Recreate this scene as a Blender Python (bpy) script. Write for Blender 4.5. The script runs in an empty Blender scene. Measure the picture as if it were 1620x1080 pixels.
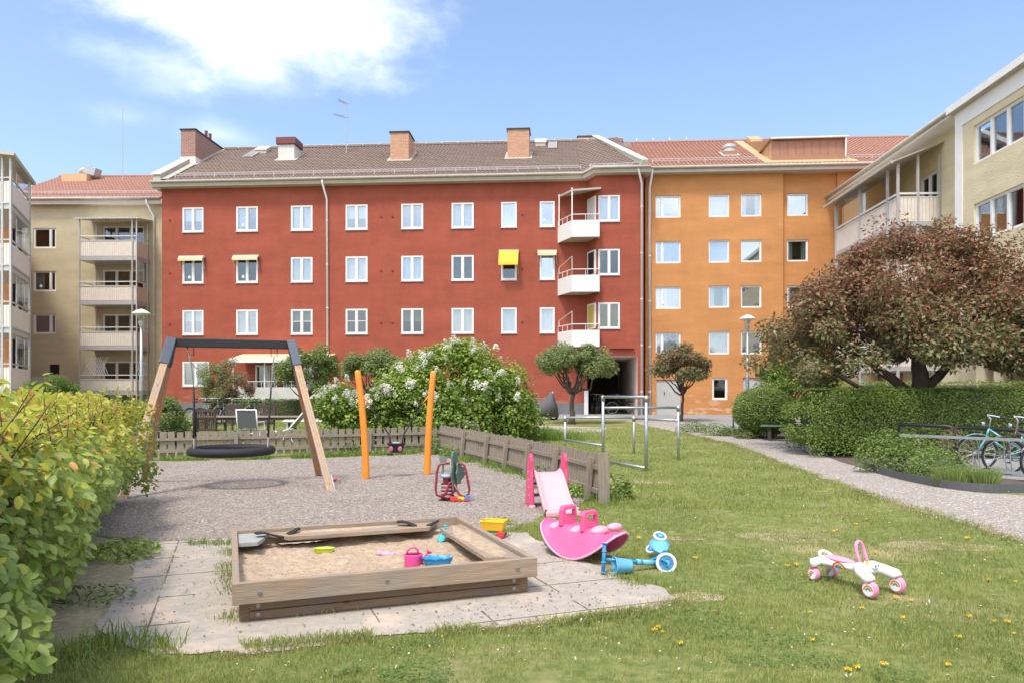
import bpy, math, random
import numpy as np
from mathutils import Vector, Matrix, geometry, noise as mnoise
R = math.radians
random.seed(7)
SC = bpy.context.scene
COL = SC.collection
# ------------------------------------------------------------------ camera, sky, sun, exposure
F, HZ, CX, CH = 1160.0, 622.0, 810.0, 1.5        # focal length and horizon of the photo in its pixels, eye height
cam_d = bpy.data.cameras.new('camera')
cam = bpy.data.objects.new('camera', cam_d); COL.objects.link(cam)
cam.location = (0, 0, CH); cam.rotation_euler = (R(90), 0, 0)
cam_d.sensor_width = 36; cam_d.lens = F / 1620 * 36
cam_d.shift_y = (HZ - 540) / 1620
cam_d.clip_end = 2000; cam_d.clip_start = 0.05
SC.camera = cam
SUN = Vector((-0.24, -0.46, 1.0)).normalized()
W = bpy.data.worlds.new('World'); SC.world = W; W.use_nodes = True
nt = W.node_tree; N = nt.nodes; L = nt.links; N.clear()
def wn(t, **k):
    n = N.new(t)
    for a, b in k.items(): setattr(n, a, b)
    return n
wo = wn('ShaderNodeOutputWorld'); bg = wn('ShaderNodeBackground'); bg.inputs[1].default_value = 0.15
sky = wn('ShaderNodeTexSky', sky_type='NISHITA', sun_disc=False)
sky.sun_elevation = math.asin(SUN.z); sky.sun_rotation = math.atan2(SUN.x, SUN.y)
sky.air_density = 1.0; sky.dust_density = 2.6; sky.ozone_density = 2.0
tc = wn('ShaderNodeTexCoord')
nz = wn('ShaderNodeTexNoise'); nz.inputs['Scale'].default_value = 5.0; nz.inputs['Detail'].default_value = 9; nz.inputs['Roughness'].default_value = .6
mp0 = wn('ShaderNodeMapping'); mp0.inputs['Scale'].default_value = (1, 1, 1.9); mp0.inputs['Location'].default_value = (.3, .1, .2)
L.new(tc.outputs['Generated'], mp0.inputs[0]); L.new(mp0.outputs[0], nz.inputs['Vector'])
def wmath(op, a, b=None, clamp=False):
    n = wn('ShaderNodeMath', operation=op); n.use_clamp = clamp
    for i, s in enumerate((a, b)):
        if s is None: continue
        if isinstance(s, (int, float)): n.inputs[i].default_value = s
        else: L.new(s, n.inputs[i])
    return n.outputs[0]
def blob(px, py, wx, wz, gain):                  # a cloud round a fixed direction of the sky
    d = Vector(((px - CX) / F, 1, (HZ - py) / F)).normalized()
    m = wn('ShaderNodeMapping', vector_type='POINT')
    m.inputs['Scale'].default_value = (1 / wx, 1 / wx, 1 / wz)
    m.inputs['Location'].default_value = (-d.x / wx, -d.y / wx, -d.z / wz)
    L.new(tc.outputs['Generated'], m.inputs[0])
    le = wn('ShaderNodeVectorMath', operation='LENGTH'); L.new(m.outputs[0], le.inputs[0])
    a = wmath('SUBTRACT', 1.0, le.outputs['Value'])
    b = wmath('MULTIPLY', wmath('SUBTRACT', nz.outputs[0], .5), 2.9)
    c = wmath('ADD', a, b)
    c = wmath('MULTIPLY', c, gain * .8, True)
    return wmath('MULTIPLY', wmath('POWER', c, 1.9), .80)
masks = [blob(290, 5, .18, .08, 1.5), blob(500, 25, .17, .08, 1.3), blob(400, 110, .10, .035, .8), blob(200, 185, .06, .02, .45), blob(350, 215, .08, .022, .6), blob(240, 90, .12, .04, .8)]
mk = masks[0]
for b in masks[1:]: mk = wmath('MAXIMUM', mk, b)
back = wmath('MULTIPLY', wmath('SUBTRACT', nz.outputs[0], .40), 4.5, True)      # unseen broken cloud behind the camera, added to whiten ambient light and reflections
sx = wn('ShaderNodeSeparateXYZ'); L.new(tc.outputs['Generated'], sx.inputs[0])
back = wmath('MULTIPLY', back, wmath('MULTIPLY', wmath('SUBTRACT', .25, sx.outputs['Y']), 3.0, True))
mk = wmath('MAXIMUM', mk, back)
mixn = wn('ShaderNodeMix', data_type='RGBA'); L.new(mk, mixn.inputs[0])
hs = wn('ShaderNodeHueSaturation'); hs.inputs['Saturation'].default_value = 1.0; hs.inputs['Value'].default_value = 1.05
L.new(sky.outputs[0], hs.inputs['Color']); L.new(hs.outputs[0], mixn.inputs[6])
mixn.inputs[7].default_value = (7.0, 7.1, 7.4, 1)
L.new(mixn.outputs[2], bg.inputs[0]); L.new(bg.outputs[0], wo.inputs[0])
sl = bpy.data.lights.new('sun', 'SUN'); sl.energy = 1.8; sl.angle = R(11); sl.color = (1, .95, .87)
so = bpy.data.objects.new('sun', sl); COL.objects.link(so); so.location = (0, 0, 30)
so.rotation_euler = (-SUN).to_track_quat('-Z', 'Y').to_euler()
SC.view_settings.view_transform = 'Standard'; SC.view_settings.look = 'None'
SC.view_settings.exposure = 0.93; SC.view_settings.gamma = 1
SC.cycles.max_bounces = 7; SC.cycles.transparent_max_bounces = 12
SC.cycles.diffuse_bounces = 5

# ------------------------------------------------------------------ places
def gz(y): return 0.4 * min(1, max(0, (y - 16) / 20))
def P(px, py, Y): return Vector(((px - CX) / F * Y, Y, CH + (HZ - py) / F * Y))
def Pz(px, py, z):                               # where the line of sight meets height z
    Y = (CH - z) * F / (py - HZ); return Vector(((px - CX) / F * Y, Y, z))
def G(px, py):                                   # where it meets the ground
    z = 0
    for _ in range(12): q = Pz(px, py, z); z = gz(q.y)
    return Vector((q.x, q.y, z))
def X(px, Y): return (px - CX) / F * Y
# ------------------------------------------------------------------ materials
MATS = {}
def mat(name, col, rough=.6, metal=0, var=0, vscale=6, bump=0, bscale=60, spec=.5, col2=None, detail=4, obj=True, stretch=(1, 1, 1), bdist=.01, emit=None):
    if name in MATS: return MATS[name]
    m = bpy.data.materials.new(name); m.use_nodes = True; MATS[name] = m
    t = m.node_tree; b = t.nodes['Principled BSDF']
    b.inputs['Base Color'].default_value = (*col, 1); b.inputs['Roughness'].default_value = rough
    b.inputs['Metallic'].default_value = metal; b.inputs['Specular IOR Level'].default_value = spec
    if var or bump:
        c = t.nodes.new('ShaderNodeTexCoord'); mp = t.nodes.new('ShaderNodeMapping'); mp.inputs['Scale'].default_value = stretch
        t.links.new(c.outputs['Object'], mp.inputs[0])
    if var:
        n = t.nodes.new('ShaderNodeTexNoise'); n.inputs['Scale'].default_value = vscale; n.inputs['Detail'].default_value = detail
        n.inputs['Roughness'].default_value = .65
        t.links.new(mp.outputs[0], n.inputs['Vector'])
        mr = t.nodes.new('ShaderNodeMapRange'); mr.inputs[1].default_value = .3; mr.inputs[2].default_value = .7
        t.links.new(n.outputs[0], mr.inputs[0])
        mx = t.nodes.new('ShaderNodeMix'); mx.data_type = 'RGBA'
        c2 = col2 or tuple(min(1, x * (1 + var)) for x in col); c1 = col if col2 else tuple(x * (1 - var) for x in col)
        mx.inputs[6].default_value = (*c1, 1); mx.inputs[7].default_value = (*c2, 1)
        t.links.new(mr.outputs[0], mx.inputs[0]); t.links.new(mx.outputs[2], b.inputs['Base Color'])
    if bump:
        n = t.nodes.new('ShaderNodeTexNoise'); n.inputs['Scale'].default_value = bscale; n.inputs['Detail'].default_value = 5
        t.links.new(mp.outputs[0], n.inputs['Vector'])
        bp = t.nodes.new('ShaderNodeBump'); bp.inputs['Strength'].default_value = bump; bp.inputs['Distance'].default_value = bdist
        t.links.new(n.outputs[0], bp.inputs['Height']); t.links.new(bp.outputs[0], b.inputs['Normal'])
    if emit:
        b.inputs['Emission Color'].default_value = (*emit[:3], 1); b.inputs['Emission Strength'].default_value = emit[3]
    return m
def leafmat(name, cols, trans=.3, rough=.45, spec=.4, clump=0.0, cscale=1.2):
    """leaves: every leaf takes its own colour from the ramp"""
    if name in MATS: return MATS[name]
    m = bpy.data.materials.new(name); m.use_nodes = True; MATS[name] = m
    t = m.node_tree; b = t.nodes['Principled BSDF']; out = t.nodes['Material Output']
    g = t.nodes.new('ShaderNodeNewGeometry'); r = t.nodes.new('ShaderNodeValToRGB')
    e = r.color_ramp.elements
    for i, c in enumerate(cols):
        p = i / (len(cols) - 1)
        el = e[0] if i == 0 else (e[1] if i == len(cols) - 1 else e.new(p))
        el.position = p
    for i, el in enumerate(sorted(e, key=lambda q: q.position)): el.color = (*cols[i], 1)
    src = g.outputs['Random Per Island']
    if clump:
        c = t.nodes.new('ShaderNodeTexCoord'); n = t.nodes.new('ShaderNodeTexNoise'); n.inputs['Scale'].default_value = cscale; n.inputs['Detail'].default_value = 2
        t.links.new(c.outputs['Object'], n.inputs['Vector'])
        mr = t.nodes.new('ShaderNodeMapRange'); mr.inputs[1].default_value = .32; mr.inputs[2].default_value = .68
        t.links.new(n.outputs[0], mr.inputs[0])
        mx = t.nodes.new('ShaderNodeMix'); mx.inputs[0].default_value = clump
        t.links.new(src, mx.inputs[2]); t.links.new(mr.outputs[0], mx.inputs[3]); src = mx.outputs[0]
    t.links.new(src, r.inputs[0]); t.links.new(r.outputs[0], b.inputs['Base Color'])
    b.inputs['Roughness'].default_value = rough; b.inputs['Specular IOR Level'].default_value = spec
    tr = t.nodes.new('ShaderNodeBsdfTranslucent'); ms = t.nodes.new('ShaderNodeMixShader'); ms.inputs[0].default_value = trans
    t.links.new(r.outputs[0], tr.inputs[0]); t.links.new(b.outputs[0], ms.inputs[1]); t.links.new(tr.outputs[0], ms.inputs[2])
    t.links.new(ms.outputs[0], out.inputs[0])
    return m
def glassmat(name, refl=.3, tint=(.8, .85, .9)):
    if name in MATS: return MATS[name]
    m = bpy.data.materials.new(name); m.use_nodes = True; MATS[name] = m
    t = m.node_tree; t.nodes.clear(); o = t.nodes.new('ShaderNodeOutputMaterial')
    a = t.nodes.new('ShaderNodeBsdfTransparent'); a.inputs[0].default_value = (*tint, 1)
    g = t.nodes.new('ShaderNodeBsdfGlossy'); g.inputs['Roughness'].default_value = .03; g.inputs[0].default_value = (.92, .96, 1, 1)
    tcx = t.nodes.new('ShaderNodeTexCoord'); n = t.nodes.new('ShaderNodeTexNoise'); n.inputs['Scale'].default_value = .9; n.inputs['Detail'].default_value = 1
    t.links.new(tcx.outputs['Object'], n.inputs['Vector'])
    bp = t.nodes.new('ShaderNodeBump'); bp.inputs['Strength'].default_value = .05; bp.inputs['Distance'].default_value = .03
    t.links.new(n.outputs[0], bp.inputs['Height']); t.links.new(bp.outputs[0], g.inputs['Normal'])
    s = t.nodes.new('ShaderNodeMixShader'); s.inputs[0].default_value = refl
    t.links.new(a.outputs[0], s.inputs[1]); t.links.new(g.outputs[0], s.inputs[2]); t.links.new(s.outputs[0], o.inputs[0])
    return m
# ------------------------------------------------------------------ mesh helpers
class MB:
    def __init__(s, M=None): s.v = []; s.f = []; s.m = []; s.M = M
    def add(s, vs, fs, mi=0):
        o = len(s.v)
        for p in vs:
            p = Vector(p)
            if s.M is not None: p = s.M @ p
            s.v.append(p)
        for f in fs: s.f.append([o + i for i in f]); s.m.append(mi)
        return s
    def box(s, x0, x1, y0, y1, z0, z1, mi=0, M=None):
        vs = [Vector((x, y, z)) for z in (z0, z1) for y in (y0, y1) for x in (x0, x1)]
        if M is not None: vs = [M @ p for p in vs]
        return s.add(vs, [(0, 2, 3, 1), (4, 5, 7, 6), (0, 1, 5, 4), (2, 6, 7, 3), (0, 4, 6, 2), (1, 3, 7, 5)], mi)
    def bar(s, a, b, w, h, mi=0, up=(0, 0, 1)):      # rectangular bar from a to b
        a = Vector(a); b = Vector(b); d = (b - a).normalized(); u = Vector(up)
        if abs(d.dot(u)) > .99: u = Vector((0, 1, 0))
        sd = d.cross(u).normalized(); u = sd.cross(d).normalized()
        vs = [p + sd * (i * w / 2) + u * (j * h / 2) for p in (a, b) for j in (-1, 1) for i in (-1, 1)]
        return s.add(vs, [(0, 1, 3, 2), (4, 6, 7, 5), (0, 4, 5, 1), (2, 3, 7, 6), (0, 2, 6, 4), (1, 5, 7, 3)], mi)
    def tube(s, pts, r, n=8, mi=0, closed=False):
        pts = [Vector(p) for p in pts]; k = len(pts)
        rs = r if isinstance(r, (list, tuple)) else [r] * k
        vs = []; prev = None
        for i, p in enumerate(pts):
            if closed: d = pts[(i + 1) % k] - pts[i - 1]
            else: d = pts[min(i + 1, k - 1)] - pts[max(i - 1, 0)]
            d.normalize()
            if prev is None:
                a = Vector((0, 0, 1)) if abs(d.z) < .9 else Vector((1, 0, 0))
            else: a = prev
            b = (a - d * a.dot(d)).normalized(); prev = b; c = d.cross(b)
            for j in range(n):
                t = 2 * math.pi * j / n
                vs.append(p + (b * math.cos(t) + c * math.sin(t)) * rs[i])
        fs = []
        for i in range(k if closed else k - 1):
            i2 = (i + 1) % k
            for j in range(n):
                j2 = (j + 1) % n
                fs.append((i * n + j, i * n + j2, i2 * n + j2, i2 * n + j))
        if not closed:
            fs.append(tuple(reversed(range(n)))); fs.append(tuple(range((k - 1) * n, k * n)))
        return s.add(vs, fs, mi)
    def lathe(s, prof, c=(0, 0, 0), n=16, ax=None, mi=0, scale=(1, 1), arc=2 * math.pi):
        c = Vector(c); Mx = ax.to_matrix() if ax is not None else None
        vs = []; k = len(prof)
        full = arc > 6.28
        nn = n if full else n + 1
        for r, z in prof:
            for j in range(nn):
                t = arc * j / n
                p = Vector((r * math.cos(t) * scale[0], r * math.sin(t) * scale[1], z))
                if Mx: p = Mx @ p
                vs.append(c + p)
        fs = []
        for i in range(k - 1):
            for j in range(n):
                j2 = (j + 1) % nn
                fs.append((i * nn + j, i * nn + j2, (i + 1) * nn + j2, (i + 1) * nn + j))
        if full:
            if prof[0][0] > 1e-5: fs.append(tuple(reversed(range(n))))
            if prof[-1][0] > 1e-5: fs.append(tuple(range((k - 1) * n, k * n)))
        return s.add(vs, fs, mi)
    def ell(s, c, rx, ry, rz, n=12, k=8, mi=0, M=None):
        vs = []; fs = []
        c = Vector(c)
        for i in range(k + 1):
            a = math.pi * i / k
            for j in range(n):
                t = 2 * math.pi * j / n
                p = Vector((rx * math.sin(a) * math.cos(t), ry * math.sin(a) * math.sin(t), -rz * math.cos(a)))
                if M is not None: p = M @ p
                vs.append(c + p)
        for i in range(k):
            for j in range(n):
                j2 = (j + 1) % n
                fs.append((i * n + j, i * n + j2, (i + 1) * n + j2, (i + 1) * n + j))
        return s.add(vs, fs, mi)
    def prism(s, poly, z0, z1, mi=0, M=None):
        n = len(poly)
        vs = [Vector((x, y, z0)) for x, y in poly] + [Vector((x, y, z1)) for x, y in poly]
        if M is not None: vs = [M @ p for p in vs]
        fs = [tuple(reversed(range(n))), tuple(range(n, 2 * n))] + [(i, (i + 1) % n, n + (i + 1) % n, n + i) for i in range(n)]
        return s.add(vs, fs, mi)
    def grid(s, rows, mi=0, loop=False):
        k = len(rows); n = len(rows[0]); vs = [p for r in rows for p in r]; fs = []
        for i in range(k - 1):
            for j in range(n if loop else n - 1):
                j2 = (j + 1) % n
                fs.append((i * n + j, i * n + j2, (i + 1) * n + j2, (i + 1) * n + j))
        return s.add(vs, fs, mi)
    def build(s, name, m, parent=None, smooth=False, bevel=0, solid=0, sub=0, seg=2):
        me = bpy.data.meshes.new(name); me.from_pydata([tuple(p) for p in s.v], [], s.f); me.update()
        ms = m if isinstance(m, (list, tuple)) else [m]
        for q in ms: me.materials.append(q)
        if len(ms) > 1: me.polygons.foreach_set('material_index', s.m)
        if smooth: me.polygons.foreach_set('use_smooth', [True] * len(me.polygons))
        o = bpy.data.objects.new(name, me); COL.objects.link(o)
        if parent is not None: o.parent = parent
        if solid: q = o.modifiers.new('solid', 'SOLIDIFY'); q.thickness = solid; q.offset = 0
        if sub: q = o.modifiers.new('sub', 'SUBSURF'); q.levels = sub; q.render_levels = sub
        if bevel:
            q = o.modifiers.new('bevel', 'BEVEL'); q.width = bevel; q.segments = seg; q.limit_method = 'ANGLE'; q.angle_limit = R(40)
        return o
def tag(o, label=None, cat=None, group=None, kind=None):
    if label: o['label'] = label
    if cat: o['category'] = cat
    if group: o['group'] = group
    if kind: o['kind'] = kind
    return o
def T(name, label, cat, loc=(0, 0, 0), rz=0, group=None, rot=None):
    o = bpy.data.objects.new(name, None); COL.objects.link(o); o.location = loc
    o.rotation_euler = rot if rot else (0, 0, rz); o.empty_display_size = .2
    return tag(o, label, cat, group)
def children(o, _c={}):
    return [c for c in COL.objects if c.parent == o]
def dup(root, loc, rz=None, label=None, group=None, scale=None, rot=None):
    kids = children(root)
    r = root.copy(); COL.objects.link(r); r.location = loc
    if rz is not None: r.rotation_euler = (0, 0, rz)
    if rot: r.rotation_euler = rot
    if scale: r.scale = (scale,) * 3
    if label: r['label'] = label
    if group: r['group'] = group
    for ch in kids:
        c = ch.copy(); COL.objects.link(c); c.parent = r
        for g in children(ch):
            d = g.copy(); COL.objects.link(d); d.parent = c
    return r
def np_mesh(name, V, Fc, m, parent=None, smooth=False):
    me = bpy.data.meshes.new(name); V = np.asarray(V, dtype=np.float32); Fc = np.asarray(Fc, dtype=np.int32)
    k = Fc.shape[1]
    me.vertices.add(len(V)); me.vertices.foreach_set('co', V.ravel())
    me.loops.add(Fc.size); me.loops.foreach_set('vertex_index', Fc.ravel())
    me.polygons.add(len(Fc)); me.polygons.foreach_set('loop_start', np.arange(0, Fc.size, k, dtype=np.int32))
    me.polygons.foreach_set('loop_total', np.full(len(Fc), k, dtype=np.int32))
    me.update(calc_edges=True); me.validate()
    ms = m if isinstance(m, (list, tuple)) else [m]
    for q in ms: me.materials.append(q)
    if smooth: me.polygons.foreach_set('use_smooth', [True] * len(me.polygons))
    o = bpy.data.objects.new(name, me); COL.objects.link(o)
    if parent is not None: o.parent = parent
    return o
def unit(a): return a / np.maximum(1e-9, np.linalg.norm(a, axis=-1, keepdims=True))
def leaf_arrays(rng, pts, out, size, asp=.5, up=.5, rnd=.8, fold=.25, oval=False, droop=.3):
    n = len(pts)
    nor = unit(unit(out) * .7 + np.array([0, 0, up]) + rng.normal(0, 1, (n, 3)) * rnd * .6)
    ax = unit(out) * .8 + rng.normal(0, 1, (n, 3)) * .8 + np.array([0, 0, -droop])
    ax = unit(ax - nor * np.sum(ax * nor, 1, keepdims=True)); sd = np.cross(nor, ax)
    sz = (size * rng.uniform(.65, 1.25, n))[:, None]; w = sz * asp * .5
    if not oval:
        a = pts; b = pts + ax * sz
        l = pts + ax * sz * .45 + sd * w + nor * w * fold; r = pts + ax * sz * .45 - sd * w + nor * w * fold
        V = np.stack([a, l, b, r], 1).reshape(-1, 3); i = np.arange(n)[:, None] * 4
        Fc = np.concatenate([i + np.array([0, 2, 1]), i + np.array([0, 3, 2])])
        return V, Fc
    bend = -nor * sz * .12
    def e(t, k): return pts + ax * sz * t + sd * w * k + nor * w * abs(k) * fold + bend * t * t
    rows = [e(0, 0), e(.16, .62), e(.40, 1.0), e(.68, .84), e(.88, .45), e(1, 0), e(.88, -.45), e(.68, -.84), e(.40, -1.0), e(.16, -.62), e(.3, 0), e(.7, 0)]
    V = np.stack(rows, 1).reshape(-1, 3); i = np.arange(n)[:, None] * 12
    Fc = np.concatenate([i + np.array(t) for t in ((0, 10, 1), (1, 10, 2), (2, 10, 11), (2, 11, 3), (3, 11, 4), (4, 11, 5), (5, 11, 6), (6, 11, 7), (7, 11, 8), (8, 11, 10), (8, 10, 9), (9, 10, 0))])
    return V, Fc
def leafobj(name, rng, pts, out, size, m, parent, **k):
    V, Fc = leaf_arrays(rng, pts, out, size, **k)
    return np_mesh(name, V, Fc, m, parent)
def clumps(rng, c, rad, nc, cr, shell=.5, flat=-.6, power=.5):
    """clump centres filling an uneven ellipsoid"""
    out = []
    while len(out) < nc:
        d = rng.normal(0, 1, 3); d /= np.linalg.norm(d)
        if d[2] < flat: continue
        t = shell + (1 - shell) * rng.random() ** power
        q = .86 + .28 * mnoise.noise(Vector(d * 1.9) + Vector((c[0], c[1], 3)))
        out.append((np.array(c) + d * np.array(rad) * t * q, cr * rng.uniform(.6, 1.3)))
    return out
def crown_points(rng, cl, per, squash=.75):
    P_, O_ = [], []
    for c, r in cl:
        n = max(4, int(per * rng.uniform(.6, 1.3)))
        d = unit(rng.normal(0, 1, (n, 3))); rr = r * rng.random((n, 1)) ** .35
        q = d * rr; q[:, 2] *= squash
        P_.append(c + q); O_.append(d)
    return np.concatenate(P_), np.concatenate(O_)
def wobble(a, b, k, amp, rng, sag=0):
    a = np.array(a, float); b = np.array(b, float); out = []
    for i in range(k + 1):
        t = i / k; p = a + (b - a) * t
        if 0 < i < k: p = p + rng.normal(0, amp, 3)
        p[2] -= sag * math.sin(math.pi * t)
        out.append(Vector(p))
    return out
def mat_named(n): return MATS[n]
# ------------------------------------------------------------------ shared materials
mat('white_metal', (.72, .72, .70), .45, var=.06, vscale=9)
mat('white_frame', (.76, .75, .72), .5, var=.05, vscale=5)
mat('cream_panel', (.74, .67, .58), .55, var=.06, vscale=3)
mat('aluminium', (.52, .51, .50), .45, .35, var=.1, vscale=8)
mat('galvanised', (.42, .44, .45), .42, .75, var=.15, vscale=14)
mat('dark_metal', (.035, .037, .04), .45, .3)
mat('black_paint', (.02, .02, .022), .4, .2)
mat('black_rubber', (.018, .018, .02), .75, var=.2, vscale=30, bump=.3, bscale=200)
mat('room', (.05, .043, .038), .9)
mat('blind_beige', (.55, .47, .36), .8, var=.04, vscale=2)
mat('blind_cream', (.66, .62, .5), .8, var=.04, vscale=2)
mat('blind_white', (.78, .79, .78), .8, var=.04, vscale=3)
mat('blind_grey', (.36, .36, .37), .8, var=.1, vscale=3)
mat('blind_yellow', (.55, .44, .08), .8, var=.15, vscale=6, stretch=(6, 1, .4))
mat('curtain', (.62, .64, .62), .9, var=.25, vscale=9, stretch=(3, 1, .15))
mat('awning_cream', (.70, .55, .34), .7, var=.08, vscale=4)
mat('awning_yellow', (.85, .52, .03), .7, var=.05, vscale=4)
mat('soffit', (.50, .445, .37), .7, var=.08, vscale=3)
mat('soil', (.10, .075, .055), .95, var=.3, vscale=14, bump=.6, bscale=50)
mat('concrete', (.42, .41, .38), .9, var=.12, vscale=5, bump=.3, bscale=80)
glassmat('glass', .24); glassmat('glass_dark', .12, (.6, .64, .64)); glassmat('glass_bright', .40)
def stucco(name, col, stain=.12):
    m = mat(name, col, .92, var=.13, vscale=1.3, bump=.6, bscale=26, spec=.2, detail=9, bdist=.025, stretch=(.28, .28, 1.15))
    t = m.node_tree; b = t.nodes['Principled BSDF']
    # a second, finer weathering layer and faint vertical runs
    src = b.inputs['Base Color'].links[0].from_socket
    c = t.nodes.new('ShaderNodeTexCoord'); mp = t.nodes.new('ShaderNodeMapping'); mp.inputs['Scale'].default_value = (.8, .8, .35)
    n = t.nodes.new('ShaderNodeTexNoise'); n.inputs['Scale'].default_value = 2.2; n.inputs['Detail'].default_value = 8
    t.links.new(c.outputs['Object'], mp.inputs[0]); t.links.new(mp.outputs[0], n.inputs['Vector'])
    n2 = t.nodes.new('ShaderNodeTexNoise'); n2.inputs['Scale'].default_value = 7; n2.inputs['Detail'].default_value = 9; n2.inputs['Roughness'].default_value = .75
    t.links.new(c.outputs['Object'], n2.inputs['Vector'])
    ad = t.nodes.new('ShaderNodeMath'); ad.operation = 'ADD'; t.links.new(n.outputs[0], ad.inputs[0]); t.links.new(n2.outputs[0], ad.inputs[1])
    mr = t.nodes.new('ShaderNodeMapRange'); mr.inputs[1].default_value = .7; mr.inputs[2].default_value = 1.3; mr.inputs[3].default_value = 1 - stain; mr.inputs[4].default_value = 1 + stain * .8
    t.links.new(ad.outputs[0], mr.inputs[0])
    vm = t.nodes.new('ShaderNodeVectorMath'); vm.operation = 'SCALE'
    t.links.new(src, vm.inputs[0]); t.links.new(mr.outputs[0], vm.inputs['Scale']); t.links.new(vm.outputs[0], b.inputs['Base Color'])
    return m
stucco('red_stucco', (.34, .088, .056)); stucco('orange_stucco', (.54, .25, .095), .08)
def base_wear(m, col, z1):                       # plaster worn pale in patches near the ground
    t = m.node_tree; b = t.nodes['Principled BSDF']; src = b.inputs['Base Color'].links[0].from_socket; c = t.nodes.new('ShaderNodeTexCoord'); sp = t.nodes.new('ShaderNodeSeparateXYZ'); t.links.new(c.outputs['Object'], sp.inputs[0])
    r = t.nodes.new('ShaderNodeMapRange'); r.inputs[1].default_value = z1; r.inputs[2].default_value = .5; t.links.new(sp.outputs[2], r.inputs[0])
    mp = t.nodes.new('ShaderNodeMapping'); mp.inputs['Scale'].default_value = (1.2, 1.2, 4); t.links.new(c.outputs['Object'], mp.inputs[0]); n = t.nodes.new('ShaderNodeTexNoise'); n.inputs['Scale'].default_value = 1.3; n.inputs['Detail'].default_value = 9; t.links.new(mp.outputs[0], n.inputs['Vector'])
    q = t.nodes.new('ShaderNodeMapRange'); q.inputs[1].default_value = .52; q.inputs[2].default_value = .60; t.links.new(n.outputs[0], q.inputs[0]); m_ = t.nodes.new('ShaderNodeMath'); m_.operation = 'MULTIPLY'; t.links.new(r.outputs[0], m_.inputs[0]); t.links.new(q.outputs[0], m_.inputs[1])
    x = t.nodes.new('ShaderNodeMix'); x.data_type = 'RGBA'; t.links.new(m_.outputs[0], x.inputs[0]); t.links.new(src, x.inputs[6]); x.inputs[7].default_value = (*col, 1); t.links.new(x.outputs[2], b.inputs['Base Color'])
base_wear(MATS['orange_stucco'], (.62, .40, .27), 1.9); base_wear(MATS['red_stucco'], (.42, .20, .15), 1.8)
stucco('olive_stucco', (.52, .445, .295), .07); stucco('beige_stucco', (.65, .56, .375), .07); stucco('grey_plinth', (.17, .17, .175)); stucco('pink_stucco', (.80, .70, .66), .06)
stucco('dirty_white', (.62, .60, .56), .14)
def brickmat(name, c1, c2, mortar, sc=1.0):
    m = bpy.data.materials.new(name); m.use_nodes = True; MATS[name] = m
    t = m.node_tree; b = t.nodes['Principled BSDF']; b.inputs['Roughness'].default_value = .9
    c = t.nodes.new('ShaderNodeTexCoord'); sp = t.nodes.new('ShaderNodeSeparateXYZ'); cb = t.nodes.new('ShaderNodeCombineXYZ'); ad = t.nodes.new('ShaderNodeMath')
    t.links.new(c.outputs['Object'], sp.inputs[0]); t.links.new(sp.outputs[0], ad.inputs[0]); t.links.new(sp.outputs[1], ad.inputs[1])
    t.links.new(ad.outputs[0], cb.inputs[0]); t.links.new(sp.outputs[2], cb.inputs[1])
    k = t.nodes.new('ShaderNodeTexBrick'); k.inputs['Color1'].default_value = (*c1, 1); k.inputs['Color2'].default_value = (*c2, 1); k.inputs['Mortar'].default_value = (*mortar, 1)
    k.inputs['Scale'].default_value = sc; k.inputs['Brick Width'].default_value = .26; k.inputs['Row Height'].default_value = .085; k.inputs['Mortar Size'].default_value = .012
    t.links.new(cb.outputs[0], k.inputs['Vector']); t.links.new(k.outputs['Color'], b.inputs['Base Color'])
    bp = t.nodes.new('ShaderNodeBump'); bp.inputs['Strength'].default_value = .5; bp.inputs['Distance'].default_value = .01; bp.invert = True
    t.links.new(k.outputs['Fac'], bp.inputs['Height']); t.links.new(bp.outputs[0], b.inputs['Normal'])
brickmat('brick_dark', (.36, .16, .11), (.26, .12, .085), (.36, .29, .25)); brickmat('brick_orange', (.56, .27, .14), (.44, .19, .10), (.48, .38, .3))
def tilemat(name, cols):
    m = leafmat(name, cols, trans=0, rough=.8, spec=.25, clump=.35, cscale=.8); return m
tilemat('tiles_brown', [(.20, .145, .115), (.27, .195, .155), (.33, .24, .19), (.23, .17, .14), (.38, .29, .23)])
tilemat('tiles_red', [(.36, .19, .14), (.43, .24, .18), (.48, .29, .22), (.39, .21, .155), (.54, .36, .28)])
mat('terracotta_sheet', (.34, .165, .095), .55, var=.06, vscale=2)
mat('ochre_and_sunlit_sheet', (.56, .36, .19), .55, var=.06, vscale=2)  # flashing, hatch and vent box; also sunlight painted on the dormer cheeks
mat('green_flash', (.55, .58, .42), .6, var=.05, vscale=2)
mat('maroon_sheet', (.16, .035, .03), .5, var=.2, vscale=3)
mat('pale_sheet', (.44, .395, .33), .55, var=.12, vscale=3)

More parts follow.
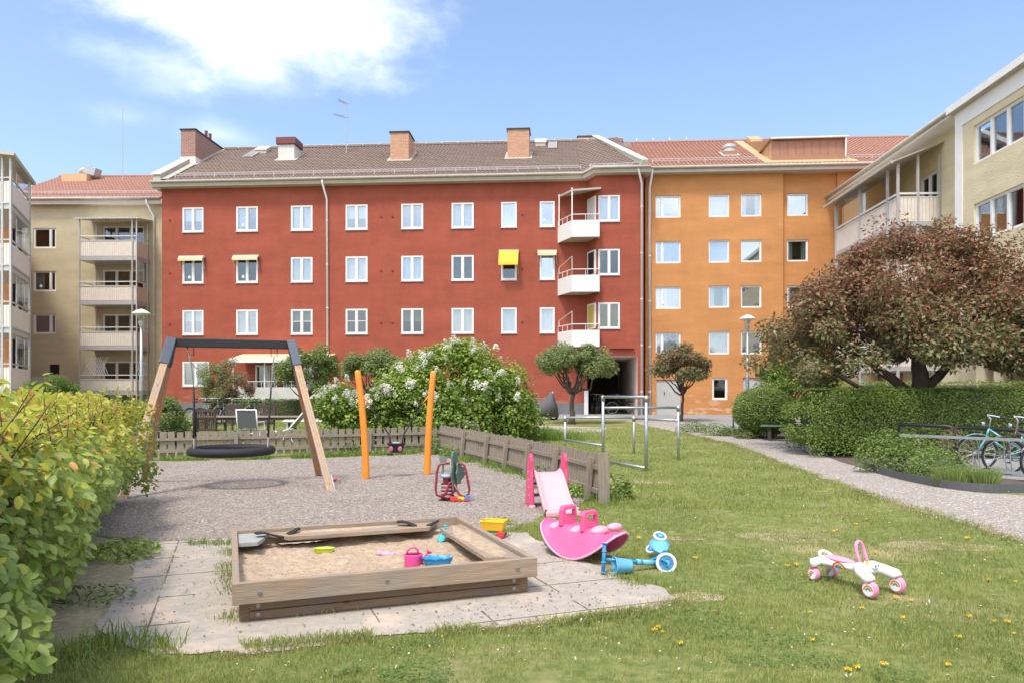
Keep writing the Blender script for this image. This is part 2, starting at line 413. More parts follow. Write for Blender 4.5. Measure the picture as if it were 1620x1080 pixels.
class Fac:                                       # a facade line: local x runs along it, local y goes into the building
    def __init__(s, x0, y0, ang): s.x0, s.y0, s.a = x0, y0, ang; s.c, s.s = math.cos(ang), math.sin(ang)
    def u(s, px, off=0):                         # off: local y of the plane (negative = in front of the facade)
        x0 = s.x0 - s.s * off; y0 = s.y0 + s.c * off; k = (px - CX) / F
        return (k * y0 - x0) / (s.c - k * s.s)
    def z(s, px, py, off=0):
        Y = s.y0 + s.c * off + s.u(px, off) * s.s; return CH + (HZ - py) / F * Y
def wall(mb, u0, u1, z0, z1, holes, y=0, reveal=.14, mi=0, mr=None):
    us = sorted({u0, u1, *[min(max(h[0], u0), u1) for h in holes], *[min(max(h[1], u0), u1) for h in holes]})
    zs = sorted({z0, z1, *[h[2] for h in holes], *[h[3] for h in holes]})
    zs = [z for z in zs if z0 <= z <= z1]
    for i in range(len(us) - 1):
        for j in range(len(zs) - 1):
            cu = (us[i] + us[i + 1]) / 2; cz = (zs[j] + zs[j + 1]) / 2
            if any(h[0] < cu < h[1] and h[2] < cz < h[3] for h in holes): continue
            mb.add([(us[i], y, zs[j]), (us[i + 1], y, zs[j]), (us[i + 1], y, zs[j + 1]), (us[i], y, zs[j + 1])], [(0, 1, 2, 3)], mi)
    for a, b, c, d in holes:
        r = y + reveal; m2 = mi if mr is None else mr
        mb.add([(a, y, c), (a, r, c), (a, r, d), (a, y, d)], [(0, 1, 2, 3)], m2)
        mb.add([(b, y, c), (b, r, c), (b, r, d), (b, y, d)], [(3, 2, 1, 0)], m2)
        mb.add([(a, y, d), (b, y, d), (b, r, d), (a, r, d)], [(0, 3, 2, 1)], m2)
        mb.add([(a, y, c), (b, y, c), (b, r, c), (a, r, c)], [(0, 1, 2, 3)], m2)
def window(par, a, b, c, d, kind='sky', split=(.5,), y=.0, fw=.075, proud=.02, sill='aluminium', label=None, cross=False, glass='glass', depth=.1):
    """white window: frame mesh is the part; pane, blind, sill are its sub-parts. y = plane of the wall"""
    m = MB(); f0, f1 = y - proud, y + depth - proud
    m.box(a, a + fw, f0, f1, c, d); m.box(b - fw, b, f0, f1, c, d)
    m.box(a + fw, b - fw, f0, f1, d - fw, d); m.box(a + fw, b - fw, f0, f1, c, c + fw)
    for s in split:
        x = a + (b - a) * s; m.box(x - fw * .72, x + fw * .72, f0 - .006, f1 - .004, c + fw, d - fw)
    edges = [a] + [a + (b - a) * s for s in split] + [b]
    for i in range(len(edges) - 1):              # sash inside each light
        e0 = edges[i] + (fw if i == 0 else fw * .72); e1 = edges[i + 1] - (fw if i == len(edges) - 2 else fw * .72); q = .028
        m.box(e0, e0 + q, f0 + .02, f1 - .01, c + fw, d - fw); m.box(e1 - q, e1, f0 + .02, f1 - .01, c + fw, d - fw)
        m.box(e0 + q, e1 - q, f0 + .02, f1 - .01, c + fw, c + fw + q); m.box(e0 + q, e1 - q, f0 + .02, f1 - .01, d - fw - q, d - fw)
        if cross:
            zc = c + (d - c) * .52; m.box(e0 + q, e1 - q, f0 + .025, f0 + .05, zc - .015, zc + .015)
    w = m.build('window', MATS['white_frame'], par)
    if label: w['label'] = label
    yp = f0 + .062
    MB().box(a + fw, b - fw, yp, yp + .006, c + fw, d - fw).build('pane', MATS[glass], w)
    yb = max(y + .12, yp + .03)
    def sheet(nm, mt, x0, x1, z0, z1, wav=0):
        s = MB(); n = max(2, int((x1 - x0) / .03)) if wav else 1
        rows = []
        for z in (z0, z1):
            rows.append([(x0 + (x1 - x0) * i / n, yb + .012 + (wav * math.sin(i * 1.7 + z0) if wav else 0), z) for i in range(n + 1)])
        s.grid(rows); s.build(nm, MATS[mt], w, solid=.004)
    i0, i1, j0, j1 = a + .03, b - .03, c + .03, d - .03
    H = j1 - j0; Wd = i1 - i0
    if kind == 'beige': sheet('blind', 'blind_beige', i0, i1, j0, j1)
    elif kind == 'cream': sheet('blind', 'blind_cream', i0, i1, j0, j1)
    elif kind == 'white': sheet('blind', 'blind_white', i0, i1, j0, j1)
    elif kind == 'grey': sheet('blind', 'blind_grey', i0, i1, j0, j1)
    elif kind == 'yellow': sheet('curtain', 'blind_yellow', i0, i1, j0, j1, .01)
    elif kind == 'net': sheet('curtain', 'curtain', i0, i1, j0, j1, .012)
    elif kind == 'half': sheet('blind', 'blind_white', i0, i1, j0 + H * .45, j1)
    elif kind == 'halfbeige': sheet('blind', 'blind_beige', i0, i1, j0 + H * .5, j1)
    elif kind == 'valance': sheet('curtain', 'curtain', i0, i1, j0 + H * .55, j1, .012)
    elif kind == 'sides':
        sheet('curtain', 'curtain', i0, i0 + Wd * .28, j0, j1, .012); sheet('curtain', 'curtain', i1 - Wd * .28, i1, j0, j1, .012)
    elif kind == 'left': sheet('curtain', 'curtain', i0, i0 + Wd * .45, j0, j1, .012)
    if kind in ('lamp', 'left'):
        lp = MB(); xx = a + (b - a) * .3; lp.lathe([(.05, 0), (.012, .02), (.012, .2)], (xx, yb - .04, c + fw + .02), 8); lp.lathe([(.1, .18), (.055, .34)], (xx, yb - .04, c + fw + .02), 10)
        lp.build('table_lamp', MATS['white_metal'], w)
    if sill: MB().box(a - .03, b + .03, y - proud - .035, y + .03, c - .045, c - .006).build('sill', MATS[sill], w)
    return w
def tiled(mb, A, B, C, D, pitch=.22, row=.36, amp=.035):
    """interlocking tiles on the roof plane A (eave left) B (eave right) C (ridge right) D (ridge left), every tile its own island"""
    A, B, C, D = map(Vector, (A, B, C, D)); e = (B - A).normalized(); n = e.cross(D - A).normalized(); s = n.cross(e).normalized()
    Lh = (D - A).dot(s); ul0, ul1 = 0, (D - A).dot(e); ur0, ur1 = (B - A).dot(e), (C - A).dot(e)
    rows = int(Lh / row + .5); row = Lh / rows
    pr = [(0, 0), (.2, .9), (.42, 1), (.64, .55), (.82, 0), (1.02, -.05)]
    for r in range(rows):
        v0, v1 = r * row - .02, (r + 1) * row + .02
        t = (r + .5) / rows; a = ul0 + (ul1 - ul0) * t; b = ur0 + (ur1 - ur0) * t
        i0, i1 = int(math.floor(a / pitch)), int(math.ceil(b / pitch))
        for i in range(i0, i1):
            x0 = i * pitch
            if x0 + pitch * .5 < a or x0 + pitch * .5 > b: continue
            vs = []; j = random.uniform(-.004, .004)
            for v, lift in ((v0, .035), (v1, .0)):
                for q, h in pr: vs.append(A + e * (x0 + q * pitch) + s * v + n * (h * amp + lift + j))
            for q, h in (pr[0], pr[2], pr[5]): vs.append(A + e * (x0 + q * pitch) + s * v0 + n * -.005)
            mb.add(vs, [(k, k + 1, k + 7, k + 6) for k in range(5)] + [(12, 13, 2, 1, 0), (13, 14, 5, 4, 3, 2)])
def pipe(par, pts, r=.055, m='white_metal', name='downpipe', brackets=True):
    mb = MB(); mb.tube(pts, r, 10)
    if brackets:
        a, b = Vector(pts[-2]), Vector(pts[-1]); n = max(2, int((b - a).length / 2.2))
        for i in range(n):
            p = a + (b - a) * ((i + .5) / n); mb.tube([p - Vector((0, 0, .025)), p + Vector((0, 0, .025))], r * 1.25, 10)
    return mb.build(name, MATS[m], par, smooth=True)
def gutter(par, pts, r=.075, m='pale_sheet'):
    return MB().tube(pts, r, 8).build('gutter', MATS[m], par, smooth=True)
def snowrail(par, pts, h=.22):
    mb = MB(); pts = [Vector(p) for p in pts]
    for k in (1, .55): mb.tube([p + Vector((0, 0, h * k)) for p in pts], .017, 6)
    for a, b in zip(pts, pts[1:]):
        n = max(1, int((b - a).length / 1.1))
        for i in range(n + 1):
            p = a + (b - a) * (i / n); mb.bar(p - Vector((0, 0, .03)), p + Vector((0, 0, h)), .03, .012)
    return mb.build('snow_guard', MATS['aluminium'], par)
def chimney(par, x0, x1, y0, y1, z0, z1, m='brick_orange', cap='dark_metal', flash=True, label=None):
    o = MB().box(x0, x1, y0, y1, z0, z1).build('chimney', MATS[m], par, bevel=.01)
    if label: o['label'] = label
    c = MB(); c.box(x0 - .06, x1 + .06, y0 - .06, y1 + .06, z1, z1 + .07); c.build('chimney_cap', MATS[cap], o)
    if flash:
        c = MB(); c.box(x0 - .14, x1 + .14, y0 - .14, y0 - .0, z0 + .45, z0 + .75); 
        c.build('flashing', MATS['pale_sheet'], o)
    return o
# ================================================================== red apartment house
def slopebox(mb, x0, x1, y0, y1, zr, h0, h1, mi=0):          # slab lying on the roof slope zr(y)
    vs = [(x, y, zr(y) + h) for h in (h0, h1) for y in (y0, y1) for x in (x0, x1)]
    mb.add(vs, [(0, 2, 3, 1), (4, 5, 7, 6), (0, 1, 5, 4), (2, 6, 7, 3), (0, 4, 6, 2), (1, 3, 7, 5)], mi)
def flash(o, x0, x1, y0, y1, zr, w=.17):
    c = MB()
    slopebox(c, x0 - w, x1 + w, y0 - w, y0 - .003, zr, .05, .085); slopebox(c, x0 - w, x0 - .003, y0, y1 + .2, zr, .05, .085); slopebox(c, x1 + .003, x1 + w, y0, y1 + .2, zr, .05, .085)
    c.build('flashing', MATS['pale_sheet'], o)
RF = Fac(-19.25, 40.31, math.atan(-.067))
red = T('apartment_building', 'long red stuccoed apartment block with brown tiled roof and white corner balconies', 'building', (RF.x0, RF.y0, 0), RF.a)
EZ = 12.72; ur = RF.u
UB = ur(929); uc = ur(943, -.95)                           # inner bend, outer corner of the projecting bay
UE = ur(1018.5, -.95); yB = -.95
zrow = [11.66, 8.86, 6.04, 3.24]
cols = [(289, 322), (374, 408), (460.5, 494.5), (547, 581.5), (635, 669.5), (714.5, 749.5), (793, 817.5), (854, 877.5)]
kinds = [['half', 'left', 'net', 'half', 'grey', 'net', 'grey', 'lamp'],
         ['lamp', 'lamp', 'beige', 'cream', 'net', 'grey', 'sky', 'net'],
         ['valance', 'grey', 'valance', 'sky', 'halfbeige', 'beige', 'net', 'net'],
         ['net', '', '', '', '', '', '', '']]
gl = [['glass', 'glass', 'glass', 'glass', 'glass', 'glass', 'glass_bright', 'glass_bright'],
      ['glass_dark', 'glass_dark', 'glass', 'glass', 'glass', 'glass_dark', 'glass_dark', 'glass_bright'],
      ['glass', 'glass', 'glass_dark', 'glass_dark', 'glass_dark', 'glass', 'glass', 'glass'], ['glass'] * 8]
holes = []
for r in range(4):
    for c, (p0, p1) in enumerate(cols):
        if r == 3 and c: continue
        a, b = ur(p0), ur(p1)
        if r == 3: b = ur(331)
        holes.append((a, b, zrow[r] - 1.34, zrow[r], r, c))
# ground floor balcony door and windows behind the patio
pat = [(ur(404), ur(424), 1.2, 3.05), (ur(424.6), ur(436), 1.2, 3.05), (ur(452), ur(500), 1.9, 3.05)]
allh = [h[:4] for h in holes] + pat
Wm = MB()
wall(Wm, 0, UB, 1.0, EZ + .2, allh, mr=0)
pl = MB(); wall(pl, 0, ur(924), -.3, 1.0, [], y=-.02)
pl.add([(0, -.02, 1.0), (ur(924), -.02, 1.0), (ur(924), .0, 1.0), (0, .0, 1.0)], [(0, 1, 2, 3)])
# chamfer and projecting bay, open passage beneath
PT = 3.42
Wm.add([(UB, 0, PT), (uc, yB, PT), (uc, yB, EZ + .2), (UB, 0, EZ + .2)], [(0, 1, 2, 3)])
bayw = [(ur(946.5, yB), ur(980.5, yB), RF.z(960, y1, yB), RF.z(960, y0, yB)) for y0, y1 in ((309.5, 350.5), (394.5, 435), (479, 519.5))]
UP = ur(1008.5, yB)
wall(Wm, uc, UE, PT, EZ + .2, bayw, y=yB)
wall(Wm, UP, UE, 1.0, PT, [], y=yB); wall(pl, UP, UE, -.3, 1.0, [], y=yB - .02)
Wm.add([(UE, yB, -.3), (UE, 12, -.3), (UE, 12, EZ), (UE, yB, EZ)], [(0, 1, 2, 3)])
Wm.add([(0, 0, -.3), (0, 13, -.3), (0, 13, EZ), (0, 6.5, 16.6), (0, 0, EZ)], [(0, 1, 2, 3, 4)])
Wm.add([(0, 13, -.3), (UB, 13, -.3), (UB, 13, EZ), (0, 13, EZ)], [(0, 1, 2, 3)]); Wm.add([(UB, 13, PT), (UE, 13, PT), (UE, 13, EZ), (UB, 13, EZ)], [(0, 1, 2, 3)])
# ledge above passage
Wm.box(ur(964, yB), ur(1003, yB), yB - .18, yB - .002, RF.z(985, 551, yB), RF.z(985, 548.5, yB))
wo_ = Wm.build('wall', MATS['red_stucco'], red)
pl.build('plinth', MATS['grey_plinth'], red)
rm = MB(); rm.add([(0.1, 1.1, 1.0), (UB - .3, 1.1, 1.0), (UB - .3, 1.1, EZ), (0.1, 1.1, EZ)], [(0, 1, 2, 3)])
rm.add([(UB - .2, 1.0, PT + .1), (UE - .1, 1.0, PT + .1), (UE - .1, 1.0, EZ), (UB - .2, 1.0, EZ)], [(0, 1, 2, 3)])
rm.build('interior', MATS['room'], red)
# passage lining
ps = MB()
ps.add([(UP, yB, 0), (UP, 12, 0), (UP, 12, PT), (UP, yB, PT)], [(3, 2, 1, 0)])
ps.add([(UB, 0, 0), (UB, 12, 0), (UB, 12, PT), (UB, 0, PT)], [(0, 1, 2, 3)])
ps.add([(UB, 0, PT), (uc, yB, PT), (UP, yB, PT), (UP, 12, PT), (UB, 12, PT)], [(0, 1, 2, 3, 4)])
ps.build('passage', MATS['pink_stucco'], red)
dr = MB(); dr.box(UB + .01, UP - .01, 11.6, 11.7, .3, PT - .01); dr.build('passage_gate', mat('gate_brown', (.12, .085, .07), .7), red)
for h in holes:
    a, b, c, d, r, q = h
    k = kinds[r][q]
    window(red, a, b, c, d, k, (.5,) if q < 6 else (), cross=(r == 2 and q in (2, 3)), glass=gl[r][q], fw=.07)
window(red, *pat[0], 'grey', (), glass='glass_dark'); window(red, *pat[1], 'dark', (), glass='glass_dark'); window(red, *pat[2], 'dark', (.4, .7), glass='glass')
for i, h in enumerate(bayw):
    window(red, *h, ('net', 'dark', 'yellow')[i], (.5,), y=yB, glass=('glass', 'glass_dark', 'glass_dark')[i], fw=.06)
    # side light on the chamfer
    d = (Vector((uc, yB, 0)) - Vector((UB, 0, 0))); z0, z1 = h[2], h[3]
    fr = MB(); p0 = Vector((UB, 0, 0)) + d * .12; p1 = Vector((uc, yB, 0)); n = Vector((d.y, -d.x, 0)).normalized() * .04
    def q4(a, b, za, zb, off, mb):
        a = a + n * off; b = b + n * off; mb.bar((a.x, a.y, (za + zb) / 2), (b.x, b.y, (za + zb) / 2), .05, zb - za)
    q4(p0, p1, z1 - .08, z1, 1, fr); q4(p0, p1, z0, z0 + .08, 1, fr); q4(p0, p0 + d * .1, z0 + .08, z1 - .08, 1, fr); q4(p1 - d * .12, p1 + d * .03, z0 + .08, z1 - .08, 1, fr)
    w = fr.build('window', MATS['white_frame'], red); w['label'] = 'narrow side light turning the bay corner'
    pn = MB(); q4(p0 + d * .1, p1 - d * .12, z0 + .08, z1 - .08, .9, pn); pn.build('pane', MATS[('curtain', 'dark_metal', 'blind_yellow')[i]], w)
# awnings
def awning(u0, u1, z, out, drop, m, label):
    o = MB(); o.box(u0 - .12, u1 + .12, -.2, -.02, z - .02, z + .12); o = o.build('awning', MATS['pale_sheet'], red, bevel=.01); o['label'] = label
    f = MB(); f.add([(u0 - .1, -.16, z + .1), (u1 + .1, -.16, z + .1), (u1 + .1, -out, z - drop), (u0 - .1, -out, z - drop)], [(0, 1, 2, 3)])
    f.add([(u0 - .1, -out, z - drop), (u1 + .1, -out, z - drop), (u1 + .1, -out - .005, z - drop - .14), (u0 - .1, -out - .005, z - drop - .14)], [(0, 1, 2, 3)])
    f.build('awning_cloth', MATS[m], o, solid=.012)
    r = MB()
    for s in (u0 - .09, u1 + .09): r.bar((s, -out + .02, z - drop - .02), (s, -.03, z - drop - .55), .025, .025)
    r.build('awning_arm', MATS['aluminium'], o)
for c in (0, 1): awning(ur(cols[c][0]), ur(cols[c][1]), zrow[1] + .02, .34, .05, 'awning_cream', 'rolled up cream awning')
awning(ur(793), ur(817.5), zrow[1] + .12, .62, .62, 'awning_yellow', 'yellow awning let down')
awning(ur(854), ur(877.5), zrow[1] + .08, .34, .06, 'awning_cream', 'rolled up cream awning')
# corner balconies
for i in range(3):
    dz = -2.79 * i; zt, zb = 10.3 + dz, 9.45 + dz
    pa = [(ur(883), 0), (ur(905, -1.45), -1.45), (ur(948, -1.45), -1.45), (ur(948, -1.45), yB - .02)]
    b = MB()
    for (a, c) in zip(pa, pa[1:]):
        a, c = Vector((*a, 0)), Vector((*c, 0)); b.bar((a.x, a.y, (zt + zb) / 2), (c.x, c.y, (zt + zb) / 2), .05, zt - zb)
    bo = b.build('balcony', MATS['white_metal'], red)
    f = MB(); f.prism([(ur(883) + .03, -.01), (ur(905, -1.45) + .05, -1.4), (ur(948, -1.45) - .03, -1.4), (ur(948, -1.45) - .03, yB), (uc - .02, yB - .03), (UB, -.03)], zb + .02, zb + .12)
    f.build('floor_slab', MATS['soffit'], bo)
    r = MB(); zr_ = zt + .3
    pts = [Vector((p[0], p[1], zr_)) for p in pa]; r.tube(pts, .022, 6)
    for a, c in zip(pts, pts[1:]):
        n = max(1, int((c - a).length / .5))
        for k in range(n + 1): p = a + (c - a) * k / n; r.tube([p, (p.x, p.y, zt)], .014, 6)
    q0 = Vector((pa[0][0] + .05, -.2, 0)); q1 = Vector((pa[1][0], pa[1][1], 0))
    if i: r.tube([(q0.x, q0.y, zr_), (q0.x, q0.y, zr_ + .3), (q1.x, q1.y, zr_ + .65), (q1.x, q1.y, zr_)], .018, 6)
    r.build('railing', MATS['white_metal'], bo)
    if i == 0:
        for q in (q0, q1): r2 = MB(); r2.box(q.x - .03, q.x + .03, q.y - .03, q.y + .03, zt, RF.z(895, 303, -.8)); r2.build('post', MATS['white_metal'], bo)
        zf = RF.z(905, 301, -1.5); cn = MB()
        cn.add([(ur(883), -.1, zf + .05), (ur(905, -1.5), -1.5, zf), (ur(951, -1.5), -1.5, zf + .08), (ur(951, -1.5), yB, zf + .22), (UB + .1, -.1, zf + .3)], [(0, 1, 2, 3, 4)])
        cn.build('canopy', MATS['soffit'], bo, solid=.09)
# ground-floor patio
pz0, pz1 = RF.z(440, 637, -1.6), RF.z(440, 612, -1.6)
b = MB(); b.box(ur(366, -1.6), ur(424, -1.6), -1.6, -1.5, .3, pz1 - .0); b.box(ur(428, -1.6), ur(512, -1.6), -1.6, -1.5, .3, pz1); b.box(ur(366, -1.6), ur(366, -1.6) + .1, -1.5, -.03, .3, pz1); b.box(ur(512, -1.6) - .1, ur(512, -1.6), -1.5, -.03, .3, pz1); b.box(ur(424, -1.6), ur(428, -1.6), -1.62, -1.5, .3, pz1 - .01)
po = b.build('patio_wall', MATS['dirty_white'], red)
r = MB()
for zz in (pz1 + .3, ): r.tube([(ur(366, -1.6), -1.55, zz), (ur(512, -1.6), -1.55, zz)], .02, 6)
for k in range(14): x = ur(366, -1.6) + k * .4; r.tube([(x, -1.55, pz1), (x, -1.55, pz1 + .3)], .014, 6)
r.build('railing', MATS['white_metal'], po)
cz = RF.z(440, 568, -1.8)
for px in (366, 416, 470, 511): MB().box(ur(px, -1.7), ur(px, -1.7) + .07, -1.6, -1.53, pz1, cz).build('post', MATS['white_metal'], po)
c = MB(); c.add([(ur(360, -1.9), -1.9, cz), (ur(514, -1.9), -1.9, cz), (ur(514, -1.9), -.03, cz + .35), (ur(360, -1.9), -.03, cz + .35)], [(0, 1, 2, 3)])
c.build('canopy', MATS['awning_cream'], po, solid=.05)
c = MB(); c.box(ur(360, -1.9), ur(514, -1.9), -1.95, -1.88, cz - .17, cz + .03); c.build('canopy_edge', MATS['white_metal'], po)
# service hatch beside the passage, small round vents
MB().box(ur(924), ur(930.5), -.14, -.02, .3, RF.z(927, 615)).build('meter_cabinet', MATS['white_metal'], red, bevel=.01)
for px in (269, 603, 621, 826):
    for zz in (11.0, 8.1, 5.3): 
        MB().lathe([(.06, 0), (.06, .03), (.03, .035)], (ur(px), -.0, zz), 10, Matrix.Rotation(R(90), 4, 'X').to_quaternion()).build('wall_vent', MATS['maroon_sheet'], red)
# roof
ev = [(-.35, -.5), (UB - .25, -.5), (uc - .15, yB - .5), (UE + .3, yB - .5)]
zr = lambda y: EZ + .28 + (y + .5) * math.tan(R(30))
RY = 6.2; RZ = zr(RY)
sf = MB(); Z0, Z1 = EZ - .02, EZ + .2
for (a, c) in zip(ev, ev[1:]):
    sf.add([(a[0], a[1], Z1), (c[0], c[1], Z1), (c[0], c[1], Z0 + .08), (a[0], a[1], Z0 + .08)], [(0, 3, 2, 1)])
sf.prism([(ev[0][0], ev[0][1] + .02), (ev[1][0], ev[1][1] + .02), (ev[2][0], ev[2][1] + .02), (ev[3][0], ev[3][1] + .02), (UE + .3, .6), (-.35, .6)], Z0, Z1 + .02)
sf.build('eaves', MATS['soffit'], red)
gutter(red, [(x, y - .07, Z1 + .03) for x, y in ev])
tl = MB()
tiled(tl, (.45, -.5, zr(-.5)), (UB - .25, -.5, zr(-.5)), (UB - .25, RY, RZ), (.45, RY, RZ))
# the bay's own slope, rising from its forward eave; its right edge follows the slanting party wall
zb_ = lambda y: zr(-.5) + (y - yB + .5) * math.tan(R(28.0))
tiled(tl, (UB - .3, -.55, zr(-.52)), (UE - .0, yB - .5, zr(-.5) + .02), (UB + 2.2, RY, RZ + .02), (UB - .3, RY, RZ))
ro = tl.build('roof', MATS['tiles_brown'], red)
bk = MB(); bk.add([(0, -.4, zr(-.4) - .08), (UE, -.4, zr(-.4) - .08), (UE, RY, RZ - .1), (0, RY, RZ - .1), (0, 13, EZ), (UE, 13, EZ)], [(0, 1, 2, 3), (3, 2, 5, 4)])
bk.add([(UE, -.4, zr(-.4) - .08), (UE, RY, RZ - .1), (UE, 13, EZ)], [(0, 1, 2)])
bk.build('roof_deck', MATS['tiles_brown'], red)
rd = MB(); 
rd.tube([(.3, RY, RZ + .06), (UB + 2.4, RY, RZ + .06)], .1, 8)
ro2 = rd.build('ridge', MATS['tiles_brown'], red)
ct = MB(); ct.box(.3, UB + 2.4, RY + .1, RY + .55, RZ + .22, RZ + .26)
for k in range(30): x = .5 + k * 1.0; ct.bar((x, RY + .05, RZ), (x, RY + .1, RZ + .22), .04, .03)
ct.build('roof_walkway', MATS['aluminium'], red)
snowrail(red, [(.8, -.05, zr(-.05) + .04), (UB - .35, -.05, zr(-.05) + .04)]); snowrail(red, [(UB + .1, -.9, zr(-.5) + .12), (UE - .2, -1.0, zr(-.5) + .12)], .18)
# left gable parapet
pp = MB()
slopebox(pp, -.3, .12, -.35, RY, zr, -.5, .34); pp.build('parapet', MATS['pale_sheet'], red)
pp = MB(); slopebox(pp, -.38, .18, -.42, RY, zr, .345, .40); pp.build('parapet_cap', MATS['dirty_white'], red)
pp = MB(); slopebox(pp, .125, .6, -.35, RY, zr, .07, .11); pp.build('flashing', MATS['pale_sheet'], red)
# slanting party-wall coping on the right
pp = MB(); a = Vector((UE - .02, yB - .4, zr(-.5) + .12)); c = Vector((UB + .75, RY + .6, RZ + .35)); pp.bar(a, c, .34, .42); pp.build('parapet', MATS['green_flash'], red)
pp = MB(); pp.bar(a + Vector((0, 0, .24)), c + Vector((0, 0, .24)), .46, .05); pp.build('parapet_cap', MATS['dirty_white'], red)
# chimneys placed by where they stand on the slope
def stack(px0, px1, pyb, pyt, m, dep, cap='dark_metal', lab=None):
    lo, hi = -.5, RY
    for _ in range(40):
        y = (lo + hi) / 2
        if RF.z((px0 + px1) / 2, pyb, y) > zr(y): lo = y
        else: hi = y
    x0, x1 = RF.u(px0, y), RF.u(px1, y); zt = RF.z((px0 + px1) / 2, pyt, y)
    o = MB().box(x0, x1, y, y + dep, zr(y) - .3, zt).build('chimney', MATS[m], red)
    if lab: o['label'] = lab
    c = MB(); c.box(x0 - .06, x1 + .06, y - .06, y + dep + .06, zt, zt + .07); c.build('chimney_cap', MATS[cap], o)
    flash(o, x0, x1, y, y + dep, zr); return o, x0, x1, y, zt
o, *_ = stack(617.5, 646.5, 255, 210, 'brick_orange', 1.5, lab='tall orange brick chimney')
stack(803, 837, 252, 205, 'brick_orange', 1.1, lab='broad orange brick chimney with a small vent pipe')
o, x0, x1, y, zt = stack(440, 465.5, 254.5, 229, 'dirty_white', 1.1, lab='grey rendered chimney under a maroon hood')
MB().box(x0 - .1, x1 + .1, y - .1, y + 1.2, zt + .02, zt + .42).build('hood', MATS['maroon_sheet'], o, bevel=.01)
o, x0, x1, y, zt = stack(286, 309, 262, 206, 'brick_dark', 3.6, lab='big dark brick chimney on the left gable')
MB().box(x0 - .02, x1 + .02, y - .02, y + 3.62, zr(y) - .3, zr(y) + .5).build('chimney_base', MATS['pink_stucco'], o)
for k in range(2): MB().lathe([(.09, 0), (.09, .5), (.11, .52)], ((x0 + x1) / 2 + .2, y + 1.8 + k * .5, zt + .05), 10).build('flue', MATS['maroon_sheet'], o)
def behind(px0, px1, pyt, y, m):
    x0, x1 = RF.u(px0, y), RF.u(px1, y); zt = RF.z(px0, pyt, y)
    o = MB().box(x0, x1, y, y + .9, RZ - 1.2, zt).build('chimney', MATS[m], red); c = MB(); c.box(x0 - .05, x1 + .05, y - .05, y + .95, zt, zt + .06); c.build('chimney_cap', MATS['dark_metal'], o)
behind(648, 660, 227, 7.4, 'brick_orange'); behind(914, 939, 217, 7.0, 'brick_orange')
# roof hatches and ladders
for px0, px1, y in ((404, 421, 5.0), (847, 863, 5.3)):
    x0, x1 = RF.u(px0, y), RF.u(px1, y); hb = MB(); slopebox(hb, x0, x1, y, y + .6, zr, .0, .28); h_ = hb.build('roof_hatch', MATS['pale_sheet'], red)
    hb = MB(); slopebox(hb, x0 - .04, x1 + .04, y - .04, y + .64, zr, .28, .33); hb.build('hatch_lid', MATS['white_metal'], h_)
for px0, px1, y0, y1 in ((384, 398, 3.9, 5.8), (868, 880, 4.4, 5.9)):
    x0, x1 = RF.u(px0, y0), RF.u(px1, y0); hb = MB()
    for x in (x0, x1): slopebox(hb, x - .025, x + .025, y0, y1, zr, .12, .16)
    for k in range(7): yy = y0 + (y1 - y0) * (k + .5) / 7; slopebox(hb, x0 + .026, x1 - .026, yy - .02, yy + .02, zr, .125, .155)
    hb.build('roof_ladder', MATS['aluminium'], red)
an = MB(); ax = RF.u(548, 4.6); an.tube([(ax, 4.6, zr(4.6)), (ax, 4.6, RF.z(548, 158, 4.6))], .028, 6)
for dz_, le in ((.25, .45), (1.1, .75)):
    zt = RF.z(548, 158, 4.6) - dz_; an.tube([(ax - le, 4.5, zt + .2), (ax + .15, 4.6, zt)], .02, 5)
    for k in range(5): xx = ax - le + k * le / 5; zz = zt + .2 * (1 - k / 5); an.tube([(xx, 4.25, zz), (xx, 4.85, zz)], .012, 5)
an.build('antenna', MATS['galvanised'], red)
pipe(red, [(ur(515), -.55, EZ + .2), (ur(515), -.55, EZ), (ur(518), -.1, EZ - .75), (ur(519.5), -.1, .2)])
pipe(red, [(UE - .35, yB - .5, EZ + .15), (UE - .3, yB - .5, EZ), (UE - .12, yB - .1, EZ - .5), (UE - .12, yB - .1, .4)])

# ================================================================== orange house
OF = Fac(X(1021, 38.3), 38.3, math.atan(-.067)); ou = OF.u
ora = T('apartment_building', 'orange stuccoed apartment house with red tiled roof and metal clad dormer', 'building', (OF.x0, OF.y0, 0), OF.a)
u1 = ou(1239); u2 = ou(1323, .25); u3 = ou(1460, .1)
oz = lambda px, py: OF.z(px, py)
OEZ = 12.85
hs_ = []
for (p0, p1, yy, sp) in [(1037, 1077, ((310, 345), (382, 417), (454, 489), (526, 560)), .27), (1121, 1154, ((308, 344), (380, 416), (452, 487), (524, 560)), 0), (1172, 1205, ((307, 343), (380, 415), (452, 487), (524, 560)), 0)]:
    for i, (t, b) in enumerate(yy): hs_.append((ou(p0), ou(p1), oz(p0, b), oz(p0, t), sp, i, p0))
low = (ou(1126.5), ou(1151), oz(1126, 632), oz(1126, 597))
hs2 = [(ou(1245, .25), ou(1278.5, .25), OF.z(1245, b, .25), OF.z(1245, t, .25)) for t, b in ((307, 342), (379.5, 414), (452, 487), (524, 559))]
dA = (ou(1038), ou(1077), .3, oz(1050, 600)); dB = (ou(1175), ou(1212), .3, oz(1190, 597))
m = MB(); wall(m, 0, u1, -.3, OEZ + .2, [h[:4] for h in hs_] + [low, dA, dB])
m.add([(u1, 0, -.3), (u1, .25, -.3), (u1, .25, OEZ + .2), (u1, 0, OEZ + .2)], [(0, 1, 2, 3)])
wall(m, u1, u2, -.3, OEZ + .2, hs2, y=.25); m.add([(u2, .25, -.3), (u2, .1, -.3), (u2, .1, OEZ + .2), (u2, .25, OEZ + .2)], [(0, 1, 2, 3)])
wall(m, u2, u3 + 8, -.3, OEZ + .2, [], y=.1)
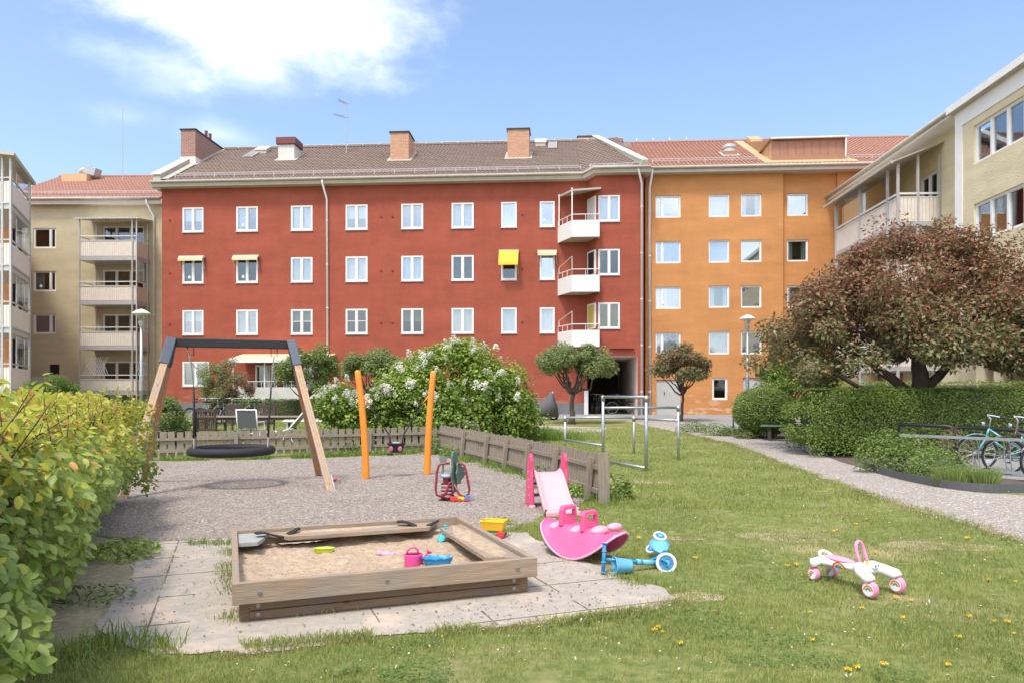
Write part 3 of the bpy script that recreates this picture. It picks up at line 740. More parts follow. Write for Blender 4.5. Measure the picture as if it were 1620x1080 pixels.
m.add([(0, 0, -.3), (0, 13, -.3), (0, 13, OEZ), (0, 0, OEZ)], [(0, 1, 2, 3)])
m.add([(u3 + 8, .1, -.3), (u3 + 8, 13, -.3), (u3 + 8, 13, OEZ), (u3 + 8, .1, OEZ)], [(0, 1, 2, 3)])
m.build('wall', MATS['orange_stucco'], ora)
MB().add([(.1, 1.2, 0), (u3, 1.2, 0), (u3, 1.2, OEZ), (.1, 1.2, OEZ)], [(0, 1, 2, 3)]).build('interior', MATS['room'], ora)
ok = {(1037, 0): 'sky', (1037, 1): 'sky', (1037, 2): 'left', (1037, 3): 'net', (1121, 0): 'white', (1121, 1): 'white', (1121, 2): 'sides', (1121, 3): 'net', (1172, 0): 'sides', (1172, 1): 'sky', (1172, 2): 'sky', (1172, 3): 'grey'}
for h in hs_:
    k = ok[(h[6], h[5])]
    window(ora, *h[:4], k, (h[4],) if h[4] else (), proud=-.06, fw=.06, glass='glass' if k in ('white', 'sides', 'net') else 'glass_bright', sill='white_metal')
for i, h in enumerate(hs2): window(ora, *h, ('sky', 'sides', 'sky', 'sky')[i], (), y=.25, proud=-.06, fw=.06, glass='glass_dark' if i == 1 else 'glass_bright', sill='white_metal')
window(ora, *low, 'dark', (), proud=-.05, fw=.08, glass='glass_dark', sill='white_metal')
mat('grey_door', (.50, .50, .47), .6, var=.05)
mat('lilac_door', (.50, .48, .50), .6, var=.05)
for dd, mm in ((dA, 'grey_door'), (dB, 'lilac_door')):
    d = MB(); n = 16; w_ = (dd[1] - dd[0]) / n
    for i in range(n): d.box(dd[0] + i * w_ + .004, dd[0] + (i + 1) * w_ - .004, .07, .11, dd[2], dd[3] - .05)
    d.box(dd[0], dd[1], .11, .13, dd[2], dd[3])
    do = d.build('door', MATS[mm], ora)
    MB().bar((dd[0] + w_ * 5.4, .04, 1.45), (dd[0] + w_ * 5.4, .04, 1.6), .03, .03).build('handle', MATS['dark_metal'], do)
sf = MB(); sf.prism([(-.1, -.5), (u3 + 8, -.5), (u3 + 8, .6), (-.1, .6)], OEZ, OEZ + .22); sf.build('eaves', MATS['soffit'], ora)
gutter(ora, [(-.1, -.58, OEZ + .24), (u3 + 8, -.58, OEZ + .24)])
zo = lambda y: OEZ + .28 + (y + .5) * math.tan(R(27))
RYo = 6.6
tl = MB(); tiled(tl, (.2, -.5, zo(-.5)), (u3 + 8, -.5, zo(-.5)), (u3 + 8, RYo, zo(RYo)), (-3.2, RYo, zo(RYo)))
tl.build('roof', MATS['tiles_red'], ora)
bk = MB(); bk.add([(-.1, -.45, zo(-.45) - .07), (u3 + 8, -.45, zo(-.45) - .07), (u3 + 8, RYo, zo(RYo) - .08), (-3, RYo, zo(RYo) - .08), (-3, 13.5, OEZ), (u3 + 8, 13.5, OEZ)], [(0, 1, 2, 3), (3, 2, 5, 4)]); bk.build('roof_deck', MATS['tiles_red'], ora)
MB().tube([(-3.2, RYo, zo(RYo) + .05), (u3 + 8, RYo, zo(RYo) + .05)], .1, 8).build('ridge', MATS['tiles_red'], ora)
snowrail(ora, [(.4, .3, zo(.3) + .04), (ou(1200, .3), .3, zo(.3) + .04)]); snowrail(ora, [(ou(1342, .3), .3, zo(.3) + .04), (u3 + 6, .3, zo(.3) + .04)])
# dormer
x0, x1 = ou(1221, .1), ou(1336, .1); zt = OF.z(1230, 222, .1); d = MB()
d.add([(x0, .1, zo(.1)), (x1, .1, zo(.1)), (x1, .1, zt), (x0, .1, zt - .04)], [(0, 1, 2, 3)])
d.box(x0, x1, .06, .099, zo(.1) - .02, zo(.1) + .34)
n = 9
for k in range(n + 1): x = x0 + (x1 - x0) * k / n; d.box(x - .012, x + .012, .075, .1, zo(.1) + .36, zt - .12)
do = d.build('dormer', MATS['terracotta_sheet'], ora)
for xs_, sg in ((x0, 0), (x1, 1)):
  d = MB()
  d.add([(xs_, .1, zo(.1)), (xs_, RYo - .3, zo(RYo - .3)), (xs_, RYo - .3, zt - .02), (xs_, .1, zt - .02)], [(3, 2, 1, 0) if sg else (0, 1, 2, 3)])
  for k in range(7): yy = .7 + k * .85; d.box(xs_ + (-.025 if not sg else 0), xs_ + (0 if not sg else .025), yy - .012, yy + .012, zo(yy), zt - .05)
  d.build('dormer_cheek', MATS['ochre_and_sunlit_sheet'], do)  # brighter than the dormer front: sunlight on the cheeks put into the colour
d = MB(); d.box(x0 - .12, x1 + .12, -.05, RYo, zt, zt + .1); d.build('dormer_roof', MATS['terracotta_sheet'], do)
d = MB(); d.tube([(x0 - .12, -.1, zt + .03), (x1 + .14, -.1, zt + .05)], .05, 8); d.tube([(x1 + .02, -.08, zt), (x1 + .02, .0, zo(.1) + .25)], .045, 8); d.build('gutter', MATS['white_metal'], do)
d = MB(); slopebox(d, x0 - .5, x0 - .02, -.2, RYo - .4, zo, .07, .11); slopebox(d, x0 - .5, x1 + .5, -.42, .05, zo, .075, .115); slopebox(d, x1 + .02, x1 + .4, -.2, RYo - .4, zo, .07, .11); d.build('flashing', MATS['ochre_and_sunlit_sheet'], do)
# vent chimney, hatch
yv = 2.0; x0, x1 = OF.u(1146, yv), OF.u(1166, yv); zt = OF.z(1150, 239, yv)
o = MB().box(x0, x1, yv, yv + .7, zo(yv) - .2, zt).build('chimney', MATS['terracotta_sheet'], ora); flash(o, x0, x1, yv, yv + .7, zo, .15)
MB().lathe([(.36, 0), (.36, .12), (.30, .14), (.30, .22), (.37, .24), (.37, .38), (.3, .42), (0, .43)], ((x0 + x1) / 2, yv + .35, zt), 20).build('vent_cowl', MATS['aluminium'], o, smooth=False)
y = 5.0; x0, x1 = OF.u(1187, y), OF.u(1206, y); hb = MB(); slopebox(hb, x0, x1, y, y + .9, zo, 0, .4); hb.build('roof_hatch', MATS['ochre_and_sunlit_sheet'], ora)
pipe(ora, [(ou(1030), -.55, OEZ + .25), (ou(1030), -.5, OEZ + .05), (ou(1027), -.1, OEZ - .7), (ou(1027.5), -.1, .4)], .07)
mat('asphalt_patch', (.1, .1, .105), .9, var=.1, bump=.3, bscale=90)

# ================================================================== olive house on the left
VF = Fac(X(12, 46.5), 46.5, math.atan(-.02)); vu = VF.u; vz = VF.z
oli = T('apartment_building', 'olive rendered apartment house with stacked cream balconies left of the red block', 'building', (VF.x0, VF.y0, 0), VF.a)
VE = vu(262); VEZ = vz(150, 326)
hv = [(vu(52.5), vu(88.5), vz(60, b), vz(60, t)) for t, b in ((361, 393), (429, 461), (497, 528))]
bv = [(vu(78), vu(94), vz(80, 592), vz(80, 576))]
ib0, ib1 = vu(160), vu(228)                                 # openings behind the balconies
bh = [(vu(162), vu(228), vz(160, t + 40), vz(160, t)) for t in (358, 427, 497, 571)]
m = MB(); wall(m, 0, VE, -.3, VEZ + .2, hv + bv + bh, reveal=.18)
m.add([(VE, 0, -.3), (VE, 13, -.3), (VE, 13, VEZ), (VE, 0, VEZ)], [(0, 1, 2, 3)])
m.add([(0, 13, -.3), (VE, 13, -.3), (VE, 13, VEZ), (0, 13, VEZ)], [(0, 1, 2, 3)])
m.build('wall', MATS['olive_stucco'], oli)
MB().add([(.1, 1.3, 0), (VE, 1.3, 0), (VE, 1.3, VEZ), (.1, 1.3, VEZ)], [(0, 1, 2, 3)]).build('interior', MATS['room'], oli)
for i, h in enumerate(hv): window(oli, *h, ('dark', 'left', 'grey')[i], (.74,), proud=-.05, glass=('glass_dark', 'glass_dark', 'glass')[i], sill='white_metal')
g = MB(); h = bv[0]
g.box(h[0], h[1], .1, .14, h[2], h[3])
for k in range(8): z = h[2] + (h[3] - h[2]) * (k + .5) / 8; g.box(h[0] + .02, h[1] - .02, .06, .098, z - .02, z + .02)
g.build('basement_grille', MATS['dark_metal'], oli)
for i, h in enumerate(bh): window(oli, *h, ('dark', 'halfbeige', 'beige', 'halfbeige')[i], (.33, .67), proud=-.05, glass='glass_dark', sill=None)
MB().box(vu(49), vu(95), -1.2, -.3, .2, vz(60, 596, -1)).build('window_well', MATS['dirty_white'], oli)
# balcony tower
yo = -1.6; q0, q1 = vu(125, yo), vu(216, yo)
tops = [(373, 405, 412), (445, 475, 482), (517, 546, 553), (592, 617, 624)]
for i, (t, b, s) in enumerate(tops):
    zt, zm, zb = vz(170, t, yo), vz(170, b, yo), vz(170, s, yo)
    sl_ = MB(); sl_.box(q0, q1, yo, -.02, zb, zm - .02); bo = sl_.build('balcony', MATS['aluminium'], oli, label) if False else sl_.build('balcony', MATS['aluminium'], oli)
    p = MB(); n = int((q1 - q0) / .12); zp = vz(170, t + 8, yo)
    for k in range(n): x = q0 + .05 + (q1 - q0 - .1) * k / n; p.box(x, x + (q1 - q0) / n - .022, yo + .02, yo + .045, zm, zp)
    p.box(q0 + .05, q1 - .05, yo + .045, yo + .055, zm, zp)
    p.box(q1 - .05, q1 - .02, yo + .06, -.05, zm, zp); p.box(q0 + .02, q0 + .05, yo + .06, -.05, zm, zp)
    p.build('parapet_panel', MATS['cream_panel'], bo)
    p = MB(); p.box(q0, q1, yo - .03, yo + .04, zt - .05, zt); p.box(q1 - .04, q1, yo + .04, -.02, zt - .05, zt); p.box(q0, q0 + .04, yo + .04, -.02, zt - .05, zt)
    p.box(q0, q1, yo - .01, yo + .03, zp + .002, zp + .04); p.build('railing', MATS['white_metal'], bo)
    if i == 1:
        for k in range(5):
            x = q1 - .0; y0_ = yo + .1 + k * .28; MB().box(x - .03, x - .02, y0_, y0_ + .25, zt, zt + 1.35).build('glass_screen', MATS['glass_bright'], bo)
    if i == 3:
        p = MB()
        for a0, a1 in ((q0 + .08, q0 + 1.3),):
            for k in range(8): p.bar((a0 + k * .15, yo + .3, zt), (a0 + k * .15 + .5, yo + .3, zt + 1.1), .02, .02); 
            for k in range(8): p.bar((a0 + k * .15 + .5, yo + .32, zt), (a0 + k * .15, yo + .32, zt + 1.1), .02, .02)
        for k in range(6): p.bar((q1 - .03, yo + .1 + k * .2, zt), (q1 - .03, yo + .5 + k * .2, zt + 1.2), .02, .02); p.bar((q1 - .05, yo + .5 + k * .2, zt), (q1 - .05, yo + .1 + k * .2, zt + 1.2), .02, .02)
        p.build('trellis', MATS['white_metal'], bo)
zc = vz(170, 347, yo)
for (x, y) in ((q0 + .03, yo), (q1 - .25, yo - .02), (q1 + .0, yo + .02), (q1 + .0, -.3), (q0 + .55, yo + .9)): MB().box(x - .035, x + .035, y - .035, y + .035, .2, zc).build('balcony_post', MATS['aluminium'], oli)
cn = MB(); rows = []
for y, z in ((yo - .25, zc), (-.03, zc + .28)): rows.append([(q0 - .2 + k * .06, y, z + .02 * math.sin(k * 2.1)) for k in range(int((q1 - q0 + .5) / .06))])
cn.grid(rows); cn.build('canopy', MATS['white_metal'], oli, solid=.03)
# roof
sf = MB(); sf.prism([(-.3, -.45), (VE, -.45), (VE, .5), (-.3, .5)], VEZ, VEZ + .3); sf.build('eaves', MATS['soffit'], oli)
gutter(oli, [(-.3, -.53, VEZ + .34), (VE - .1, -.53, VEZ + .34)], .09)
zv = lambda y: VEZ + .4 + (y + .45) * math.tan(R(27)); RYv = 5.6
tl = MB(); tiled(tl, (-.3, -.45, zv(-.45)), (VE, -.45, zv(-.45)), (VE + .6, RYv, zv(RYv)), (-.3, RYv, zv(RYv))); tl.build('roof', MATS['tiles_red'], oli)
bk = MB(); bk.add([(-.3, -.4, zv(-.4) - .07), (VE, -.4, zv(-.4) - .07), (VE + .6, RYv, zv(RYv) - .08), (-.3, RYv, zv(RYv) - .08), (-.3, 12.5, VEZ), (VE, 12.5, VEZ)], [(0, 1, 2, 3), (3, 2, 5, 4)]); bk.build('roof_deck', MATS['tiles_red'], oli)
MB().tube([(-.3, RYv, zv(RYv) + .05), (VE + .5, RYv, zv(RYv) + .05)], .1, 8).build('ridge', MATS['tiles_red'], oli)
snowrail(oli, [(.2, .2, zv(.2) + .04), (VE - .3, .2, zv(.2) + .04)])
y = 4.0; x0, x1 = vu(97, y), vu(137, y); zt = vz(100, 275, y)
o = MB().box(x0, x1, y, y + 1.8, zv(y) - .2, zt).build('vent_box', MATS['ochre_and_sunlit_sheet'], oli)
a = MB(); pts = [(x0 + .7, y + .9, zt - .1)]
for k in range(8): t = k / 7 * math.pi / 2; pts.append((x0 + .7 + .55 * (1 - math.cos(t)) + .0, y + .9, zt + .05 + .42 * math.sin(t)))
pts.append((x0 + 1.6, y + .9, zt + .47)); a.tube(pts, .3, 14); a.build('duct', MATS['galvanised'], o, smooth=True)
a = MB(); a.bar((x0 + 1.3, y + .8, zt + .5), (x0 + 2.2, y + .6, zt + .2), .6, .55); a.build('fan_housing', MATS['galvanised'], o, bevel=.02)
ax = vu(194, 4.6); MB().tube([(ax, 4.6, zv(4.6)), (ax, 4.6, vz(194, 170, 4.6))], .03, 6).build('mast', MATS['galvanised'], oli)
pipe(oli, [(vu(238), -.52, VEZ + .3), (vu(238.5), -.5, VEZ + .05), (vu(244.5), -.09, VEZ - .7), (vu(245), -.09, .2)])

# ================================================================== far-left house with glazed balcony tower
lefth = T('apartment_building', 'orange house at the left edge behind a tall stack of aluminium framed balconies', 'building', (X(17.5, 38.5), 38.5, 0), 0)
m = MB(); lw = [(-1.35, -.55, z, z + 1.3) for z in (2.1, 4.9, 7.7)]
wall(m, -14, 0, -.3, 12.2, lw); m.add([(0, 0, -.3), (-5.6, 7.6, -.3), (-5.6, 7.6, 12.2), (0, 0, 12.2)], [(0, 1, 2, 3)]); m.build('wall', MATS['orange_stucco'], lefth)
for h in lw: window(lefth, *h, 'dark', (), glass='glass_dark')
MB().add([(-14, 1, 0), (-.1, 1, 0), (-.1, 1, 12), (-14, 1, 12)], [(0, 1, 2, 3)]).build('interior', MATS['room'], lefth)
m = MB(); m.prism([(-14, -.5), (.2, -.5), (-5.4, 7.8), (-14, 8)], 12.2, 12.45); m.build('roof', MATS['tiles_red'], lefth)
MB().tube([(.05, -.1, .2), (.05, -.1, 12)], .07, 10).build('downpipe', MATS['white_metal'], lefth, smooth=True)
# tower frame in world directions: near corner n0, far corner f0
o0 = Vector((X(17.5, 38.5), 38.5, 0)); n0 = Vector((X(17, 33), 33, 0)) - o0; f0 = Vector((X(46.5, 36.9), 36.9, 0)) - o0
dn = (f0 - n0); le = dn.length; dn.normalize(); px_ = Vector((-1, .15, 0)).normalized()
tw = MB()
def zn(py): return CH + (HZ - py) / F * 33
lv = [zn(281), zn(379), zn(477), zn(575)]
for zt in lv:
    bo = None
    zp, zb, zs = zt - .16, zt - 1.15, zt - 1.5
    s_ = MB(); q = [n0, f0, f0 + px_ * 3.5, n0 + px_ * 3.5]
    s_.prism([(p.x, p.y) for p in q], zs + .1, zb); bo = s_.build('balcony', MATS['aluminium'], lefth)
    p = MB()
    n = 30
    p.bar((n0 + dn * .05) + Vector((0, 0, (zp + zb) / 2)), f0 - dn * .05 + Vector((0, 0, (zp + zb) / 2)), .03, zp - zb)
    for k in range(22):
        a = n0 + px_ * (.06 + k * .15); b = a + px_ * .13; p.bar(a + Vector((0, 0, (zp + zb) / 2)), b + Vector((0, 0, (zp + zb) / 2)), .03, zp - zb)
    p.build('parapet_panel', MATS['cream_panel'], bo)
    p = MB(); z_ = Vector((0, 0, zt)); p.bar(n0 + z_, f0 + z_, .06, .06); p.bar(n0 + z_, n0 + px_ * 3.5 + z_, .06, .06); z_ = Vector((0, 0, zb + .02)); p.bar(n0 + z_, f0 + z_, .09, .08); p.bar(n0 + z_, n0 + px_ * 3.5 + z_, .09, .08)
    p.build('railing', MATS['aluminium'], bo)
    for k in range(3):
        g = MB(); a = n0 + dn * (1.2 + k * .95); g.bar(a + Vector((0, 0, zt + .68)), a + dn * .9 + Vector((0, 0, zt + .68)), .012, 1.25); g.build('glass_screen', MATS['glass'], bo)
for p in (n0, f0, n0 + px_ * .42, f0 + px_ * .7, n0 + px_ * 1.9): MB().bar(p + Vector((0, 0, .2)), p + Vector((0, 0, zn(246) if p != f0 else zn(246) - .05)), .09, .09, up=(0, 1, 0)).build('balcony_post', MATS['aluminium'], lefth)
r = MB(); zt = zn(249); z_ = Vector((0, 0, zt)); a, b = n0 - dn * .5 + Vector((.25, 0, 0)), f0 + dn * .4 + Vector((.25, 0, 0))
r.add([a + z_, b + z_, b + px_ * 3.6 + z_ + Vector((0, 0, .55)), a + px_ * 3.6 + z_ + Vector((0, 0, .55))], [(0, 1, 2, 3)]); r.build('balcony_roof', MATS['pale_sheet'], lefth, solid=.14)

# ================================================================== beige wing on the right
BA = math.atan2(-1, -.049)
wx = lambda Y: 16.62 + .049 * (Y - 28.4)
BF = Fac(wx(38), 38, BA); bu = BF.u                       # recessed far part
bei = T('apartment_building', 'beige apartment wing with white framed projecting end along the right edge', 'building', (BF.x0, BF.y0, 0), BF.a)
UN = bu(1512.5, -.85); yN = -.85                            # near volume begins
bz = BF.z
gh = [(bu(1384), bu(1396), .9, 2.6), (bu(1400), bu(1429), 1.3, 2.6), (bu(1352), bu(1364), .4, 2.6), (bu(1473), bu(1486), .4, 2.7)]
BEZ = 11.45; up = (bu(1456), bu(1482), 8.3, 10.25)
uph = [(up[0], up[1], up[2] + dz, up[3] + dz) for dz in (0, -2.8, -5.6 + .0)][:2]
m = MB(); wall(m, -3, UN, -.3, BEZ, gh + uph)
# near volume
nw = []
for t0, t1 in ((200, 262.5), (324, 385)):
    a, b = bu(1540.5, yN), bu(1619.5, yN); z1_ = bz(1540.5, t0, yN); z0_ = bz(1538.5, t1, yN); nw.append((a, b, z0_, z1_))
NT = bz(1512.5, 181, yN); NB = bz(1515, 570, yN); NE = bu(1620, yN) + 9
nw.append((nw[0][0], nw[0][1], nw[1][2] - 2.8, nw[1][3] - 2.8))
# repeats further along the wing
sh = (nw[0][1] - nw[0][0]) + 1.6
nw2 = [(a + sh, b + sh, c, d) for a, b, c, d in nw]
wall(m, UN, NE, NB, NT - .02, nw + nw2, y=yN, reveal=.16)
m.add([(UN, yN, NB), (UN, 0, NB), (UN, 0, NT), (UN, yN, NT)], [(0, 1, 2, 3)])
m.add([(UN, yN, NB), (NE, yN, NB), (NE, 3, NB), (UN, 3, NB)], [(0, 1, 2, 3)])
# recessed ground floor with two bays
gA = (bu(1513, 1.0) , 0)
wall(m, UN, NE, -.3, NB, [(bu(1590, 1.3), bu(1590, 1.3) + 2.2, .9, 2.45)], y=1.3)
m.box(bu(1543, yN), bu(1556, yN), yN + .02, 1.3, -.3, NB - .002); m.box(bu(1571, yN), bu(1571, yN) + .35, yN + .02, 1.3, -.3, NB - .002)
m.add([(UN, 0, -.3), (UN, 1.3, -.3), (UN, 1.3, NB), (UN, 0, NB)], [(0, 1, 2, 3)])
m.add([(NE, yN, -.3), (NE, 12, -.3), (NE, 12, NT), (NE, yN, NT)], [(0, 1, 2, 3)])
m.build('wall', MATS['beige_stucco'], bei)
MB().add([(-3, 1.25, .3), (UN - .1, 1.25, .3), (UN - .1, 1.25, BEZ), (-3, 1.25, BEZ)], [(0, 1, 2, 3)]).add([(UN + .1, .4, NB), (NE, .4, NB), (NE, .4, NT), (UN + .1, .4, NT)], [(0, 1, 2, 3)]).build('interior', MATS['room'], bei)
mat('white_trim', (.80, .78, .74), .7, var=.05, vscale=2)
tr = MB(); tr.box(UN - .02, UN + .42, yN - .03, yN - .002, NB + .0, NT); tr.box(UN + .42, NE, yN - .03, yN - .002, NT - .55, NT); tr.box(UN - .02, NE, yN - .05, yN + .1, NB - .02, NB + .42)
tr.box(UN - .03, UN - .002, yN, 0, NB, NT); tr.build('white_surround', MATS['white_trim'], bei)
rr = MB(); rr.box(UN - .15, NE, yN - .22, 6, NT, NT + .22); rr.build('roof', MATS['pale_sheet'], bei)
rr = MB(); rr.box(UN - .18, NE, yN - .26, yN - .225, NT + .02, NT + .26); rr.box(UN - .18, UN - .152, yN - .225, 6, NT + .02, NT + .26); rr.build('roof_fascia', MATS['white_trim'], bei)
for h in nw + nw2: window(bei, *h, random.choice(['grey', 'sky', 'white']), (.34, .67), y=yN, proud=-.06, fw=.07, sill='white_metal', glass='glass')
window(bei, bu(1590, 1.3), bu(1590, 1.3) + 2.2, .9, 2.45, 'dark', (.5,), y=1.3, glass='glass_dark', proud=-.04)
for i, h in enumerate(gh): window(bei, *h, ('dark', 'halfbeige', 'grey', 'dark')[i], (), glass='glass_dark', proud=-.04)
for h in uph: window(bei, *h, 'dark', (.5,), glass='glass_dark', proud=-.04)
MB().tube([(bu(1561, .2), .2, -.1), (bu(1561, .2), .2, NB)], .06, 10).build('downpipe', MATS['white_metal'], bei, smooth=True)
MB().tube([(bu(1342, -.1), -.1, -.1), (bu(1342, -.1), -.1, 9.8)], .07, 10).build('downpipe', MATS['white_metal'], bei, smooth=True)
# eaves of the far part and its roof
er = MB(); er.prism([(-3, -.75), (UN - .03, -.75), (UN - .03, 0), (-3, 0)], BEZ, BEZ + .12); er.build('eaves', MATS['white_trim'], bei)
gutter(bei, [(-3, -.82, BEZ + .17), (UN - .05, -.82, BEZ + .17)], .09)
zb2 = lambda y: BEZ + .2 + (y + .75) * .42
tl = MB(); tiled(tl, (-3, -.75, zb2(-.75)), (UN - .2, -.75, zb2(-.75)), (UN - .2, 5, zb2(5)), (-3, 5, zb2(5))); tl.build('roof', MATS['tiles_red'], bei)
# balcony tower
yb = -1.62; t0, t1 = bu(1322, yb), bu(1421, yb)
for i in range(4):
    dz = -2.8 * i; zt = bz(1421, 305, yb) + dz; zp = zt - .2; zb = zt - 1.12
    s_ = MB(); s_.box(t0, t1, yb, -.02, zb - .18, zb); bo = s_.build('balcony', MATS['aluminium'], bei)
    p = MB(); n = int((t1 - t0) / .14)
    for k in range(n): x = t0 + (t1 - t0) * k / n; p.box(x + .01, x + (t1 - t0) / n - .01, yb + .02, yb + .05, zb, zp)
    for k in range(11): y = yb + .08 + k * .14; p.box(t1 - .05, t1 - .02, y + .008, y + .13, zb, zp)
    p.box(t1 - .065, t1 - .052, yb + .06, -.03, zb, zp); p.box(t0, t1, yb + .052, yb + .06, zb, zp)
    p.build('parapet_panel', MATS['cream_panel'], bo)
    p = MB(); p.box(t0, t1, yb - .02, yb + .05, zt - .07, zt); p.box(t1 - .06, t1, yb + .05, -.02, zt - .07, zt); p.box(t0, t1, yb - .01, yb + .04, zp + .002, zp + .04); p.box(t1 - .05, t1 - .01, yb + .05, -.02, zp + .002, zp + .04); p.build('railing', MATS['white_metal'], bo)
    for k in range(4): MB().box(t0 + .1 + k * .8, t0 + .85 + k * .8, yb + .02, yb + .03, zt, zt + 1.25).build('glass_screen', MATS['glass_bright'], bo)
ztop = bz(1421, 300, yb) + 1.0
for x, y in ((t0 + .04, yb), ((t0 + t1) / 2 - .4, yb), (t1 - .9, yb), (t1 - .03, yb), (t1 - .03, yb + .75), (t1 - .03, -.06)): MB().box(x - .045, x + .045, y - .045, y + .045, 0, ztop + (.35 if y > yb + .1 else 0)).build('balcony_post', MATS['aluminium'], bei)
cn = MB(); rows = []
for y, z in ((yb - .35, ztop), (-.02, ztop + .75)): rows.append([(t0 - .5 + (t1 - t0 + .75) * k / 90, y, z + .018 * math.sin(k * 2.2)) for k in range(91)])
cn.grid(rows); cn.build('canopy', MATS['soffit'], bei, solid=.04)
cn = MB(); cn.box(t0 - .5, t1 + .25, yb - .4, yb - .3, ztop - .05, ztop + .06); cn.build('canopy_edge', MATS['pale_sheet'], bei)
# ================================================================== ground, paths, lawns
def gmat(name, cols, scales, bump=(.6, 60, .01), rough=.95, speck=None, patch=None):
    """ground: two mixed noises between colours, optional specks and worn patches"""
    m = bpy.data.materials.new(name); m.use_nodes = True; MATS[name] = m
    t = m.node_tree; b = t.nodes['Principled BSDF']; b.inputs['Roughness'].default_value = rough; b.inputs['Specular IOR Level'].default_value = .2
    c = t.nodes.new('ShaderNodeTexCoord'); co = c.outputs['Object']
    def nse(s, d=6):
        n = t.nodes.new('ShaderNodeTexNoise'); n.inputs['Scale'].default_value = s; n.inputs['Detail'].default_value = d; n.inputs['Roughness'].default_value = .65; t.links.new(co, n.inputs['Vector']); return n.outputs[0]
    def rng_(o, a, z):
        r = t.nodes.new('ShaderNodeMapRange'); r.inputs[1].default_value = a; r.inputs[2].default_value = z; t.links.new(o, r.inputs[0]); return r.outputs[0]
    def mix(f, a, z):
        x = t.nodes.new('ShaderNodeMix'); x.data_type = 'RGBA'; t.links.new(f, x.inputs[0])
        for i, s in ((6, a), (7, z)):
            if isinstance(s, tuple): x.inputs[i].default_value = (*s, 1)
            else: t.links.new(s, x.inputs[i])
        return x.outputs[2]
    a = mix(rng_(nse(scales[0]), .35, .65), cols[0], cols[1])
    z = mix(rng_(nse(scales[1], 8), .38, .62), a, cols[2])
    if patch: z = mix(rng_(nse(patch[0], 5), patch[1], patch[2]), z, patch[3])
    if speck:
        v = t.nodes.new('ShaderNodeTexVoronoi'); v.inputs['Scale'].default_value = speck[0]; t.links.new(co, v.inputs['Vector'])
        h = t.nodes.new('ShaderNodeSeparateColor'); t.links.new(v.outputs['Color'], h.inputs[0])
        z = mix(rng_(h.outputs[0], speck[1], speck[1] + .12), z, speck[2])
        z = mix(rng_(h.outputs[1], speck[1], speck[1] + .1), z, speck[3])
    t.links.new(z, b.inputs['Base Color'])
    bp = t.nodes.new('ShaderNodeBump'); bp.inputs['Strength'].default_value = bump[0]; bp.inputs['Distance'].default_value = bump[2]
    if speck:
        t.links.new(v.outputs['Distance'], bp.inputs['Height'])
    else: t.links.new(nse(bump[1]), bp.inputs['Height'])
    t.links.new(bp.outputs[0], b.inputs['Normal']); return m
gmat('turf', [(.19, .21, .06), (.29, .28, .10), (.12, .16, .04)], (1.1, 9), (.7, 60, .02), patch=(.45, .54, .66, (.38, .31, .17)))
gmat('gravel_fine', [(.31, .26, .22), (.385, .33, .28), (.27, .225, .19)], (1.4, 26), (.9, 60, .02), speck=(42, .74, (.50, .45, .40), (.16, .13, .11)), patch=(.55, .52, .64, (.24, .195, .16)))
gmat('gravel_path', [(.34, .30, .255), (.41, .365, .315), (.29, .255, .22)], (.9, 30), (.8, 60, .015), speck=(46, .8, (.64, .6, .56), (.25, .22, .2)), patch=(.8, .6, .75, (.40, .34, .25)))
gmat('slab_stone', [(.38, .33, .275), (.46, .385, .315), (.33, .31, .27)], (1.3, 12), (.6, 45, .012), patch=(1.7, .50, .66, (.54, .43, .34)))
gmat('asphalt', [(.27, .265, .26), (.32, .31, .30), (.24, .235, .235)], (.8, 40), (.4, 90, .006))
gmat('play_sand', [(.45, .335, .225), (.56, .43, .30), (.37, .275, .19)], (5, 22), (.7, 40, .02))
gmat('worn_soil', [(.40, .33, .23), (.48, .39, .28), (.30, .26, .14)], (3, 18), (.7, 50, .02))
rows = []
ys = [-30, -10] + list(range(0, 37)) + [40, 60, 120, 300]
for y in ys: rows.append([(x, y, gz(y)) for x in (-200, -60, -20, 0, 20, 60, 200)])
gr = MB().grid(rows).build('ground', MATS['turf']); tag(gr, kind='structure')
def rough_edge(poly, step, amp, seed):
    out = []
    for i, p in enumerate(poly):
        q = poly[(i + 1) % len(poly)]; a, b = Vector(p), Vector(q); n = max(1, int((b - a).length / step)); nn = Vector((-(b - a).y, (b - a).x)).normalized()
        for k in range(n):
            c = a + (b - a) * k / n
            j = mnoise.noise(Vector((c.x * 2.1, c.y * 2.1, seed))) * amp + mnoise.noise(Vector((c.x * 7, c.y * 7, seed + 5))) * amp * .5
            out.append(c + nn * j)
    return out
def clip(poly, y, keep_above):
    out = []
    for i, p in enumerate(poly):
        q = poly[(i + 1) % len(poly)]; a = (p.y >= y) == keep_above; b = (q.y >= y) == keep_above
        if a: out.append(p)
        if a != b: out.append(p + (q - p) * ((y - p.y) / (q.y - p.y)))
    return out
def sheet(name, poly, h, m, kind='structure', step=.15, amp=.05, seed=1, label=None):
    full = rough_edge(poly, step, amp, seed); mb = MB()
    for lo, hi in ((-99, 16), (16, 36), (36, 999)):
        q = full
        if lo > -99: q = clip(q, lo, True)
        if q and hi < 999: q = clip(q, hi, False)
        if len(q) < 3: continue
        tris = geometry.tessellate_polygon([[Vector((p.x, p.y, 0)) for p in q]])
        fs = []
        for t in tris:
            a, b, c = [q[i] for i in t]; cr = (b.x - a.x) * (c.y - a.y) - (b.y - a.y) * (c.x - a.x)
            if abs(cr) > 1e-7: fs.append(t if cr > 0 else (t[0], t[2], t[1]))
        mb.add([(p.x, p.y, gz(p.y) + h) for p in q], fs)
    o = mb.build(name, MATS[m]); tag(o, kind=kind); return [(p.x, p.y) for p in full]
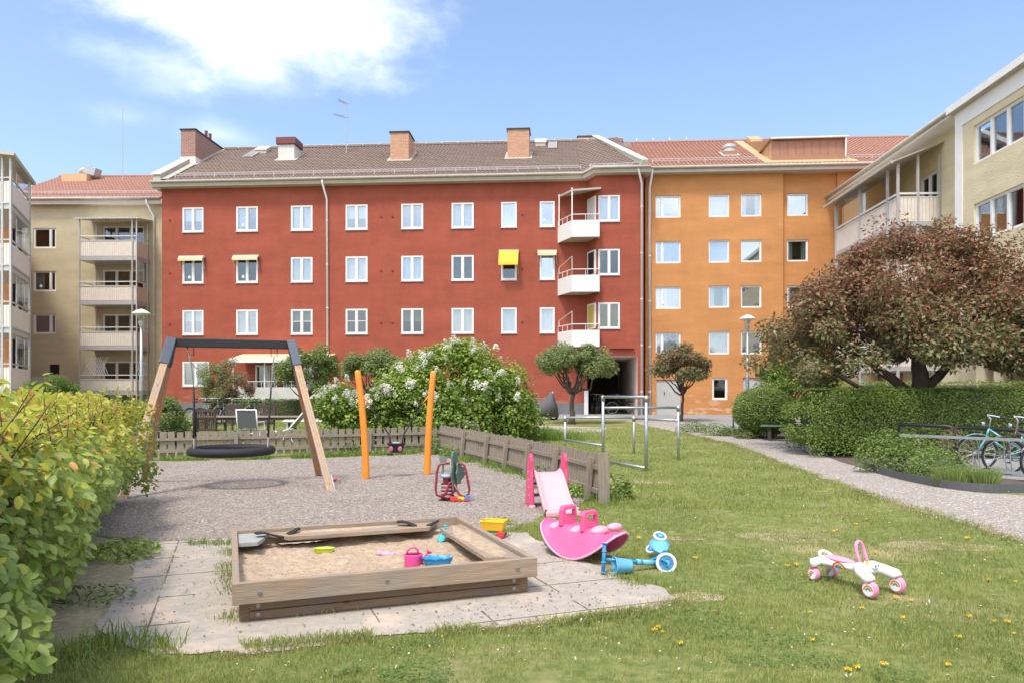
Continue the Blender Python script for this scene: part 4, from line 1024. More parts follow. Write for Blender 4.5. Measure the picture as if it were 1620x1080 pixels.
def gp(*a): return [tuple(G(*p)[:2]) for p in a]
POLY = {}
gravel = gp((930, 792), (905, 802), (860, 815), (800, 838), (720, 846), (640, 850), (235, 858), (205, 850)) + [(-7.5, 8.6), (-8.8, 11)] + gp((60, 735), (225, 729), (450, 725), (640, 718), (690, 716), (760, 732), (840, 757), (915, 778))
POLY['g'] = sheet('gravel', gravel, .004, 'gravel_fine', seed=2, amp=.12)
paving = gp((236, 856), (640, 846), (742, 842), (830, 842), (872, 868), (935, 895), (1000, 918), (1050, 932), (1078, 948), (1040, 962), (880, 985), (720, 1000), (560, 1012), (400, 1035), (250, 1032), (160, 1010), (150, 985), (200, 925))
POLY['p'] = sheet('paving', paving, .008, 'slab_stone', seed=3, amp=.09, step=.06)
path = gp((1000, 668), (1075, 684), (1120, 693), (1160, 703), (1230, 728), (1300, 757), (1400, 791), (1500, 822), (1620, 858)) + [(7.2, 6.0), (12, 5.5), (13, 9.5)] + gp((1619, 784), (1540, 778), (1450, 762), (1370, 738), (1330, 720), (1290, 706), (1240, 694), (1180, 688), (1130, 679), (1080, 668), (1050, 662))
POLY['w'] = sheet('path', path, .006, 'gravel_path', seed=4, amp=.12)
asph = gp((868, 662), (990, 664), (1080, 671), (1110, 675), (1180, 690), (1260, 700), (1330, 720)) + [(14, 18), (25, 18), (25, 36), (22, 38.2), (7, 38.9), (4, 39.2), (-1, 39.5), (-1, 33)]
POLY['a'] = sheet('road', asph, .003, 'asphalt', seed=5, amp=.03)
mulch = [(1.5 * x, y) for x, y in []]
soil = gp((250, 858), (236, 930), (165, 1000), (90, 1040), (10, 1052)) + [(-6, 3.9), (-8, 9)]
POLY['s'] = sheet('flower_bed', soil, .002, 'worn_soil', seed=6, amp=.15)
bed = gp((1290, 716), (1330, 730), (1370, 742), (1450, 763), (1540, 776), (1619, 778)) + [(9.5, 11.2), (11.5, 12.6), (12, 16), (8.8, 17)]
POLY['b'] = sheet('flower_bed', bed, .009, 'soil', seed=7, amp=.02)
pb = gp((840, 672), (960, 676), (955, 683), (840, 684))
sheet('paving', pb, .004, 'slab_stone', seed=9, amp=.03)
# bicycle standing area behind the flower bed
POLY['k'] = sheet('pavement', [(8.6, 12.9), (9.9, 11.3), (14, 11.0), (14, 17.3), (8.2, 17.6)], .013, 'asphalt', seed=8, amp=.02)
# slab joints: dark seams with moss
SB = Pz(367, 923, .28); SR = Pz(850.5, 881, .28); SA = math.atan2(SR.y - SB.y, SR.x - SB.x)
def inside(xy, poly):
    x, y = xy[:, 0], xy[:, 1]; r = np.zeros(len(xy), bool); n = len(poly); j = n - 1
    for i in range(n):
        xi, yi = poly[i]; xj, yj = poly[j]
        c = ((yi > y) != (yj > y)) & (x < (xj - xi) * (y - yi) / (yj - yi + 1e-12) + xi); r ^= c; j = i
    return r
jm = MB(); ex = Vector((math.cos(SA), math.sin(SA), 0)); ey = Vector((-ex.y, ex.x, 0)); org = Vector((SB.x, SB.y, 0)) - ex * 1.2 - ey * 1.2
def seam(a, b, w):
    n = int((b - a).length / .08); run = []
    for k in range(n):
        p = a + (b - a) * k / n
        ok_ = inside(np.array([[p.x, p.y]]), POLY['p'])[0]
        if ok_ and mnoise.noise(p * 2.3) > -.12: jm.bar(p + Vector((0, 0, .009)), p + (b - a) / n + Vector((0, 0, .009)), w * random.uniform(.4, 1.4), .005)
for k in range(-1, 8): seam(org + ex * (k * .7) - ey * 1, org + ex * (k * .7) + ey * 4.5, .012)
for k in range(-1, 7): seam(org + ey * (k * .7) - ex * 1, org + ey * (k * .7) + ex * 5, .009)
mat('joint', (.17, .145, .10), .95, var=.3, vscale=20); tag(jm.build('paving_joints', MATS['joint']), kind='stuff')
# debris scattered over the slabs
rg = np.random.default_rng(5)
n = 11000; xy = np.stack([rg.uniform(-3.6, 2.0, n), rg.uniform(3.8, 9, n)], 1)
dens = np.array([mnoise.noise(Vector((a * 1.3, b * 1.3, 1))) for a, b in xy]); keep = inside(xy, POLY['p']) & (rg.random(n) < .42 + dens * .9); xy = xy[keep]
k = len(xy); a = rg.uniform(0, 6.28, k); s = rg.uniform(.003, .013, k) * rg.uniform(.6, 1.1, k); w = s * rg.uniform(.3, .8, k)
P0 = np.stack([xy[:, 0], xy[:, 1], np.full(k, .0135)], 1); d = np.stack([np.cos(a), np.sin(a), 0 * a], 1); e = np.stack([-np.sin(a), np.cos(a), 0 * a], 1); up3 = np.array([0, 0, 1.])
V = np.stack([P0 - d * s[:, None], P0 + e * w[:, None], P0 + d * s[:, None], P0 - e * w[:, None], P0 + up3 * w[:, None] * .8], 1).reshape(-1, 3); i = np.arange(k)[:, None] * 5
Fc = np.concatenate([i + np.array(q) for q in ((0, 4, 1), (1, 4, 2), (2, 4, 3), (3, 4, 0))])
leafmat('debris', [(.10, .07, .05), (.22, .17, .12), (.05, .04, .03)], 0, .9)
tag(np_mesh('debris', V, Fc, MATS['debris']), kind='stuff')
# gravel stones as real pebbles over the nearer gravel
n = 60000; yy = 7.6 + 9 * rg.random(n) ** 1.7; xx = rg.uniform(-.72, .35, n) * yy; xy = np.stack([xx, yy], 1); xy = xy[inside(xy, POLY['g'])]
n2 = 26000; yy = 7 + 11 * rg.random(n2) ** 1.6; xx = rg.uniform(.2, .72, n2) * yy; q2 = np.stack([xx, yy], 1); q2 = q2[inside(q2, POLY['w'])]; xy = np.concatenate([xy, q2])
k = len(xy); s = rg.uniform(.006, .014, k)[:, None]; z = np.array([gz(v) for v in xy[:, 1]]) + .004; P0 = np.stack([xy[:, 0], xy[:, 1], z], 1); a = rg.uniform(0, 6.28, k)
d = np.stack([np.cos(a), np.sin(a), rg.normal(0, .2, k)], 1) * s; e = np.stack([-np.sin(a), np.cos(a), rg.normal(0, .2, k)], 1) * s * .75
V = np.stack([P0 - d, P0 + e, P0 + d, P0 - e, P0 + up3 * s * .8], 1).reshape(-1, 3); i = np.arange(k)[:, None] * 5
leafmat('pebbles', [(.20, .165, .14), (.35, .30, .255), (.44, .39, .34), (.13, .11, .095), (.37, .31, .26), (.56, .52, .47)], 0, .85)
tag(np_mesh('gravel_stones', V, np.concatenate([i + np.array(q) for q in ((0, 4, 1), (1, 4, 2), (2, 4, 3), (3, 4, 0))]), MATS['pebbles']), kind='stuff')
# ------------------------------------------------------------------ grass blades
fb = MB(); 
def nz2(xy, s, o=0): return np.array([mnoise.noise(Vector((a * s, b * s, o))) for a, b in xy])
def blades(name, n, ylo, yhi, pw, xl, xr, h, wdt, m, seed, excl='gpwabsk', dens_bias=.0, lean=.5, keepfn=None, hvar=1):
    r = np.random.default_rng(seed)
    yy = ylo + (yhi - ylo) * r.random(n) ** pw; xx = r.uniform(xl, xr, n) * yy; xy = np.stack([xx, yy], 1)
    ok = np.ones(n, bool)
    for q in excl: ok &= ~inside(xy, POLY[q])
    xy = xy[ok]
    if keepfn is not None: xy = xy[keepfn(xy, r)]
    d = nz2(xy, .9, 3) + .6 * nz2(xy, 3.1, 8)
    xy = xy[r.random(len(xy)) < .72 + dens_bias + d * .9]
    k = len(xy); z = np.array([gz(v) for v in xy[:, 1]])
    P0 = np.stack([xy[:, 0], xy[:, 1], z], 1)
    hh = h * r.uniform(.45, 1.25, k) * (1 + hvar * .35 * nz2(xy, 1.7, 20)); ww = wdt * (xy[:, 1] / 5) ** .55 * r.uniform(.6, 1.3, k)
    a = r.uniform(0, 6.28, k); sd = np.stack([np.cos(a), np.sin(a), 0 * a], 1) * ww[:, None] * .5
    b = r.uniform(0, 6.28, k); ln = np.stack([np.cos(b), np.sin(b), 0 * b], 1) * (hh * r.uniform(.1, lean * 1.6, k))[:, None]
    mid = P0 + ln * .35 + up3 * (hh * .6)[:, None]; tip = P0 + ln + up3 * hh[:, None]
    V = np.stack([P0 - sd, P0 + sd, mid + sd * .7, mid - sd * .7, tip], 1).reshape(-1, 3); i = np.arange(k)[:, None] * 5
    Fc = np.concatenate([i + np.array([0, 1, 2]), i + np.array([0, 2, 3]), i + np.array([3, 2, 4])])
    return tag(np_mesh(name, V, Fc, m), kind='stuff')
leafmat('grass', [(.17, .22, .05), (.33, .37, .09), (.46, .47, .155), (.23, .28, .065), (.58, .52, .28), (.38, .41, .115), (.49, .47, .18)], .25, .5, .3, clump=.55, cscale=.8)
leafmat('grass_lush', [(.15, .24, .04), (.23, .33, .06), (.31, .40, .08)], .3, .5, .3)
leafmat('grass_dry', [(.42, .34, .19), (.34, .29, .13), (.50, .42, .26)], .2, .6, .2)
notbox = lambda xy, r: np.ones(len(xy), bool)
def bare(xy, r):                                  # worn patches in the lawn
    o = np.ones(len(xy), bool)
    for px, py, rx, ry in ((1230, 848, 1.1, .45), (1480, 862, 1.1, .5), (1090, 850, .5, .3), (1120, 940, .35, .2), (1350, 800, 1.2, .3)):
        g = G(px, py); dd = ((xy[:, 0] - g.x) / rx) ** 2 + ((xy[:, 1] - g.y) / ry) ** 2
        o &= r.random(len(xy)) > .62 * np.exp(-dd)
    return o
blades('grass', 210000, 3.5, 9.5, 1.25, -.75, .76, .038, .0042, MATS['grass'], 1, keepfn=bare)
blades('grass', 110000, 9.5, 27, 1.3, -.3, .5, .05, .0065, MATS['grass'], 2, keepfn=bare)
blades('grass', 24000, 18.8, 31, 1.2, -.55, .0, .07, .008, MATS['grass_lush'], 3)
blades('grass', 26000, 3.5, 14, 1.5, -.7, .74, .03, .004, MATS['grass_dry'], 4, dens_bias=-.15)
def strip_blades(name, pts, n, spread, h, m, seed, w=.006):
    r = np.random.default_rng(seed); seg = [Vector(p) for p in pts]; L_ = [(seg[i + 1] - seg[i]).length for i in range(len(seg) - 1)]; t = r.random(n) * sum(L_); xy = []
    for v in t:
        i = 0
        while i < len(L_) - 1 and v > L_[i]: v -= L_[i]; i += 1
        p = seg[i] + (seg[i + 1] - seg[i]) * (v / L_[i]); xy.append((p.x + r.normal(0, spread), p.y + r.normal(0, spread)))
    xy = np.array(xy); d = nz2(xy, 2.2, seed); xy = xy[d > -.12]; k = len(xy)
    P0 = np.stack([xy[:, 0], xy[:, 1], np.array([gz(v) for v in xy[:, 1]])], 1); hh = h * r.uniform(.3, 1.3, k); a = r.uniform(0, 6.28, k); sd = np.stack([np.cos(a), np.sin(a), 0 * a], 1) * w * .5
    b = r.uniform(0, 6.28, k); ln = np.stack([np.cos(b), np.sin(b), 0 * b], 1) * (hh * r.uniform(.1, .9, k))[:, None]
    mid = P0 + ln * .35 + up3 * (hh * .6)[:, None]; tip = P0 + ln + up3 * hh[:, None]
    V = np.stack([P0 - sd, P0 + sd, mid + sd * .8, mid - sd * .8, tip], 1).reshape(-1, 3); i = np.arange(k)[:, None] * 5
    return tag(np_mesh(name, V, np.concatenate([i + np.array([0, 1, 2]), i + np.array([0, 2, 3]), i + np.array([3, 2, 4])]), m), kind='stuff')
g2 = lambda *a: [G(*p) for p in a]
strip_blades('grass', g2((160, 1015), (330, 1030), (560, 1010), (720, 1000), (900, 985), (1080, 958)), 5200, .05, .05, MATS['grass'], 11)
strip_blades('grass', g2((236, 862), (420, 860)), 900, .06, .06, MATS['grass_lush'], 12)
strip_blades('weeds', g2((225, 729), (450, 725), (660, 717)), 4500, .09, .12, MATS['grass_lush'], 13, .012)
strip_blades('weeds', g2((690, 716), (800, 745), (915, 783)), 2200, .10, .13, MATS['grass_lush'], 14, .012)
strip_blades('weeds', g2((368, 985), (362, 900), (362, 870)), 900, .05, .05, MATS['grass'], 15)
strip_blades('weeds', g2((215, 1020), (280, 860)), 420, .018, .02, MATS['grass'], 16)
strip_blades('weeds', g2((380, 985), (830, 935)), 380, .03, .05, MATS['grass'], 17)
strip_blades('weeds', g2((100, 1050), (180, 1010), (260, 1030)), 200, .06, .13, MATS['grass_lush'], 18, .008)
strip_blades('grass', g2((800, 842), (860, 832), (870, 850)), 1800, .10, .04, MATS['grass'], 19)
strip_blades('grass', g2((830, 690), (890, 695)), 5000, .45, .28, MATS['grass_lush'], 20, .012)
strip_blades('weeds', g2((940, 795), (960, 798)), 500, .09, .15, MATS['grass_lush'], 21)

strip_blades('grass', g2((1098, 950), (1060, 938), (1000, 918), (940, 898), (875, 868)), 2600, .07, .04, MATS['grass'], 22)
strip_blades('grass', g2((1090, 948), (980, 974), (760, 998), (560, 1012), (380, 1036), (250, 1034)), 5000, .045, .03, MATS['grass_dry'], 23, .005)
strip_blades('grass', g2((1075, 684), (1160, 703), (1300, 757), (1400, 791), (1620, 858)), 9000, .10, .035, MATS['grass_dry'], 24, .009)
strip_blades('grass', g2((1075, 684), (1160, 703), (1300, 757), (1400, 791), (1620, 858)), 7000, .12, .04, MATS['grass'], 25, .009)
strip_blades('grass', g2((0, 1062), (90, 1046), (160, 1020)), 1200, .08, .06, MATS['grass'], 26)

# fallen petals and dry bits lying in the lawn
rg = np.random.default_rng(77); n = 1500; yy = 3.8 + 13 * rg.random(n) ** 1.4; xx = rg.uniform(-.4, .75, n) * yy; xy = np.stack([xx, yy], 1)
for q in 'gpwabsk': xy = xy[~inside(xy, POLY[q])]
k = len(xy); a = rg.uniform(0, 6.28, k); s = rg.uniform(.005, .012, k) * (xy[:, 1] / 6) ** .5; P0 = np.stack([xy[:, 0], xy[:, 1], rg.uniform(.02, .04, k) + np.array([gz(v) for v in xy[:, 1]])], 1); d = np.stack([np.cos(a), np.sin(a), rg.normal(0, .4, k)], 1); e = np.stack([-np.sin(a), np.cos(a), rg.normal(0, .4, k)], 1)
V = np.stack([P0 - d * s[:, None], P0 + e * s[:, None] * .6, P0 + d * s[:, None], P0 - e * s[:, None] * .6], 1).reshape(-1, 3); i = np.arange(k)[:, None] * 4
leafmat('petal', [(.75, .72, .62), (.60, .52, .36), (.80, .78, .72), (.45, .38, .22), (.66, .62, .5)], .2, .7)
tag(np_mesh('fallen_petals', V, i + np.array([0, 1, 2, 3]), MATS['petal']), kind='stuff')

for k_, (px, py, rx, ry) in enumerate(((1200, 846, .3, .16), (1262, 852, .42, .2), (1310, 846, .2, .12), (1455, 862, .4, .22), (1530, 866, .35, .14), (1105, 944, .22, .12), (1085, 852, .22, .1), (1345, 812, .2, .1))):
    g = G(px, py); q = [(g.x + rx * math.cos(t), g.y + ry * math.sin(t)) for t in np.linspace(0, 6.28, 15)[:-1]]
    sheet('bare_ground', q, .0008 + .0006 * k_, 'worn_soil', seed=20 + k_, amp=.45 * ry, step=.05)
    strip_blades('grass', [Vector((g.x - rx, g.y, 0)), Vector((g.x + rx, g.y, 0))], int(1500 * rx), ry * .8, .022, MATS['grass_dry'], 40 + k_, .006)
    strip_blades('grass', [Vector((g.x - rx, g.y, 0)), Vector((g.x + rx, g.y, 0))], int(1900 * rx), ry * .9, .026, MATS['grass'], 60 + k_, .005)

# clover and broad weeds low in the lawn
rg = np.random.default_rng(88); n = 60000; yy = 3.7 + 12 * rg.random(n) ** 1.5; xx = rg.uniform(-.5, .75, n) * yy; xy = np.stack([xx, yy], 1)
for q in 'gpwabsk': xy = xy[~inside(xy, POLY[q])]
d = nz2(xy, 1.1, 31) + .7 * nz2(xy, 3.5, 12); xy = xy[d > .22]; k = len(xy)
P0 = np.stack([xy[:, 0], xy[:, 1], rg.uniform(.012, .038, k)], 1); O0 = np.tile([0, 0, 1.], (k, 1)) + rg.normal(0, .3, (k, 3))
leafmat('clover', [(.09, .17, .035), (.14, .25, .05), (.20, .31, .07), (.11, .20, .045)], .3)
V, Fc = leaf_arrays(rg, P0, O0, .019, asp=.85, up=1.5, rnd=.5); tag(np_mesh('clover', V, Fc, MATS['clover']), kind='stuff')
# ================================================================== vegetation
mat('bark', (.10, .075, .06), .95, var=.35, vscale=14, bump=.8, bscale=30, stretch=(1, 1, .3))
mat('bark_red', (.085, .055, .048), .95, var=.35, vscale=12, bump=.9, bscale=26, stretch=(1, 1, .3))
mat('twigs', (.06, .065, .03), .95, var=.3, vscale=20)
leafmat('leaf_green', [(.12, .20, .035), (.19, .30, .055), (.28, .40, .085), (.15, .24, .05), (.36, .47, .13)], .35, .45, .35)
leafmat('leaf_lime', [(.168, .264, .036), (.264, .384, .060), (.384, .480, .084), (.216, .324, .048)], .35)
leafmat('leaf_hedge', [(.13, .20, .035), (.20, .29, .05), (.28, .37, .08), (.17, .25, .045), (.38, .45, .15)], .35, .5, .3)
leafmat('leaf_pale', [(.28, .36, .10), (.40, .47, .17), (.22, .30, .08), (.50, .54, .25)], .35, .5, .3)
leafmat('leaf_grey', [(.21, .26, .10), (.32, .37, .15), (.42, .46, .20), (.27, .32, .12), (.50, .52, .28)], .4, .5, .3)
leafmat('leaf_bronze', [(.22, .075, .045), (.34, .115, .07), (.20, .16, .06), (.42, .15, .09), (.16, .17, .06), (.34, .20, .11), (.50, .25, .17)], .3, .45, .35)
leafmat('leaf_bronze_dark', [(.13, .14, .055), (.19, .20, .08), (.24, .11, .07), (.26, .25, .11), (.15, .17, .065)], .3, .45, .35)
leafmat('leaf_big', [(.19, .28, .04), (.32, .40, .05), (.14, .22, .04), (.46, .50, .07), (.25, .35, .05), (.37, .45, .13), (.20, .30, .06)], .45, .4, .45)
leafmat('leaf_yellow', [(.36, .44, .05), (.48, .50, .06), (.28, .42, .05), (.56, .50, .07), (.24, .38, .05)], .4, .42)
leafmat('leaf_orange', [(.55, .25, .06), (.48, .20, .08), (.60, .33, .07), (.40, .17, .07)], .35, .42)
leafmat('blossom', [(.74, .72, .60), (.80, .78, .70), (.66, .66, .48)], .2)
leafmat('blossom_pink', [(.50, .38, .42), (.60, .48, .50), (.40, .28, .32)], .2)
leafmat('leaf_brown', [(.264, .156, .084), (.384, .240, .132), (.192, .120, .072), (.456, .324, .204)], .2)
def branches(mb, rng, base, cl, r0, k, fork=.35):
    base = Vector(base)
    idx = rng.choice(len(cl), size=min(k, len(cl)), replace=False)
    for i in idx:
        c = base + (Vector(cl[i][0]) - base) * .82; st = base + (c - base) * .02
        pts = wobble(base, c, 6, (c - base).length * .035, rng, sag=(c - base).length * .08)
        mb.tube(pts, [r0 * (1 - j / 7) + .006 for j in range(len(pts))], 6)
def tree(name, label, cat, X_, Y_, zc, rad, th, tr, mats, leaf=.08, n=14000, nc=60, cr=.4, seed=1, barkm='bark', group=None, fork=None, stems=1, flat=-.6, shell=.45, nbr=22, lean=(0, 0), mix=None, asp=.5, squash=.75, droop=.3):
    """trunk, limbs and a crown of leaves; zc height of crown centre over the ground, th height of the fork"""
    rng = np.random.default_rng(seed); g0 = gz(Y_)
    t = T(name, label, cat, (X_, Y_, g0), 0, group)
    cl = clumps(rng, (lean[0], lean[1], zc), rad, nc, cr, shell, flat)
    tb = MB()
    for s in range(stems):
        b0 = Vector((0, 0, -.05)) if stems == 1 else Vector((rng.normal(0, .18), rng.normal(0, .12), -.05))
        top = Vector((lean[0] * .4 + rng.normal(0, .04 if stems == 1 else rad[0] * .3), lean[1] * .4, th))
        pts = wobble(b0, top, 6, tr * .25, rng); tb.tube(pts, [tr * (1.35 - .2 * min(j, 2) - .05 * j) for j in range(len(pts))], 10)
        branches(tb, rng, top, cl, tr * .5, nbr // stems)
    tb.build('trunk', MATS[barkm], t, smooth=True)
    p, o = crown_points(rng, cl, 1.55 * n / nc, squash)
    if mix is None: leafobj('crown', rng, p, o, leaf, MATS[mats[0]], t, asp=asp, droop=droop)
    else:
        top_ = mix(p, rng); leafobj('crown', rng, p[~top_], o[~top_], leaf, MATS[mats[0]], t, asp=asp, droop=droop)
        c = leafobj('crown', rng, p[top_], o[top_], leaf, MATS[mats[1]], t, asp=asp, droop=droop); c['label'] = 'younger outer shoots'
    return t, cl, rng
def tri(x0, x1, y): return X(x0, y), X(x1, y)
# big bronze-leaved tree on the right
Yt = 18.6; bx = X(1452, Yt)
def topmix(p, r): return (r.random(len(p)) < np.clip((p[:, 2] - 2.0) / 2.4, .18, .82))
g0 = gz(Yt)
rng = np.random.default_rng(3)
t = T('tree', 'large spreading tree with bronze leaves rising behind the clipped hedge', 'tree', (bx, Yt, g0))
cl = clumps(rng, (-.2, .0, 2.95), (4.0, 2.6, 2.9), 175, .55, .45, -.28)
cl = [(c, r) for c, r in cl if not (c[0] < -2.6 and c[2] > 4.3) and c[2] > (2.0 if -1.7 < c[0] < .7 else (2.35 if c[0] >= .7 else (2.3 if c[0] < -2.6 else 1.8)))]
for (cx, cz, r) in ((-3.7, 2.3, .5), (-3.9, 3.0, .45), (-3.2, 2.0, .4), (-2.2, 1.75, .4), (-2.6, 2.0, .45), (-1.6, 2.2, .5), (-1.2, 2.5, .5), (-2.0, 2.4, .5), (-2.4, 3.4, .55), (-3.0, 3.6, .5), (-2.9, 2.3, .5), (-3.2, 2.8, .5), (1.9, 2.3, .4), (3.2, 3.6, .6), (3.5, 3.0, .6), (2.6, 4.2, .6), (3.8, 2.6, .5), (2.2, 2.25, .5), (3.0, 2.3, .5), (.7, .75, .3), (-.2, 5.1, .5), (-.9, 4.9, .5), (4.2, 3.4, .6), (4.4, 2.7, .5)):
    cl.append((np.array([cx, rng.normal(0, .6), cz]), r))
tb = MB()
for a, b, r in (((0, 0, -.1), (.05, 0, 1.5), .27), ((.05, 0, 1.45), (.1, .1, 2.6), .2), ((-.12, 0, .2), (-1.0, -.2, 1.35), .15), ((-1.0, -.2, 1.3), (-2.4, -.4, 2.0), .06), ((-.6, -.1, .9), (-2.8, .2, 1.6), .055), ((.05, 0, 1.4), (1.5, .3, 2.7), .12), ((0, 0, 1.3), (-1.4, .4, 2.6), .12)):
    pts = wobble(a, b, 5, r * .18, rng); tb.tube(pts, [r * (1.12 - .08 * j) for j in range(6)], 10)
branches(tb, rng, (.1, .1, 2.5), cl, .09, 26); branches(tb, rng, (1.4, .3, 2.6), [c for c in cl if c[0][0] > 1], .06, 12)
tb.build('trunk', MATS['bark_red'], t, smooth=True)
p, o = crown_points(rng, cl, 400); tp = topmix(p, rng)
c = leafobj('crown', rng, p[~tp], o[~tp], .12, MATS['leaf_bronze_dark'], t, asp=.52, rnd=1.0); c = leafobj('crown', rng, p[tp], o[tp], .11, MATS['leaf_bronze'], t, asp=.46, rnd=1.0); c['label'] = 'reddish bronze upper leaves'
# lilac with white blossom
Yl = 21.0; x0, x1 = tri(522, 866, Yl); g0 = gz(Yl)
t = T('lilac_bush', 'huge rounded lilac bush full of white blossom behind the picket fence', 'bush', ((x0 + x1) / 2, Yl, g0)); rng = np.random.default_rng(8)
cl = clumps(rng, (.25, 0, .75), (2.5, 1.5, 2.35), 140, .5, .6, -.25, .6)
for k in range(46): cl.append((np.array([rng.uniform(-2.95, -1.2), rng.uniform(-1.4, -.2), rng.uniform(.15, 1.0)]) + np.array([0, 0, 1]) * rng.uniform(0, .9) * 0.75, .38))
for k in range(14): cl.append((np.array([rng.uniform(1.6, 2.75), rng.uniform(-1, .3), rng.uniform(.35, 1.3)]), .36))
tb = MB()
for s in range(9):
    b = Vector((rng.uniform(-1.2, 1.6), rng.uniform(-.3, .3), -.05)); branches(tb, rng, b, cl, .05, 6)
tb.build('trunk', MATS['bark'], t, smooth=True)
p, o = crown_points(rng, cl, 330); tp = (p[:, 2] > 1.7) & (rng.random(len(p)) < .75) | (rng.random(len(p)) < .5)
leafobj('crown', rng, p[~tp], o[~tp], .10, MATS['leaf_green'], t, asp=.72, up=.6); c = leafobj('crown', rng, p[tp], o[tp], .10, MATS['leaf_lime'], t, asp=.7, up=.6); c['label'] = 'fresh lime green leaves'
fl = []
def flower(nm, parent, seed, L_=.22, R_=.065, m='blossom'):
    r = np.random.default_rng(seed); n = 110; h = r.random(n) ** .8; a = r.uniform(0, 6.28, n); rr = R_ * (1 - h * .8) * r.uniform(.6, 1.1, n); q = np.stack([np.cos(a) * rr, np.sin(a) * rr, h * L_], 1); oo = np.stack([np.cos(a), np.sin(a), .5 + 0 * a], 1)
    return leafobj(nm, r, q, oo, .028, MATS[m], parent, asp=.9)
f0_ = flower('flower_cluster', t, 1); first = True; kf = 0
cand = [c for c in cl if c[0][1] < .25 and c[0][2] > 1.0]
while kf < 96:
    c, r = cand[rng.integers(len(cand))]; d = unit(rng.normal(0, .8, 3) + np.array([0, -1.7, .7])); q = c + d * r * .98; q[2] = min(q[2], 2.75)
    if q[0] > .6 and rng.random() < .55: continue
    fo = f0_ if kf == 0 else f0_.copy()
    if kf: COL.objects.link(fo); fo.parent = t
    fo.location = q; fo.rotation_euler = (rng.normal(.4, .4), rng.normal(0, .4), rng.uniform(0, 6)); s_ = rng.uniform(.7, 1.35); fo.scale = (s_ * 1.35, s_ * 1.35, s_ * 1.0); kf += 1
fp = flower('flower_cluster', t, 5, .16, .06, 'blossom_pink'); fp['label'] = 'faded lilac pink blossom'; fp.location = (1.15, -1.5, .5)
for k in range(4): fo = fp.copy(); COL.objects.link(fo); fo.parent = t; fo.location = (.7 + k * .17, -1.55, .42 + .06 * (k % 3)); fo.rotation_euler = (.3, .2 * k, k)
# small trees in the yard
Y = 29.5; tree('tree', 'small green tree with a flat wide crown in front of the red passage corner', 'tree', X(905, Y), Y, 2.35, (1.68, 1.2, .92), 1.2, .12, ['leaf_grey'], .11, 12500, 42, .4, 11, flat=-.35, lean=(.05, 0), nbr=16)
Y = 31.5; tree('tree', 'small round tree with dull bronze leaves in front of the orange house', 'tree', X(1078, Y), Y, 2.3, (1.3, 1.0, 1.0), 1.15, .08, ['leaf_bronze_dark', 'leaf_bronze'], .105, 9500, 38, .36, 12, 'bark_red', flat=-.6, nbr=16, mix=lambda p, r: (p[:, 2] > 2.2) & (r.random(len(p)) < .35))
Y = 24.5; tree('tree', 'pale green small tree leaning over the round shrub near the lamp', 'tree', X(1262, Y), Y, 1.75, (1.55, 1.2, .85), .75, .08, ['leaf_green', 'leaf_lime'], .09, 12000, 55, .34, 13, flat=-.75, stems=2, nbr=18, mix=lambda p, r: r.random(len(p)) < .45)
Y = 33.5; tree('tree', 'loose apple tree with a pale trunk beside the white patio wall', 'tree', X(485, Y), Y, 2.3, (1.6, 1.1, 1.05), .95, .075, ['leaf_grey', 'leaf_green'], .11, 8000, 44, .34, 14, flat=-.9, nbr=20, mix=lambda p, r: r.random(len(p)) < .4)
Y = 30; tree('tree', 'dull green tree showing at the left shoulder of the lilac bush', 'tree', X(584, Y), Y, 2.3, (1.15, 1.0, .8), 1.2, .07, ['leaf_grey'], .11, 8000, 40, .34, 15, nbr=14)
Y = 35.5; tree('bush', 'tall straggly bush with brown tangled twigs against the red wall', 'bush', X(352, Y), Y, 1.5, (1.45, .9, 1.5), .6, .05, ['leaf_grey', 'leaf_brown'], .085, 13000, 60, .36, 16, stems=4, nbr=36, flat=-.95, shell=.3, mix=lambda p, r: (r.random(len(p)) < np.clip(.15 + (p[:, 0] + .2) * .5, .1, .75)))
Y = 19.6; tree('bush', 'rounded dark green rhododendron bush right behind the picket fence', 'bush', X(252, Y), Y, .62, (.82, .75, .72), .25, .05, ['leaf_green', 'leaf_grey'], .075, 9000, 44, .24, 17, stems=4, nbr=14, flat=-.8, shell=.6, mix=lambda p, r: r.random(len(p)) < .5)
Y = 21.5; tree('bush', 'green bush half hidden behind the yellow hedge by the lamp post', 'bush', X(165, Y), Y, .65, (1.0, .8, .72), .25, .05, ['leaf_green', 'leaf_grey'], .075, 8000, 40, .26, 18, stems=4, nbr=14, flat=-.8, shell=.6, mix=lambda p, r: r.random(len(p)) < .5)
Y = 30.0; tree('bush', 'low green bush under the basement hatch of the olive house', 'bush', X(80, Y), Y, 1.3, (1.3, .9, .75), .3, .05, ['leaf_green'], .08, 5000, 34, .3, 19, stems=4, nbr=10, flat=-.8, shell=.5)
for i, (px, Y, w, h, lab, s) in enumerate(((1210, 22.6, 1.0, 1.45, 'rounded clipped shrub beside the green bench', 31),)):
    pass
